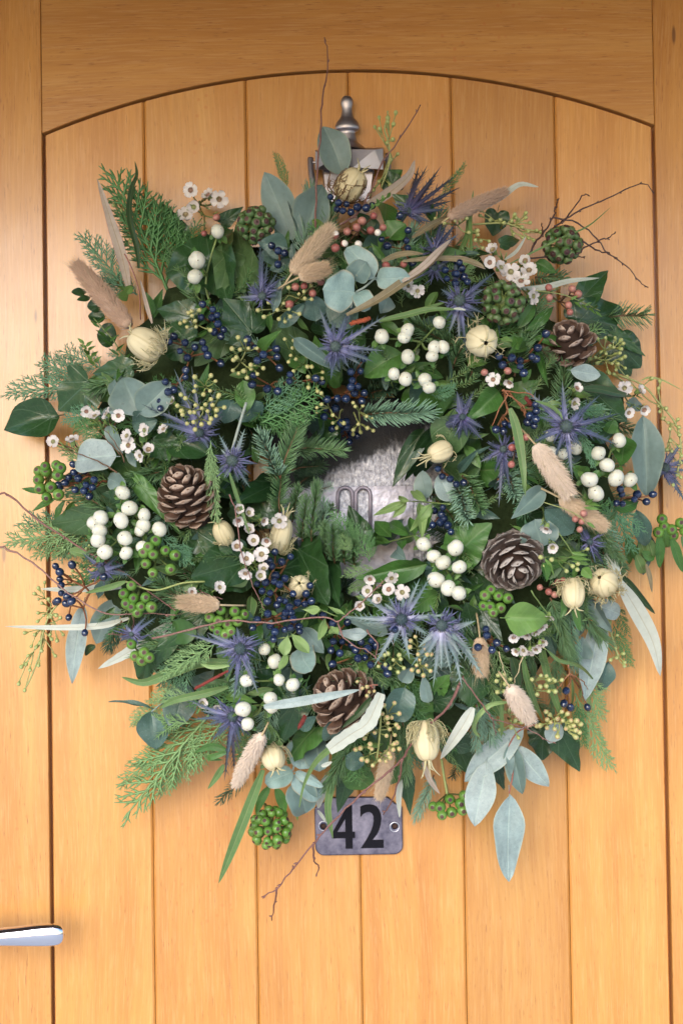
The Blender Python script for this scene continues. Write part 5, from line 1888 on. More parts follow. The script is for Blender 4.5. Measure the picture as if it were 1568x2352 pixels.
# ---- ivy and laurel leaves
IV = [  # kind, material, base, tip, width
    ('ovate', 'ivy', 'A6', (400, 470), (0, 560), 100, .055, .05),
    ('ivy', 'ivy', 'A6', (600, 240), (385, 440), 118), ('ivyp', 'ivy', 'A6', (900, 150), (600, 180), 72),
    ('ivyb', 'ivy', 'A3', (1430, 690), (1110, 740), 150), ('ivyb', 'ivy', 'A3', (1440, 560), (1530, 940), 120),
    ('ivyp', 'ivy', 'A3', (1260, 560), (1090, 260), 60, .045, .04), ('ivyp', 'ivy', 'A4', (-60, 430), (95, 320), 46),
    ('ivyp', 'ivy_light', 'A4', (130, 860), (20, 380), 90), ('ivyb', 'ivy_light', 'A4', (10, 620), (-60, 880), 70),
    ('ivy', 'ivy', 'A4', (150, 1180), (-40, 940), 110), ('ivyp', 'ivy', 'A3', (1330, 1080), (1050, 1010), 90),
    ('ivyb', 'ivy', 'A3', (1300, 1250), (1040, 1210), 90),
    ('ivyb', 'ivy', 'A9', (1320, -30), (1568, 140), 90), ('ivyb', 'ivy', 'A9', (1660, 200), (1320, 300), 120),
    ('ivyb', 'ivy', 'B0', (380, 230), (690, 10), 115), ('ivyb', 'ivy', 'B0', (480, 120), (640, 470), 115), ('ivyp', 'ivy', 'B0', (640, 130), (740, 480), 85),
    ('ivyp', 'ivy', 'A7', (330, 930), (60, 1050), 80), ('ivyp', 'ivy', 'A9', (1390, 560), (1110, 800), 80), ('ivyp', 'ivy', 'A9', (1180, 700), (1060, 920), 55),
    ('ivyb', 'ivy', 'B0', (480, 1120), (350, 1450), 62), ('ivyp', 'ivy', 'B4', (720, 250), (872, 545), 92, .05, .035), ('ivyb', 'ivy', 'B4', (620, 230), (600, 470), 70, .035, .03),
    ('ivyp', 'ivy', 'B4', (240, 470), (352, 672), 46, .035, .028), ('ivyb', 'ivy', 'B1', (130, 960), (120, 1190), 100), ('ivyp', 'ivy', 'B1', (180, 520), (335, 740), 62),
    ('ivyp', 'ivy', 'B1', (120, 600), (90, 480), 60),
    ('ivyb', 'laurel', 'A8', (20, 1420), (220, 1220), 95), ('ivyp', 'ivy', 'A5', (870, 950), (1078, 728), 75, .055, .045), ('ivyb', 'ivy', 'A5', (850, 1120), (1180, 1010), 110, .06, .05),
    ('ivyp', 'ivy', 'A5', (1060, 1160), (1318, 1342), 46, .05, .045), ('ivyb', 'ivy', 'A5', (1130, 1250), (1290, 1420), 82, .045, .04), ('ivyp', 'ivy', 'A5', (1150, 1390), (1230, 1480), 50, .04, .035),
    ('ivyb', 'ivy', 'A8', (890, 240), (1190, 520), 85), ('ivyb', 'ivy', 'A8', (900, 250), (1130, 310), 70),
    ('ivyp', 'ivy', 'B3', (400, 470), (300, 830), 70, .05, .035), ('ivyp', 'ivy', 'B3', (760, 520), (796, 842), 52, .045, .035), ('ivyb', 'ivy', 'B3', (1090, 300), (1210, 560), 72, .05, .04),
    ('ivyp', 'ivy', 'B3', (1380, 480), (1443, 670), 40, .04, .03), ('round', 'laurel', 'B3', (340, 440), (520, 660), 75, .05, .05), ('ovate', 'laurel', 'B3', (720, 500), (660, 620), 50, .06, .055),
    ('ivyp', 'ivy', 'B3', (1120, 360), (1230, 400), 40), ('ivyb', 'ivy', 'B0', (1400, 1150), (1560, 1100), 60), ('ivyb', 'laurel', 'B0', (1400, 1080), (1500, 980), 44),
    ('ivyb', 'ivy', 'A5', (300, 360), (270, 520), 55, .04, .035), ('ivyp', 'ivy', 'A5', (320, 570), (480, 540), 40), ('ovate', 'laurel', 'A5', (560, 700), (710, 770), 32),
    ('round', 'ivy_light', 'A7', (1560, 480), (1470, 720), 92), ('ovate', 'ivy', 'A7', (1500, 480), (1200, 880), 60),
    ('oval', 'laurel', 'A7', (1180, 40), (920, 190), 74), ('ovate', 'laurel', 'A8', (310, 300), (95, 500), 58), ('oval', 'laurel', 'B0', (1420, 400), (1240, 540), 50),
    ('ovate', 'laurel', 'B0', (1350, 215), (860, 300), 56), ('ovate', 'euc_mid', 'B0', (1080, 690), (760, 560), 34),
    ('oval', 'laurel', 'A4', (1080, 300), (1060, 420), 60), ('oval', 'laurel', 'A4', (1090, 540), (1200, 430), 62), ('ovate', 'laurel', 'A4', (1090, 150), (1180, 60), 40),
    ('ivyp', 'ivy', 'A4', (1240, 330), (1110, 230), 55), ('ivyb', 'ivy', 'A4', (1130, 200), (1060, 60), 50, .05, .05),
    ('oval', 'small_dark', 'A5', (500, 1270), (395, 1305), 28), ('oval', 'fresh', 'A5', (90, 1370), (215, 1385), 26), ('spatula', 'laurel', 'A5', (420, 1200), (450, 1290), 30),
    ('lance', 'laurel', 'A5', (500, 1170), (700, 995), 26), ('lance', 'laurel', 'A5', (440, 1150), (568, 955), 30), ('lance', 'laurel', 'A5', (555, 1210), (840, 1265), 26),
    ('lance', 'laurel', 'A8', (575, 10), (640, 270), 18), ('oval', 'laurel', 'A8', (470, 250), (525, 160), 16),
    ('ivyb', 'ivy', 'A6', (740, 1090), (870, 1010), 60), ('ivyp', 'laurel', 'A6', (920, 900), (1230, 1270), 50), ('lance', 'laurel', 'A6', (1170, 620), (1150, 790), 14),
    ('ivyb', 'ivy', 'A6', (1050, 640), (1250, 740), 70), ('round', 'ivy', 'A6', (1160, 620), (1400, 720), 80),
    ('oval', 'laurel', 'A7', (90, 230), (130, 440), 48), ('oval', 'laurel', 'A7', (600, 430), (740, 660), 44), ('ovate', 'laurel', 'A4', (200, 1310), (350, 1160), 30),
    ('ovate', 'laurel', 'A4', (460, 1330), (520, 1459), 50), ('ivyp', 'ivy', 'A4', (760, 650), (850, 770), 46), ('ovate', 'ivy', 'A4', (1330, 330), (1400, 420), 36),
    ('round', 'small_dark', 'A9', (1180, 700), (1300, 640), 60), ('ovate', 'laurel', 'A9', (960, 100), (930, 270), 24),
    ('ovate', 'laurel', 'A8', (1180, 620), (1140, 830), 60), ('oval', 'laurel', 'A8', (1050, 590), (1100, 500), 38), ('oval', 'laurel', 'A8', (900, 880), (830, 830), 38),
    ('ovate', 'laurel', 'A8', (1100, 1100), (1290, 1060), 30), ('oval', 'euc_dark', 'A8', (1250, 1120), (1330, 1380), 44),
]
for e in IV:
    kind, mat, fr, b, t, w = e[:6]
    ah = (e[6], e[7]) if len(e) > 6 else None
    leaf(kind, mat, F(fr, *b), F(fr, *t), w, -.004, .010, None, name='ivy_leaf' if mat.startswith('ivy') else 'green_leaf', abs_h=ah)
leaf('ovate', 'fresh', F('B1', 352, 580), F('B1', 672, 592), 80, .034, .036, .1, name='green_leaf', var=2, label='broad fresh green leaf over the white waxflowers')

# ---- eucalyptus
leafy_stem(pts('A4', '800,350 760,180 745,160'), [(F('K', 740, 1300), F('K', 428, 585), 78, 'euc_mid')], 70, 'oval', 'euc_mid', stem='stem_grey', name='eucalyptus_sprig', abs_h=.058)
leafy_stem(pts('A4', '420,640 460,570 500,540'), [(F('A4', 430, 550), F('A4', 245, 75), 78), (F('A4', 500, 560), F('A4', 640, 150), 84), (F('A4', 510, 590), F('A4', 400, 255), 22)],
           70, 'oval', 'euc_mid', stem='stem_grey', name='eucalyptus_sprig', r=4, abs_h=.092)
leaf('ovate', 'euc_dark', F('A4', 400, 600), F('A4', 190, 560), 60, .0, .006, name='eucalyptus_leaf')
leafy_stem(pts('A4', '830,1010 860,910 920,870 1000,800'),
           [(F('A4', 990, 800), F('A4', 800, 592), 66), (F('A4', 1000, 815), F('A4', 1210, 790), 58), (F('A4', 855, 905), F('A4', 640, 880), 100),
            (F('A4', 870, 900), F('A4', 960, 990), 52), (F('A4', 850, 820), F('A4', 930, 700), 60, 'euc_mid')],
           70, 'dollar', 'euc_round', off=.034, stem='stem_grey', name='eucalyptus_sprig', r=2.6, label='pale round-leaved eucalyptus tip at the top of the wreath')
for kd, mt, fr, b, t, w, o1, o2 in (
        ('oval', 'euc_dark', 'A4', (590, 1100), (560, 920), 60, .0, .01), ('oval', 'euc_dark', 'A4', (680, 1110), (880, 950), 90, .004, .008), ('oval', 'euc_mid', 'A4', (1090, 930), (1040, 1040), 40, .01, .014),
        ('ovate', 'euc_mid', 'A4', (440, 1215), (758, 1455), 38, .022, .03), ('oval', 'euc_dark', 'A4', (330, 1140), (520, 980), 34, .006, .012), ('lance', 'euc_mid', 'A4', (300, 1040), (345, 810), 24, .012, .016),
        ('oval', 'euc_mid', 'A6', (960, 470), (830, 200), 92, .004, .012), ('oval', 'euc_mid', 'A6', (950, 460), (1150, 240), 80, .01, .018), ('oval', 'euc_dark', 'A6', (900, 520), (1060, 500), 60, .0, .008),
        ('lance', 'euc_mid', 'A6', (740, 530), (830, 730), 40, .006, .01), ('oval', 'euc_mid', 'A6', (760, 240), (820, 340), 34, .0, .01), ('lance', 'euc_pale', 'A6', (690, 480), (850, 385), 22, .006, .012),
        ('dollar', 'euc_pale', 'A6', (790, 750), (505, 770), 86, .012, .022), ('oval', 'euc_mid', 'A6', (880, 700), (930, 820), 26, .0, .006), ('round', 'euc_mid', 'A6', (740, 900), (870, 960), 46, .0, .004),
        ('oval', 'euc_dark', 'A7', (110, 380), (200, 500), 70, .0, .004), ('oval', 'euc_dark', 'A7', (640, 480), (560, 640), 50, -.004, 0), ('oval', 'euc_dark', 'A7', (20, 360), (-30, 520), 60, .0, .004),
        ('oval', 'euc_mid', 'H', (1260, 1060), (1230, 760), 46, .0, .006), ('oval', 'euc_pale', 'H', (1540, 1080), (1400, 800), 52, .004, .012),
        ('oval', 'euc_pale', 'B1', (440, 30), (550, 40), 4, 0, 0),
        ('dollar', 'euc_mid', 'A8', (600, 1370), (560, 1180), 96, .006, .012), ('oval', 'euc_dark', 'A8', (820, 1270), (620, 1110), 62, .010, .018), ('ovate', 'euc_mid', 'A8', (620, 970), (390, 1175), 48, .014, .02),
        ('oval', 'euc_pale', 'A8', (800, 160), (1003, 190), 40, .014, .02), ('oval', 'euc_mid', 'A8', (1180, 380), (1290, 400), 34, -.004, .0),
        ('dollar', 'euc_round', 'B0', (480, 780), (540, 930), 76, .006, .014), ('oval', 'euc_mid', 'B0', (500, 640), (635, 820), 40, .010, .014), ('lance', 'euc_pale', 'B0', (950, 690), (725, 690), 30, .022, .026),
        ('dollar', 'euc_dark', 'B0', (1200, 1060), (1130, 1290), 74, .008, .014), ('ovate', 'euc_mid', 'B0', (1360, 1160), (1320, 960), 32, .010, .012), ('oval', 'euc_mid', 'B0', (1180, 1020), (1240, 920), 40, .006, .01),
        ('lance', 'euc_dark', 'B0', (480, 1340), (600, 1250), 30, .0, .004), ('dollar', 'euc_dark', 'B0', (700, 1410), (690, 1300), 50, 0, .004), ('oval', 'euc_dark', 'B3', (360, 430), (480, 500), 50, -.006, 0),
        ('oval', 'euc_mid', 'B0', (1440, 840), (1510, 900), 40, 0, .004), ('oval', 'euc_mid', 'B0', (1130, 110), (1180, 160), 36, 0, .008),
):
    if w < 8: continue
    leaf(kd, mt, F(fr, *b), F(fr, *t), w, o1, o2, name='eucalyptus_leaf')
def eleaf(kd, mt, fr, b, t, w, h0, h1, **k):
    return leaf(kd, mt, F(fr, *b), F(fr, *t), w, name='eucalyptus_leaf', abs_h=(h0, h1), **k)
eleaf('oval', 'euc_pale', 'A9', (570, 490), (470, 1032), 48, .055, .06, var=1, roll=.1)
eleaf('oval', 'euc_mid', 'A9', (790, 450), (655, 758), 62, .06, .065, roll=0)
eleaf('oval', 'euc_dark', 'A9', (1268, 1015), (1190, 1350), 78, .062, .066, roll=.1)
eleaf('oval', 'euc_dark', 'A9', (1040, 1215), (1060, 1480), 74, .055, .06, roll=-.1)
eleaf('lance', 'euc_dark', 'A9', (1045, 1195), (745, 1135), 14, .055, .06, roll=.9)
eleaf('oval', 'euc_dark', 'A9', (1280, 960), (1540, 1040), 60, .07, .075)
leafy_stem(pts('A9', '1035,1220 1120,1150 1270,1010'), [], 10, 'oval', 'euc_pale', stem='stem_grey', name='eucalyptus_stem', abs_h=.06)
leafy_stem(pts('B2', '1420,220 1340,330 1270,530'),
           [(F('B2', 1345, 315), F('B2', 1320, 520), 84), (F('B2', 1275, 545), F('B2', 1080, 610), 52), (F('B2', 1280, 560), F('B2', 1470, 720), 60), (F('B2', 1440, 310), F('B2', 1440, 530), 62, 'euc_mid'),
            (F('B2', 1290, 540), F('B2', 1480, 640), 26), (F('B2', 1290, 610), F('B2', 1370, 835), 78, 'euc_mid')],
           80, 'dollar', 'euc_round', stem='stem_grey', name='eucalyptus_sprig', r=2.6, abs_h=.075, label='round-leaved eucalyptus sprig above the number plate')
strap(pts('B0', '235,1187 420,1160 700,1110 890,1070'), 22, 'euc_pale', .055, 'eucalyptus_leaf', fold=.2)
leafy_stem(pts('B0', '880,1072 960,1040 1015,1038'), [], 10, 'oval', 'euc_pale', off=.055, stem='stem_red', r=1.2, name='red_leaf_stalk')
leafy_stem(pts('B4', '570,210 470,245 410,300 360,420 405,530 380,690'),
           [(F('B4', 475, 238), F('B4', 78, 610), 66), (F('B4', 225, 470), F('B4', 150, 912), 68), (F('B4', 381, 690), F('B4', 370, 1283), 76), (F('B4', 385, 340), F('B4', 467, 698), 50, 'euc_mid'),
            (F('B4', 420, 360), F('B4', 645, 655), 56), (F('B4', 385, 400), F('B4', 392, 560), 22, 'euc_mid')],
           60, 'oval', 'euc_pale', stem='stem_red', name='eucalyptus_sprig', r=1.7, abs_h=.07, label='pale blue eucalyptus sprig hanging from the lower right of the wreath')
eleaf('oval', 'euc_pale', 'B4', (720, 200), (650, 345), 44, .06, .06)
eleaf('oval', 'euc_pale', 'B1', (1010, 540), (902, 1145), 60, .066, .06, roll=.05, var=3)
eleaf('oval', 'euc_mid', 'B1', (930, 440), (1075, 690), 36, .085, .085, roll=.5)
eleaf('dollar', 'euc_pale', 'B1', (960, 490), (1150, 540), 46, .075, .075)
eleaf('oval', 'euc_dark', 'B1', (1060, 880), (1010, 1095), 42, .05, .045)
eleaf('ovate', 'euc_mid', 'B1', (870, 860), (890, 710), 52, .07, .075)
eleaf('oval', 'euc_mid', 'A8', (1290, 470), (1330, 1028), 76, .075, .07, roll=.05, var=2)
eleaf('oval', 'euc_mid', 'B1', (870, 530), (860, 700), 30, .07, .075)
eleaf('ivyp', 'euc_mid', 'B1', (940, 410), (810, 470), 30, .10, .10)

# ---- long narrow leaves
strap(pts('A3', '885,890 830,640 760,420 664,125'), 25, 'pinkish', 0, abs_h=(.07, .06))
strap(pts('A3', '950,740 935,600 895,440 885,330 905,190 937,100 922,5'), 14, 'strap_dark', 0, abs_h=(.07, .05), fold=.7)
strap(pts('A3', '1040,1115 1000,980 960,820'), 10, 'pinkish', .004)
strap(pts('A3', '850,890 790,820 740,850'), 14, 'fresh', .004)
strap(pts('A4', '820,420 960,310 1120,200 1230,100 1265,0'), 24, 'pinkish', 0, abs_h=(.085, .06))
strap(pts('A5', '200,330 330,250 450,165 580,182'), 14, 'silver', 0, abs_h=(.06, .05), fold=.2)
strap(pts('A4', '800,1060 1000,960 1220,810 1400,670 1515,540'), 21, 'strap_brown', .04, twist=.5)
strap(pts('A4', '1180,830 1330,720 1430,620 1515,540'), 17, 'pinkish', .043, fold=.1)
strap(pts('A4', '1040,690 1180,640 1330,640'), 14, 'strap_brown', .024)
strap(pts('A4', '1180,690 1400,670 1600,680 1700,710 1745,740'), 13, 'strap_brown', .028)
strap(pts('A4', '1250,530 1400,430 1568,365'), 15, 'strap_brown', .012)
strap(pts('A4', '1010,1100 1200,1060 1380,1020 1568,1020'), 14, 'strap', .026)
strap(pts('A4', '1150,1060 1350,1010 1490,965'), 9, 'strap', .022)
strap(pts('A5', '350,725 560,620 760,520 920,450 1075,320'), 5, 'strap', 0, abs_h=(.11, .07))
strap(pts('A5', '440,880 620,870 800,825 995,805'), 14, 'silver', 0, abs_h=(.11, .075))
strap(pts('A5', '350,680 430,620 495,520'), 8, 'silver', 0, abs_h=(.10, .085))
strap(pts('A5', '120,630 115,400 135,205'), 9, 'strap', 0, abs_h=(.10, .07))
strap(pts('A5', '30,640 90,520 100,350'), 12, 'strap', 0, abs_h=(.095, .07))
strap(pts('A5', '0,660 110,690 220,745'), 13, 'pinkish', .026)
strap(pts('A5', '0,1015 50,1018 85,1025'), 6, 'silver', .03)
strap(pts('A9', '880,580 700,630 400,645 35,637'), 15, 'silver', 0, abs_h=(.10, .085), fold=.15)
strap(pts('A9', '830,370 650,375 450,385 280,380'), 16, 'silver', 0, abs_h=(.085, .07), fold=.2)
strap(pts('A9', '860,330 740,370 580,410'), 14, 'strap', .012)
strap(pts('A9', '1170,610 1010,730 850,830 670,926'), 28, 'silver', 0, abs_h=(.11, .08), fold=.15, serr=.15)
strap(pts('A9', '1600,880 1350,890 1150,960 980,1020 830,985'), 24, 'strap', 0, abs_h=(.13, .085), fold=.5)
strap(pts('A9', '1560,1050 1400,1095 1200,1140 1090,1200'), 18, 'strap', 0, abs_h=(.13, .1))
strap(pts('A9', '1568,905 1450,915 1370,895'), 10, 'pale_leaf', .03)
strap(pts('A9', '650,770 610,790 583,835'), 18, 'strap_dark', 0, abs_h=(.06, .05))
strap(pts('B2', '1200,320 1130,420 1050,520'), 26, 'strap', 0, abs_h=(.10, .095))
strap(pts('B2', '1068,525 1000,700 900,960 830,1140 765,1300'), 25, 'strap', 0, abs_h=(.095, .06), fold=.3)
strap(pts('B2', '800,490 760,560 692,655'), 15, 'strap', 0, abs_h=(.07, .055))
strap(pts('B2', '830,395 720,365 600,405'), 18, 'laurel', 0, abs_h=(.07, .055))
strap(pts('B2', '830,400 740,430 700,445 795,458'), 14, 'laurel', 0, abs_h=(.07, .06))
strap(pts('B2', '1110,640 1060,720 1020,830'), 20, 'laurel', 0, abs_h=(.06, .05))
strap(pts('B2', '1160,650 1200,740 1210,830'), 24, 'laurel', 0, abs_h=(.06, .05))
strap(pts('B3', '600,0 560,100 500,210 380,290 240,390'), 36, 'silver', .045, fold=.12, serr=.25, prof=lambda t: .25 + .75 * math.sin(math.pi * (.15 + .6 * t)))
strap(pts('B3', '260,370 170,450 110,540 65,650 40,780'), 16, 'strap', 0, abs_h=(.125, .08), prof=lambda t: 1 - .85 * t)
strap(pts('B3', '530,30 450,130 330,240'), 17, 'strap_dark', .035)
strap(pts('B3', '1225,100 1140,250 1005,447'), 30, 'silver', .032, fold=.2)
strap(pts('B3', '300,330 290,480 250,660 235,800 270,995'), 24, 'strap', 0, abs_h=(.085, .055), fold=.3, prof=lambda t: 1 - .45 * t if t < .85 else (1 - t) / .15 * .6 + .03)
strap(pts('B3', '230,560 190,680 170,790'), 22, 'silver', 0, abs_h=(.05, .04))
strap(pts('B3', '165,800 195,840 222,885'), 8, 'silver', 0, abs_h=(.04, .035))
strap(pts('B3', '20,650 15,750 28,872'), 12, 'fresh', 0, abs_h=(.07, .06))
strap(pts('B3', '735,590 720,700 725,852'), 14, 'silver', 0, abs_h=(.05, .04))
strap(pts('B3', '885,470 930,590 1000,690'), 13, 'pinkish', 0, abs_h=(.065, .055))
strap(pts('B3', '190,500 230,485 265,470'), 10, 'silver', .02)
strap(pts('B1', '1130,330 1260,540 1360,740 1415,980'), 40, 'silver', 0, abs_h=(.09, .06), fold=.15, tipw=.02)
strap(pts('B1', '1035,140 1090,220 1145,312'), 24, 'silver', 0, abs_h=(.10, .09), fold=.15)
strap(pts('B1', '1140,280 1250,410 1375,550'), 19, 'strap_dark', 0, abs_h=(.075, .05))
strap(pts('B1', '1315,210 1340,300 1357,405'), 11, 'strap_brown', 0, abs_h=(.06, .05))
strap(pts('B1', '475,850 500,990 550,1150 615,1290'), 15, 'strap', .012)
strap(pts('B1', '600,800 650,1000 720,1200 800,1330 880,1445'), 18, 'strap', 0, abs_h=(.11, .06), prof=lambda t: 1 - .9 * t ** 2)
strap(pts('B1', '400,850 430,950 450,1080'), 24, 'strap_dark', .004)
strap(pts('B1', '510,850 540,920 550,980'), 20, 'strap_dark', .004)
strap(pts('B1', '640,800 720,870 870,915 980,1030'), 9, 'strap', .02)
strap(pts('B1', '370,1155 250,1175 160,1260 140,1340 180,1400'), 12, 'pale_leaf', .024)
strap(pts('B1', '320,1150 330,1290 325,1400'), 10, 'strap', .006)
strap(pts('B1', '810,1000 815,1100 805,1200'), 7, 'strap', .016)
strap(pts('B1', '820,490 840,580 865,670'), 18, 'laurel', .03)
strap(pts('B1', '740,450 755,520 730,580'), 14, 'laurel', .02)
strap(pts('A8', '385,420 430,560 465,760 490,1025'), 22, 'strap', .034, fold=.35, serr=.06)
strap(pts('A8', '870,285 1000,290 1120,320 1225,338'), 20, 'strap_dark', .02)
strap(pts('A8', '560,370 650,400 720,450 745,500'), 8, 'strap', .04)
strap(pts('A7', '0,860 60,1050 140,1290'), 9, 'strap', .04)
for q in ('1290,130 1340,160 1365,130', '1210,60 1240,140 1260,205', '1400,20 1410,130 1405,235', '1490,40 1530,150 1565,265', '1250,150 1280,230 1310,270', '1190,20 1200,120 1200,210', '1330,40 1350,110 1362,190', '1560,20 1590,90 1620,150', '1440,-40 1450,60 1440,100', '1270,30 1300,130 1300,210'):
    strap(pts('B1', q), rnd.uniform(18, 26), rnd.choice(['laurel', 'laurel', 'strap']), 0, 'green_leaf', abs_h=(.06, .045))
leaf('oval', 'euc_dark', F('B1', 1330, 0), F('B1', 1290, 280), 50, name='green_leaf', abs_h=(.05, .04))

# ---- small leafy shoots
leafy_stem(pts('H', '1540,1115 1300,1095 1060,1080'), [(F('H', 1070, 1085), F('H', 695, 1240)), (F('H', 1065, 1090), F('H', 912, 1262)), (F('H', 1215, 1095), F('H', 1235, 1470), 26), (F('H', 1340, 1105), F('H', 1110, 1412), 26),
            (F('H', 1275, 1078), F('H', 1085, 952), 20), (F('H', 1090, 1080), F('H', 950, 1045), 14)], 19, 'lance', 'pale_leaf', off=.02, name='leafy_shoot')
leafy_stem(pts('H', '680,1540 900,1510 1280,1410'), [(F('H', 900, 1470), F('H', 730, 1290), 36), (F('H', 1090, 1435), F('H', 820, 1285), 32), (F('H', 880, 1520), F('H', 690, 1470), 20), (F('H', 1000, 1490), F('H', 1020, 1570), 24),
            (F('H', 1150, 1450), F('H', 1100, 1250), 26), (F('H', 1200, 1430), F('H', 1340, 1180), 24), (F('H', 850, 1530), F('H', 700, 1520), 16)], 24, 'lance', 'laurel', off=.008, name='leafy_shoot')
leafy_stem(pts('A6', '700,1050 540,1050 390,1050 280,1000'), [(F('A6', 320, 995), F('A6', 137, 970), 14), (F('A6', 380, 1040), F('A6', 215, 1127), 16), (F('A6', 440, 1050), F('A6', 365, 1190), 15), (F('A6', 510, 1060), F('A6', 425, 1200), 18),
            (F('A6', 590, 1060), F('A6', 540, 1170), 14), (F('A6', 390, 1010), F('A6', 410, 950), 12), (F('A6', 300, 1020), F('A6', 350, 930), 14), (F('A6', 450, 1030), F('A6', 480, 990), 10)],
           16, 'lance', 'laurel', stem='stem_green', abs_h=.062, name='leafy_shoot')
leafy_stem(pts('B0', '330,720 440,690 560,520 740,570'), [(F('B0', 400, 690), F('B0', 375, 840), 28), (F('B0', 420, 680), F('B0', 545, 825), 28), (F('B0', 660, 570), F('B0', 615, 720), 20), (F('B0', 500, 520), F('B0', 625, 520), 20),
            (F('B0', 680, 640), F('B0', 740, 690), 24), (F('B0', 400, 800), F('B0', 350, 930), 18), (F('B0', 670, 500), F('B0', 790, 560), 12)], 22, 'spatula', 'pale_leaf', off=.028, name='leafy_shoot')
leafy_stem(pts('A9', '860,330 1050,390 1250,340 1400,330'), [], 10, 'lance', 'fresh', off=.02, stem='stem_yellow', r=2.4, name='green_stem')
leafy_stem(pts('A3', '860,1400 780,1240 640,1080'), [(F('A3', 860 - 22 * i, 1400 - 32 * i), F('A3', 860 - 22 * i + (60 if i % 2 else -75), 1400 - 32 * i - 50), 7) for i in range(10)], 7, 'lance', 'laurel', abs_h=.062, name='leafy_shoot')
leafy_stem(pts('A3', '660,1420 600,1330 560,1240'), [(F('A3', 650 - 9 * i, 1400 - 18 * i), F('A3', 650 - 9 * i + (50 if i % 2 else -50), 1360 - 18 * i), 8) for i in range(9)], 8, 'lance', 'fresh', abs_h=.06, name='leafy_shoot')
leafy_stem(pts('A3', '720,920 600,930 500,900'), [(F('A3', 590, 900), F('A3', 485, 905), 20), (F('A3', 620, 940), F('A3', 530, 950), 16), (F('A3', 700, 1000), F('A3', 590, 990), 34), (F('A3', 720, 1080), F('A3', 600, 1060), 34), (F('A3', 800, 1200), F('A3', 660, 1190), 60)], 20, 'oval', 'ivy', abs_h=.045, name='leafy_shoot', stem='stem_brown')
leafy_stem(pts('A3', '960,1090 950,900 900,740 850,640'), [(F('A3', 880, 930), F('A3', 795, 935), 24, 'fresh'), (F('A3', 860, 920), F('A3', 905, 850), 20, 'fresh'), (F('A3', 1050, 1080), F('A3', 1115, 880), 22, 'laurel'), (F('A3', 1040, 1060), F('A3', 1000, 900), 26, 'laurel')], 20, 'lance', 'fresh', stem='stem_red', abs_h=.075, name='red_leafy_stem')
leafy_stem(pts('B1', '720,0 790,100 830,180'), [(F('B1', 790, 160), F('B1', 940, 185), 10, 'fresh'), (F('B1', 810, 190), F('B1', 940, 215), 9, 'fresh'), (F('B1', 800, 130), F('B1', 920, 150), 9, 'fresh'), (F('B1', 620, 170), F('B1', 690, 290), 9, 'fresh'), (F('B1', 650, 210), F('B1', 660, 280), 8, 'fresh'), (F('B1', 880, 240), F('B1', 950, 310), 26, 'fresh'),
            (F('B1', 610, 200), F('B1', 640, 330), 22, 'laurel')], 10, 'lance', 'fresh', off=.03, name='leafy_shoot')
leafy_stem(pts('A8', '620,1065 760,1110 860,1160 900,1200'), [(F('A8', 900, 1060), F('A8', 1010, 1090), 10), (F('A8', 900, 1080), F('A8', 960, 1040), 8), (F('A8', 890, 1100), F('A8', 1000, 1110), 8), (F('A8', 880, 1040), F('A8', 900, 1000), 8), (F('A8', 910, 1200), F('A8', 970, 1240), 8)], 9, 'lance', 'fresh', off=.04, stem='stem_yellow', name='leafy_shoot', r=1.2)
leafy_stem(pts('A5', '560,890 750,920 900,980 1000,1030'), [(F('A5', 800 + 24 * i, 955 + 11 * i), F('A5', 850 + 24 * i, 955 + 11 * i + (40 if i % 2 else -30)), 6) for i in range(8)], 6, 'lance', 'fresh', off=.034, stem='stem_yellow', name='leafy_shoot', r=1.3)
leafy_stem(pts('A4', '960,340 1020,280 1090,250'), [(F('A4', 980 + 18 * i, 330 - 14 * i), F('A4', 980 + 18 * i + (34 if i % 2 else -8), 290 - 14 * i), 8) for i in range(6)], 8, 'lance', 'fresh', off=.03, name='leafy_shoot')
leafy_stem(pts('A4', '740,560 850,600 980,590'), [(F('A4', 740 + 24 * i, 560 + 8 * i), F('A4', 770 + 24 * i, 560 + 8 * i + (50 if i % 2 else -46)), 6) for i in range(10)], 6, 'lance', 'small_dark', off=.008, name='leafy_shoot')

# ---- pine cones
pine_cone((428, 1135), (-.22, -.60, .72), 168, 74, 'scale_brown', 60, 1.0, .012, 'brown pine cone standing upright on the left side of the wreath')
pine_cone((1180, 1292), (.15, -.78, -.55), 138, 76, 'scale_grey', 56, 1.0, .006, 'greyish pine cone facing outward on the right side of the wreath')
pine_cone((785, 1605), (-.60, -.50, .50), 160, 82, 'scale_brown', 48, 1.0, .008, 'open brown pine cone near the bottom of the wreath')
pine_cone((1306, 785), (-.30, -.62, .65), 115, 66, 'scale_red', 34, 1.0, .006, 'russet pine cone at the upper right of the wreath')

# ---- blue berries
blue_cluster(pts('A4', '690,250 745,290 800,300 735,335 775,345 830,355 875,320 935,325 975,310'), off=.02)
blue_cluster(pts('A4', '290,585 335,620 378,635 333,712'), 10.5)
blue_cluster(pts('A4', '1040,540 1080,585 1165,380 1220,480 1210,550 1220,600 1250,700'), off=.014)
blue_cluster(pts('A4', '1475,750 1540,775 1487,810 1545,840 1555,700 A5 40,700 20,775 55,740 70,800 95,830 15,845'), off=.022)
blue_cluster(pts('A3', '1385,985 1455,1020 1375,1075 1450,1075 1485,1060 1490,1120 1465,1175 1510,1205 1530,1160'))
blue_cluster(pts('A3', '1190,1205 1155,1240 1265,1248 1385,1245 1332,1280 1400,1290 1230,1305 1280,1350 1420,1335 1510,1390 1270,1440'), label='loose cluster of dark blue berries below the left hare tail')
blue_cluster(pts('A6', '1270,160 1268,208 1190,295 1150,310 1095,372 1095,420 1130,240'))
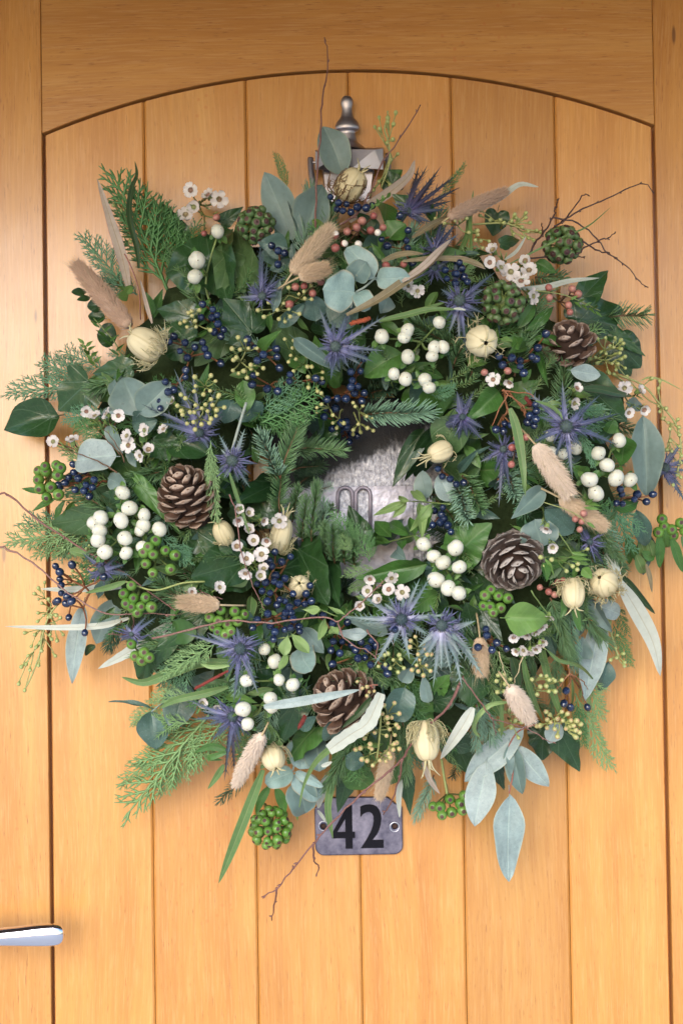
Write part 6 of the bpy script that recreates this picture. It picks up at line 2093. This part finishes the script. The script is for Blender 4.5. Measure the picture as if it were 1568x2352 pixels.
blue_cluster(pts('A6', '575,845 500,805 505,860 535,900 470,895 445,930 400,945 405,965 515,980 590,945 632,962 645,910 575,985 612,1025'), 10.5, hub=F('A6', 720, 920))
blue_cluster(pts('A4', '125,1225 120,1255 172,1283 232,1330 190,1370 320,1290 325,1345 342,1420'))
blue_cluster(pts('A7', '165,195 155,258 258,288 330,303 415,190 410,235 590,215 630,240'))
blue_cluster(pts('A7', '830,170 895,165 840,230 830,275 880,270 855,315 922,315 905,370 738,353 797,355 668,360 920,80'), 11)
blue_cluster(pts('A7', '655,420 725,420 648,478 705,560 800,510 760,570 835,590 800,545 870,610 745,620 818,650 760,520'), 11, off=.012)
blue_cluster(pts('A5', '630,1188 575,1285 310,1340 398,1352 455,1370 455,1410 535,1345 560,1360 335,1400 480,1455'), 10.8, off=.024)
blue_cluster(pts('A8', '558,395 565,440 520,470 560,495 505,515 550,540'), 10.5, hub=F('A8', 380, 310), off=.024)
blue_cluster(pts('A8', '398,488 348,525 393,535 290,565 340,575'), 10.5, hub=F('A8', 350, 310), off=.026)
blue_cluster(pts('A7', '1425,835 1455,888 1508,905 1550,940 1600,930'), 11)
blue_cluster(pts('H', '1365,1185 1455,1150 1440,1225 1470,1270 1430,1310 1345,1335 1510,1340 1540,1410'), 10, off=.014)
blue_cluster(pts('A8', '1140,975 1150,1010 1255,1010 1235,1045 1115,1070 1155,1075 1318,1060 1362,1010'), 10)
blue_cluster(pts('A9', '380,225 408,265 493,215 410,313 418,355 420,410 460,430 395,460 385,470 490,465 470,575 580,680 708,300 455,480'), 9.5, hub=F('A9', 620, 400), off=.03)
blue_cluster(pts('B0', '310,128 418,160 357,195 270,190 285,225 315,290 305,330 343,350 380,310 248,335 190,345 225,395 278,410 260,465 345,455 325,490 435,413'), 10.3, off=.028)
blue_cluster(pts('B0', '380,465 410,505 425,545 385,545 378,570 437,590 262,550 192,590 160,645 280,635 312,675 380,660 418,648 475,640 480,670 303,725 465,475 515,485 560,465 550,358 523,415'), 10.3, off=.028,
             label='big cluster of dark blue berries beside the ribbed cream pod')
blue_cluster(pts('B0', '575,555 640,560 705,620 805,610 710,740 770,740 695,800 755,820 835,765 860,800'), 10.5, off=.014)
blue_cluster(pts('B0', '900,745 970,735 945,790 1000,770 880,855 925,850 705,895 1065,910 1080,960 965,900'), 10.5, off=.014)
blue_cluster(pts('B0', '1130,660'), 11, off=.04)
blue_cluster(pts('B1', '222,655 228,700 295,750 262,798 360,790 167,780'), 10.5, off=.03)
blue_cluster(pts('B1', '770,1078 755,1165 797,1190'), 10, hub=F('B1', 790, 960), off=.03)
blue_cluster(pts('B1', '915,1190 925,1060'), 8.5, hub=F('B1', 800, 960), off=.03)

# ---- snowberries
white_sprig(pts('D', '500,531 452,597 448,635'), 20, .03, hub=(480, 690))
white_sprig(pts('A4', '1040,1205 1435,1110 1218,1163 1195,1210 1400,1280 1460,1278 1385,1340 1220,1345'), 17.5, .022, label='white snowberries at the upper right of the wreath opening')
white_sprig(pts('A7', '1202,220 1335,225 1365,280 1125,185'), 17.5, .02)
white_sprig(pts('A8', '1130,640 990,727 1048,810 928,908 1110,898 1203,910 970,1003'), 18.5, .022, label='creamy white snowberries at the right edge of the wreath')
white_sprig(pts('A8', '665,725 750,735 835,690 660,610'), 16, .006)
white_sprig(pts('A6', '838,998 690,1170 640,1210 682,1258 670,1320 827,1190 855,1310 717,1405 862,1410'), 19, .028, label='white snowberries in the left side of the wreath')
white_sprig(pts('A6', '985,1150 980,1225 955,1260 975,1370 885,1105 1090,1250'), 18, .022)
white_sprig(pts('B0', '1328,75 1395,158 1570,230 1412,318 1495,375 1460,200 1545,100 1568,410'), 19, .026, label='white snowberries below the right of the wreath opening')
white_sprig(pts('B0', '310,875 240,795'), 17, .014)
white_sprig(pts('B0', '340,1003 433,1035 120,1010'), 17.5, .024)
white_sprig(pts('B0', '93,1205 288,1190 123,1305 280,1130'), 18.5, .03)

# ---- ivy berries
ivy_ball((587, 515), 46, 11, .016, 'ivyb_dull')
ivy_ball((1291, 562), 49, 11.5, h=.075, mat='ivyb_dull', label='ivy berry head among bare twigs at the upper right')
ivy_ball((1154, 695), 54, 12, .018, 'ivyb_dull')
ivy_ball((621, 1903), 52, 11, h=.05, mat='ivyb', n=44, label='green ivy berry ball hanging left of the number plate')
ivy_cluster(pts('A6', '310,820 385,810 265,850 315,850 395,880 265,910 275,970 320,1030 350,960 415,830 400,1010'), 13, .03)
ivy_cluster(pts('A9', '1065,52 1130,118 1048,145 998,208 1045,270 1165,243 1197,150 1015,95 985,130'), 13, .024)
ivy_cluster(pts('A9', '900,358 850,415 915,445 995,440 900,500 965,500 1035,505 865,480 940,540'), 13, .024)
ivy_cluster(pts('A9', '1510,525 1435,575 1495,600 1555,620 1460,640 1490,670 1540,690 B0 35,535 100,555 55,600 10,670'), 12.5, .024)
ivy_cluster(pts('A9', '925,840 985,815 970,870 1020,850 900,760'), 12.5, .02)
ivy_cluster(pts('B3', '1068,725 1002,780 1140,755 955,775 1080,815 1015,835 1155,800 1165,700'), 12.5, .026, hub=F('B3', 1050, 690))
leafy_stem(pts('B3', '1050,690 1030,580 1010,450'), [], 5, 'oval', 'fresh', abs_h=.055, stem='stem_yellow', r=3.2, name='berry_stalk')
ivy_cluster(pts('B1', '305,430 370,445 320,510 250,500 205,495 215,425 255,390 270,540'), 12.5, .024)
ivy_cluster(pts('A8', '1425,1180 1490,1250 1550,1205 1400,1270 1440,1230 1580,1260 1500,1290'), 13, .03)

# ---- seeded eucalyptus
seed_sprig(pts('K', '1500,405 1260,475 1385,490 1385,540 1465,575 1385,610 1200,615 1270,650 1450,795 1370,845 1525,1010 1430,1085 1405,1140 1265,1405 1410,1445 1180,1525 1120,1590'), 13, abs_h=.055,
           stemline=pts('K', '1385,370 1385,480 1340,640 1400,850 1410,1130 1290,1500'), hub=F('K', 1400, 1100), jit=.003, label='yellow green seed sprig beside the door knocker')
seed_sprig(pts('A5', '190,345 185,380 255,410 315,410 340,428 415,375 425,395 438,410 490,365 490,395 518,428 395,420 440,455 465,455 505,488 410,500 405,525 470,525 510,530 545,545 590,492 565,480'), 12, abs_h=.065,
           stemline=pts('A5', '120,440 340,430 480,470 600,490'), hub=F('A5', 340, 430), jit=.003)
seed_sprig(pts('A5', '160,480 165,510 185,550 240,552 150,545 200,600 105,495 85,400 10,415 40,415 -60,430 -120,400'), 12, off=.012)
seed_sprig(pts('A6', '1335,210 1440,200 1470,235 1435,300 1340,270 1330,305 1390,325'), 14, .03, 'pod_yellow', hub=F('A6', 1400, 330))
seed_sprig(pts('A6', '1240,330 1270,355 1215,405 1335,400 1405,395 1490,345 1495,335 1440,360 1455,400 1530,415 1480,435 1475,470 1440,490 1430,520 1375,530 1335,565 1280,525 1325,515 1245,440 1250,465 1300,450 1330,450 1380,420 1420,440'),
           15, .032, 'pod_yellow', label='yellow eucalyptus seed cluster on a violet sea holly', group=6)
seed_sprig(pts('A3', '1235,1115 1265,1100 1280,1140 1290,1045 1315,1065 1335,1100 1340,1140 1310,1035 1360,1030 1435,1160'), 13, .018, 'pod_yellow')
seed_sprig(pts('A4', '200,1025 240,1070 270,975 330,1025 370,980 340,1085 380,1100 415,1070 475,1050 405,1020 475,915 515,945 560,950 555,860 510,900 405,875'), 13, .02, 'pod_yellow')
seed_sprig(pts('A7', '20,15 75,20 30,90 50,75 25,160 65,180 95,165 145,125 145,150 190,185 120,210 130,10 230,145 185,10 60,-60 110,-40'), 14, .022, 'pod_yellow')
seed_sprig(pts('A7', '430,10 420,60 455,85 405,100 530,65 530,135 560,135 440,165 630,215 635,175 540,205 540,275 600,300 380,-50 440,-40'), 13, .018, 'pod_yellow', stem='stem_green')
seed_sprig(pts('A7', '845,385 860,410 910,405 935,475 970,490 880,530 940,555 980,570 895,580 850,565 845,595'), 13, .028, 'pod_yellow', hub=F('A7', 850, 450))
seed_sprig(pts('A7', '735,550 780,520 710,520 705,465 600,415 600,445 630,395 630,320'), 13, .026, 'pod_yellow', hub=F('A7', 770, 430))
seed_sprig(pts('A5', '985,1225 1040,1220 1105,1220 1140,1235 1155,1255 1140,1290 1090,1280 1070,1270 1010,1310 1040,1320 1100,1330 1130,1320 1165,1345 1080,1390 970,1350 985,1385 935,1360 1140,1360 1120,1390 1170,1420 1110,1430 1060,1450'), 12, abs_h=.07, jit=.005, hub=F('A5', 1050, 1330))
seed_sprig(pts('A8', '1350,220 1410,240 1400,290 1190,205 1100,190 1060,175 1125,140 1405,405 1410,440 1450,420 1430,490 1470,520 1530,500 1535,550 1480,560 1540,600 1480,640 1460,700 1490,710 1540,680 1555,740 1525,870 1500,940 1470,835 1550,890 1555,790'), 12, abs_h=.055, jit=.004,
           hub=F('A8', 1450, 480), stemline=pts('A8', '1120,190 1290,260 1400,380 1520,530 1555,700 1530,860'), label='drooping seed sprig at the far right of the wreath')
strap(pts('A8', '1280,230 1340,210 1430,230 1568,300'), 5, 'stem_yellow', 0, 'green_stem', abs_h=(.055, .045))
seed_sprig(pts('A9', '305,340 265,380 240,415 265,450 330,450 290,480 265,545 260,600 300,560 330,570 350,575 410,580 380,560 175,680 240,690 275,745 215,770 250,775 195,835 180,890 150,910 205,930 265,900 285,800 375,835 350,720 390,730 430,690 345,690 130,1025 170,1070 350,560'), 12, abs_h=.05, jit=.004,
           hub=F('A9', 330, 520), stemline=pts('A9', '600,330 480,420 350,540 290,700 270,830 210,990 170,1065'), label='seed sprig trailing down at the lower left of the wreath')
seed_sprig(pts('A9', '520,200 560,240 500,260 560,290 600,330 540,330 500,300 620,390 550,400 480,300 470,350 530,370 610,90 520,120 590,110'), 10, abs_h=.06, jit=.005, hub=F('A9', 620, 330), stem='stem_yellow')
seed_sprig(pts('B0', '1270,710 1240,740 1335,765 1330,790 1235,780 1290,830 1350,830 1375,830 1300,865 1345,905 1280,900 1250,935 1290,945 1325,970 1370,940'), 14, .028, 'pod_pink', hub=F('B0', 1290, 850))
seed_sprig(pts('B0', '1085,825 1120,865 1160,835 1060,835 1030,845 1020,910 1065,895 1100,925 1040,830 1170,860 1190,920 1150,950'), 14, .026, 'pod')
seed_sprig(pts('B3', '690,70 620,85 610,140 640,170 670,165 720,140 575,160 515,215 500,265 490,305 555,270 645,205 700,215 655,245 715,235 690,285 635,290'), 15, .03, 'pod_pink', stemline=pts('B3', '600,60 595,200 585,330 570,460'), hub=F('B3', 595, 230), label='pink tipped eucalyptus seed sprig near the bottom of the wreath')
seed_sprig(pts('B3', '430,385 460,375 525,350 535,380 520,370 470,450 505,460 545,490 590,460 630,465 660,440 650,415 680,385 720,380 705,340 690,345 680,350'), 15, .034, 'pod_pink', hub=F('B3', 580, 370))
seed_sprig(pts('B0', '875,1015 940,1050 955,1085 940,1110 990,1080 910,1060'), 12, .05, 'pod_pink', hub=F('B0', 960, 1040), stem='stem_red')
seed_sprig(pts('B1', '305,975 345,970 385,1000 295,1010 300,1085 345,1080 350,1030'), 14, .02, 'pod')
seed_sprig(pts('B1', '535,1000 595,975 630,980 650,1005 675,1000 690,1010 735,1005 645,1080 570,1100 590,1050 630,1045 690,1080 535,1000'), 14, .028, 'pod', hub=F('B1', 480, 1080))
seed_sprig(pts('B4', '635,130 660,150 640,185 705,175 735,130 775,145 750,190 690,240 660,200 595,220 640,235 710,290 770,240 790,230 835,190 860,210 830,255 855,265 830,295 800,190 815,220 575,225'), 15, abs_h=.085, mat='pod_pink', hub=F('B4', 700, 210), jit=.004)
seed_sprig(pts('B4', '350,130 380,120 435,150 460,200 440,300 395,230 320,250 420,190'), 13, abs_h=.085, mat='pod', hub=F('B4', 390, 190), jit=.004)
seed_sprig(pts('B1', '1115,700 1085,740 1105,780 1115,850 1155,825 1075,865 1165,880 1165,905 1050,600 1070,610'), 12, abs_h=.055, mat='pod', hub=F('B1', 1110, 800), stemline=pts('B1', '1060,580 1090,740 1130,850'), jit=.003)
seed_sprig(pts('B1', '600,165 612,225 670,180 910,110 850,205 810,222 770,255 845,245'), 14, .028, 'pod', hub=F('B1', 760, 100), stem='stem_green')
seed_sprig(pts('A3', '780,265 825,250 785,310 830,345 830,400 880,510 890,555 815,300'), 12, abs_h=.05, mat='pod', stem='stem_yellow', hub=F('A3', 880, 400), jit=.003)

# ---- pink berries
pink_sprig(pts('A4', '905,415 965,480 1050,460 870,460 805,487 1012,495 985,380 720,510 785,570 880,575 725,600'), 9, .022, .4, label='pink and white berries at the top of the wreath')
pink_sprig(pts('A4', '450,865 510,860 570,910 410,985 625,830'), 9, .02, 0)
pink_sprig(pts('A5', '650,870 810,880 655,940 850,915 785,990 795,1040'), 9, .034, .0)
pink_sprig(pts('A8', '425,625 497,620 400,690 395,805'), 8.5, .03, 0)
pink_sprig(pts('A8', '830,1180 875,1195 862,1250 890,1140'), 8.5, .036, 0)
pink_sprig(pts('A4', '1190,710 1070,720'), 8.5, .02, 0)
pink_sprig(pts('B1', '710,330 750,320 650,400 690,420 590,370'), 7.5, .012, 0)

# ---- waxflowers
wax_sprig(pts('A3', '1305,205 1325,320 1270,375 1425,240 1500,265'), 20, .02, buds=pts('A3', '1480,390 1395,500'), label='waxflower sprig at the top left of the wreath')
wax_sprig(pts('A5', '270,615 245,700 320,735 390,765 490,690 515,755 540,930 460,830'), 20, .02, facing=(0, -1, .3))
wax_sprig(pts('A4', '1220,860 1285,890'), 16, .02)
wax_sprig(pts('A6', '730,460 590,440 650,475 810,470'), 17, .022, facing=(-.2, -.8, .6), hub=F('A6', 780, 700), stem='stem_brown')
wax_sprig(pts('A6', '365,650 495,640'), 18, .03, facing=(-.4, -.6, .7), hub=F('A6', 760, 840), stem='stem_brown')
wax_sprig(pts('A6', '990,570 870,610 880,675 1015,705 960,745'), 18, .022, facing=(-.3, -1, .2), hub=F('A6', 1000, 820))
wax_sprig(pts('A6', '1180,375 1120,565'), 15, .016, facing=(-.2, -.8, .5))
wax_sprig(pts('A7', '60,1110 130,1135 60,1185 230,1190 340,1190 130,1250'), 18, .034)
wax_sprig(pts('B0', '50,90 165,50 255,50 115,175 220,145 110,270 235,245 210,290'), 18.5, .04, label='dense white waxflower cluster beside the lower left of the opening')
wax_sprig(pts('B0', '960,310 1105,305 945,395 1090,385 1180,405 1020,455 890,495'), 18, .032, facing=(-.15, -1, -.2), label='waxflower sprig above the pale sea holly')
wax_sprig(pts('A8', '270,225 385,240'), 18, .022, facing=(0, -.8, -.5), buds=pts('A8', '210,175 370,165'))
wax_sprig(pts('A8', '840,285 820,385'), 17, .022, facing=(.3, -1, .2))
wax_sprig(pts('A8', '1165,280 1270,300 1300,430 1195,450'), 18, .02, facing=(.3, -1, 0))
wax_sprig(pts('A8', '635,1240'), 19, .036, facing=(0, -.6, -.6), hub=F('A8', 610, 1100))
wax_sprig(pts('A8', '675,1370'), 19, .03, facing=(.1, -.7, -.6), hub=F('A8', 650, 1270), opens=(.5, .6))
wax_sprig(pts('B1', '410,710 500,690 560,670 600,640 650,570 440,690'), 16, .026, facing=(.1, -.6, -.7), opens=(.5, .75))
wax_sprig(pts('B1', '610,740 560,790 480,800 430,805 520,805 590,760'), 16, .026, facing=(.1, -.6, -.7), opens=(.5, .75))
wax_sprig(pts('A9', '1500,370'), 18, .034)
wax_sprig(pts('A9', '1310,400'), 14, .02)
wax_sprig(pts('B2', '650,70'), 17, .014, opens=(.5, .6))
wax_sprig(pts('B2', '755,100'), 14, .012, opens=(.5, .6))

# ---- sea hollies
sea_holly(F('A4', 725, 1275), pts('A4', '610,1010 700,1090 860,960 1070,1060 1060,1300 985,1375 950,1320 690,1500 600,1290 820,1420 760,1440 900,1400 640,1180 640,1400 800,1050'), 17, 'bract', 13, .032, .03, 30, 'violet sea holly at the top of the wreath opening')
sea_holly(F('A8', 770, 545), pts('A8', '470,270 740,235 1010,325 1130,465 1150,665 815,915 690,785 525,660 580,470 870,680 620,380 900,400 720,700 930,580'), 19, 'bract', 15, .034, .03, 34, 'large violet blue sea holly on the right side of the wreath')
sea_holly(F('B0', 1175, 590), pts('B0', '805,575 865,400 1085,430 1300,310 1385,300 1500,555 985,915 1230,870 1370,700 1010,650 1190,430 1120,760 900,620 1060,480'), 17, 'bract_pale', 14, .036, .032, 36, 'pale centred sea holly at the lower middle of the wreath')
sea_holly(F('B0', 1450, 630), pts('B0', '1320,890 1240,910 1390,1060 1560,900 1510,960 1450,940 1568,740 1520,545 1290,780 1350,560 1640,800 1600,860'), 18, 'bract_pale', 14, .03, .032, 30)
sea_holly(F('B0', 1510, 660), pts('B0', '1680,600 1740,980 1590,1060 1660,820 1700,900'), 18, 'bract_pale', 8, .02, .03, 10)
sea_holly(F('B0', 75, 790), pts('B0', '250,740 30,1160 195,1100 50,640 -150,680 -110,830 160,960 -30,1000 -140,720 -320,680 0,930 130,700'), 17, 'bract', 14, .03, .028, 34, 'violet sea holly at the lower left of the wreath')
sea_holly(F('B2', 860, 160), pts('B2', '540,50 580,180 700,340 800,580 870,590 690,220 920,340 985,300 850,70 760,300 640,120 830,470 900,420'), 15, 'bract', 12, .026, .022, 36, 'feathery violet sea holly near the bottom left')
sea_holly(F('A4', 1215, 355), pts('A4', '1345,0 1440,50 1568,85 1560,200 1540,270 1310,410 1250,180 1400,130 1280,100 1480,250 1380,420 1300,60 1500,330'), 17, 'bract_dark', 9, .012, .016, 24, face=(.5, -.5, .6))
sea_holly(F('A4', 225, 930), pts('A4', '200,520 60,940 190,870 340,920 400,770 260,700 330,760 170,830 220,600 120,900'), 14, 'bract', 10, .02, .016, 30)
sea_holly(F('A5', 40, 960), pts('A5', '300,750 40,1240 100,1330 200,1050 0,600 -60,1100 150,1080 -90,880 -30,1180 210,880'), 16, 'bract', 14, .022, .02, 32)
sea_holly(F('A4', 1400, 620), pts('A4', '1460,380 1330,480 1568,500 1520,560 1340,600 1480,440 1550,420'), 16, 'bract_dark', 8, .008, .014, 14)
sea_holly(F('A4', 1400, 740), pts('A4', '1480,700 1330,790 1500,690 1380,660 1450,800'), 13, 'bract', 9, .012, .016, 24)
sea_holly(F('A6', 1365, 590), pts('A6', '970,380 1190,150 1310,130 1530,470 1430,700 1210,290 1100,520 1480,290 1540,420 1260,620 1450,640'), 18, 'bract', 11, .012, .014, 28)
sea_holly(F('A7', 20, 780), pts('A7', '140,970 170,800 -90,860 90,640 -60,700 60,930 -70,600 110,560 -40,900 130,880'), 14, 'bract_pale', 14, .028, .022, 34, 'whitish sea holly between the brown cone and the fir')
leafy_stem(pts('A7', '10,740 60,560 115,380'), [], 5, 'lance', 'fresh', off=.022, stem='stem_grey', r=3.6, name='sea_holly_stem')
sea_holly(F('A8', 1440, 830), pts('A8', '1568,640 1600,1080 1400,790 1480,960 1620,760 1560,960 1500,690 1620,850 1400,900'), 15, 'bract', 12, .03, .03, 28)
sea_holly(F('A8', 60, 480), pts('A8', '-40,480 20,300 140,300 30,640 100,620 200,640 -100,560 -160,600 60,340 210,560'), 22, 'bract_dark', 8, .008, .006, 16)
sea_holly(F('A8', 340, 700), pts('A8', '180,790 310,1100 350,960 240,660 450,760 280,860 390,980'), 15, 'bract_dark', 9, .012, .014, 24)
sea_holly(F('A9', 700, 250), pts('A9', '560,130 860,210 640,200 900,290 800,160 600,310 850,270'), 14, 'bract', 9, .006, .008, 24)
sea_holly(F('A9', 900, 690), pts('A9', '1000,560 820,740 960,680 850,620 1060,580'), 13, 'bract', 6, .01, .012, 12)
sea_holly(F('B1', 930, 60), pts('B1', '1030,220 900,-40 980,130 860,-60 1000,150 1010,60'), 14, 'bract_dark', 8, .014, .014, 14)

# ---- hare's tails
hare_tail(*pts('A3', '880,1130 520,715'), 54, 'tail_brown', .02, 70, 52, label='taupe hare tail grass at the upper left of the wreath', tipoff=.045)
hare_tail(*pts('A4', '430,770 690,470'), 50, 'tail', .028, 120, 55, label='upper of two tan hare tails at the top of the wreath')
hare_tail(*pts('A4', '475,800 660,740'), 44, 'tail', .038, 60, 40, label='lower of two tan hare tails at the top of the wreath')
hare_tail(*pts('A8', '560,670 785,1000'), 54, 'tail_pink', .04, 110, 45, label='pale tan hare tail below the large sea holly')
hare_tail(*pts('A8', '730,1035 1025,1225'), 46, 'tail', .028, 80, 40)
hare_tail(*pts('A9', '1500,490 1235,470'), 44, 'tail', .036, 90, 42, label='tan hare tail at the lower left of the wreath')
hare_tail(*pts('B2', '1060,290 885,620'), 46, 'tail_pink', .03, 50, 24, label='pale hare tail at the bottom left of the wreath', tipoff=.03)
hare_tail(*pts('B1', '385,1055 515,1265'), 50, 'tail_pink', .044, 40, 24, label='pale pink hare tail at the lower right of the wreath')
hare_tail(*pts('B1', '180,715 190,955'), 40, 'tail', .016, 90, 40)
hare_tail(*pts('A5', '-30,390 350,215'), 40, 'tail_brown', .02, 20, 30, tipoff=.03)
hare_tail(*pts('B3', '655,400 590,705'), 40, 'tail', .012, 60, 50, tipoff=.02)
twig([pts('B1', '475,845 440,950 400,1040')], 1.5, 'awn', .03, buds=False)
twig([pts('B1', '310,810 340,930 380,1055')], 1.3, 'awn', .034, buds=False)

# ---- nigella pods
nigella((805, 424), 70, 78, (.55, -.35, .7), .02, 26, True, 4, .45, 'cream seed pod netted with brown threads at the top', net=50)
nigella((334, 790), 74, 84, (-.75, -.35, .5), .03, 40, False, 3, .3, 'ribbed cream seed pod at the left of the wreath')
nigella((1106, 783), 76, 74, (.15, -.9, -.25), .034, 16, False, 6, .22, 'smooth cream seed pod at the upper right of the wreath')
nigella((1010, 1038), 52, 58, (-.8, -.4, -.35), .02, 8, False, 5, 1.1)
nigella((645, 1228), 52, 84, (.25, -.4, .85), .016, 30, False, 5, .8)
nigella((513, 1224), 48, 60, (-.3, -.5, .7), .012, 12, False, 3, .5)
nigella((688, 1347), 54, 52, (.0, -.9, .3), .014, 14, False, 5, .3)
nigella((978, 1702), 64, 92, (.05, -.3, -.95), .034, 60, False, 5, .75, 'cream seed pod pointing down near the bottom of the wreath', net=10)
nigella((1316, 1363), 56, 70, (-.05, -.45, -.85), .026, 26, False, 4, .45)
nigella((1386, 1338), 68, 62, (-.45, -.75, .4), .034, 40, False, 3, .3, 'cream seed pod at the right edge of the wreath', net=12)
nigella((628, 1742), 56, 56, (.2, -.6, -.7), .014, 16, False, 4, .5)

# ---- twigs
twig([pts('D', '724,522 728,400 737,300 738,240 748,185 753,130 745,85')], 2.4, 'twig', abs_h=(.10, .045), label='tall bare twig rising in front of the door knocker')
twig([pts('D', '780,515 820,490 850,440 880,370 930,300 965,240')], 2.5, 'twig', abs_h=(.125, .05), label='slanting bare twig to the right of the door knocker')
twig([pts('A5', '520,640 560,570 620,490 680,385 700,320 720,260'), pts('A5', '690,450 770,400 885,330 1010,280 1170,200 1300,160 1370,225'), pts('A5', '680,390 850,430 980,540 1060,640 1180,720 1270,830 1330,870'),
      pts('A5', '740,430 790,370 880,245 920,235'), pts('A5', '880,550 970,610 1060,640 1120,670'), pts('A5', '840,640 890,600 1010,545 1060,530 1105,490'), pts('A5', '500,670 650,660 750,650 860,655 895,670'), pts('A5', '610,520 605,470 603,430')],
     2.6, 'twig_dark', abs_h=(.085, .05), label='spreading dark birch twig at the upper right of the wreath')
twig([pts('A6', '-60,980 0,1000 70,1020 270,1190 500,1340') + pts('A9', '700,190 840,270 1060,430 1200,530')], 2.6, 'twig', abs_h=(.07, .135))
twig([pts('A9', '-60,80 0,95 70,115 260,230 380,340 570,475 730,550 910,550 1200,560'), pts('A9', '890,550 960,490 1070,430 1240,450 1390,405'), pts('A9', '905,560 912,640 870,690 740,690'), pts('A9', '1230,235 1290,310 1390,405 1520,450'), pts('A9', '830,250 825,210 740,185 650,215 600,250')],
     2.5, 'twig', abs_h=(.075, .14), label='long reddish twig crossing the left edge of the wreath')
twig([pts('A9', '1040,720 1300,660 1568,600') + pts('B0', '300,610 640,575 740,605 820,540 920,460 1060,320'), pts('B0', '740,605 770,690 850,770 940,800 1000,860'), pts('B0', '940,660 1010,760 1000,860')], 2.4, 'twig', abs_h=(.16, .175), label='reddish twig forking below the opening of the wreath')
twig([pts('B0', '1568,1040 1500,1180 1400,1280') + pts('B3', '820,320 760,430 640,550 450,700 270,880 150,1010 0,1200') + pts('B2', '1270,1200 1160,1340 1060,1395'), pts('B2', '1160,1335 1145,1450 1128,1555'), pts('B2', '1415,1025 1410,1140 1450,1190 1430,1250'), pts('B3', '745,450 720,600 660,760 615,830')],
     3.1, 'twig', abs_h=(.165, .06), label='long twig slanting down across the number plate')
twig([pts('B1', '-40,1200 60,985 75,900'), pts('B1', '60,985 180,1150') + pts('B4', '250,160 280,180 490,240 640,325 700,345'), pts('B4', '265,170 290,290')], 2.3, 'twig', abs_h=(.15, .10))
twig([pts('A8', '340,290 360,340 300,450 262,540'), pts('A8', '370,330 480,400 480,470'), pts('A8', '330,300 520,320 548,360')], 2.2, 'stem_rust', .028, buds=False)
twig([pts('B1', '785,900 790,960 740,1020 690,1110'), pts('B1', '795,960 860,1010 880,1120 895,1165'), pts('B1', '800,965 890,1020 925,1075')], 1.9, 'stem_rust', .03, buds=False)
twig([pts('A7', '0,1010 40,1130 80,1390') + pts('B0', '150,330 190,430 240,520')], 1.6, 'twig', .046, buds=False)
twig([pts('B1', '530,390 620,520 690,620 730,710')], 1.7, 'stem_green', .034, buds=False)
twig([pts('A6', '800,860 700,800 560,740 420,690'), pts('A6', '820,740 740,650 640,540'), pts('A6', '850,790 780,640 700,560')], 1.7, 'stem_brown', .024, buds=False)

# ---- dark red catkins
def catkin(a, b, w, mat, off):
    p, q = PH(a, off), PH(b, off)
    mb = MB()
    n = 16
    mb.tube([p.lerp(q, i / n) for i in range(n + 1)], [w * pxs(.1) * .5 * math.sin(math.pi * (.12 + .8 * i / n)) ** .5 for i in range(n + 1)], 8)
    for i in range(120):
        c = p.lerp(q, rnd.uniform(.03, .97))
        d = rdir(1.2)
        mb.tube([c, c + d * w * pxs(.1) * .62], [.0007, .0004], 4)
    build(mb, 'catkin', M[mat], wreath, p)
catkin(F('A9', 1330, 1065), F('A9', 1560, 940), 7, 'catkin', .03)
catkin(F('A4', 830, 1115), F('A4', 960, 1085), 10, 'orange_catkin', .03)
catkin(F('B0', 475, 1330), F('B0', 520, 1250), 9, 'catkin', .03)
catkin(F('A8', 490, 345), F('A8', 530, 395), 9, 'catkin', .02)
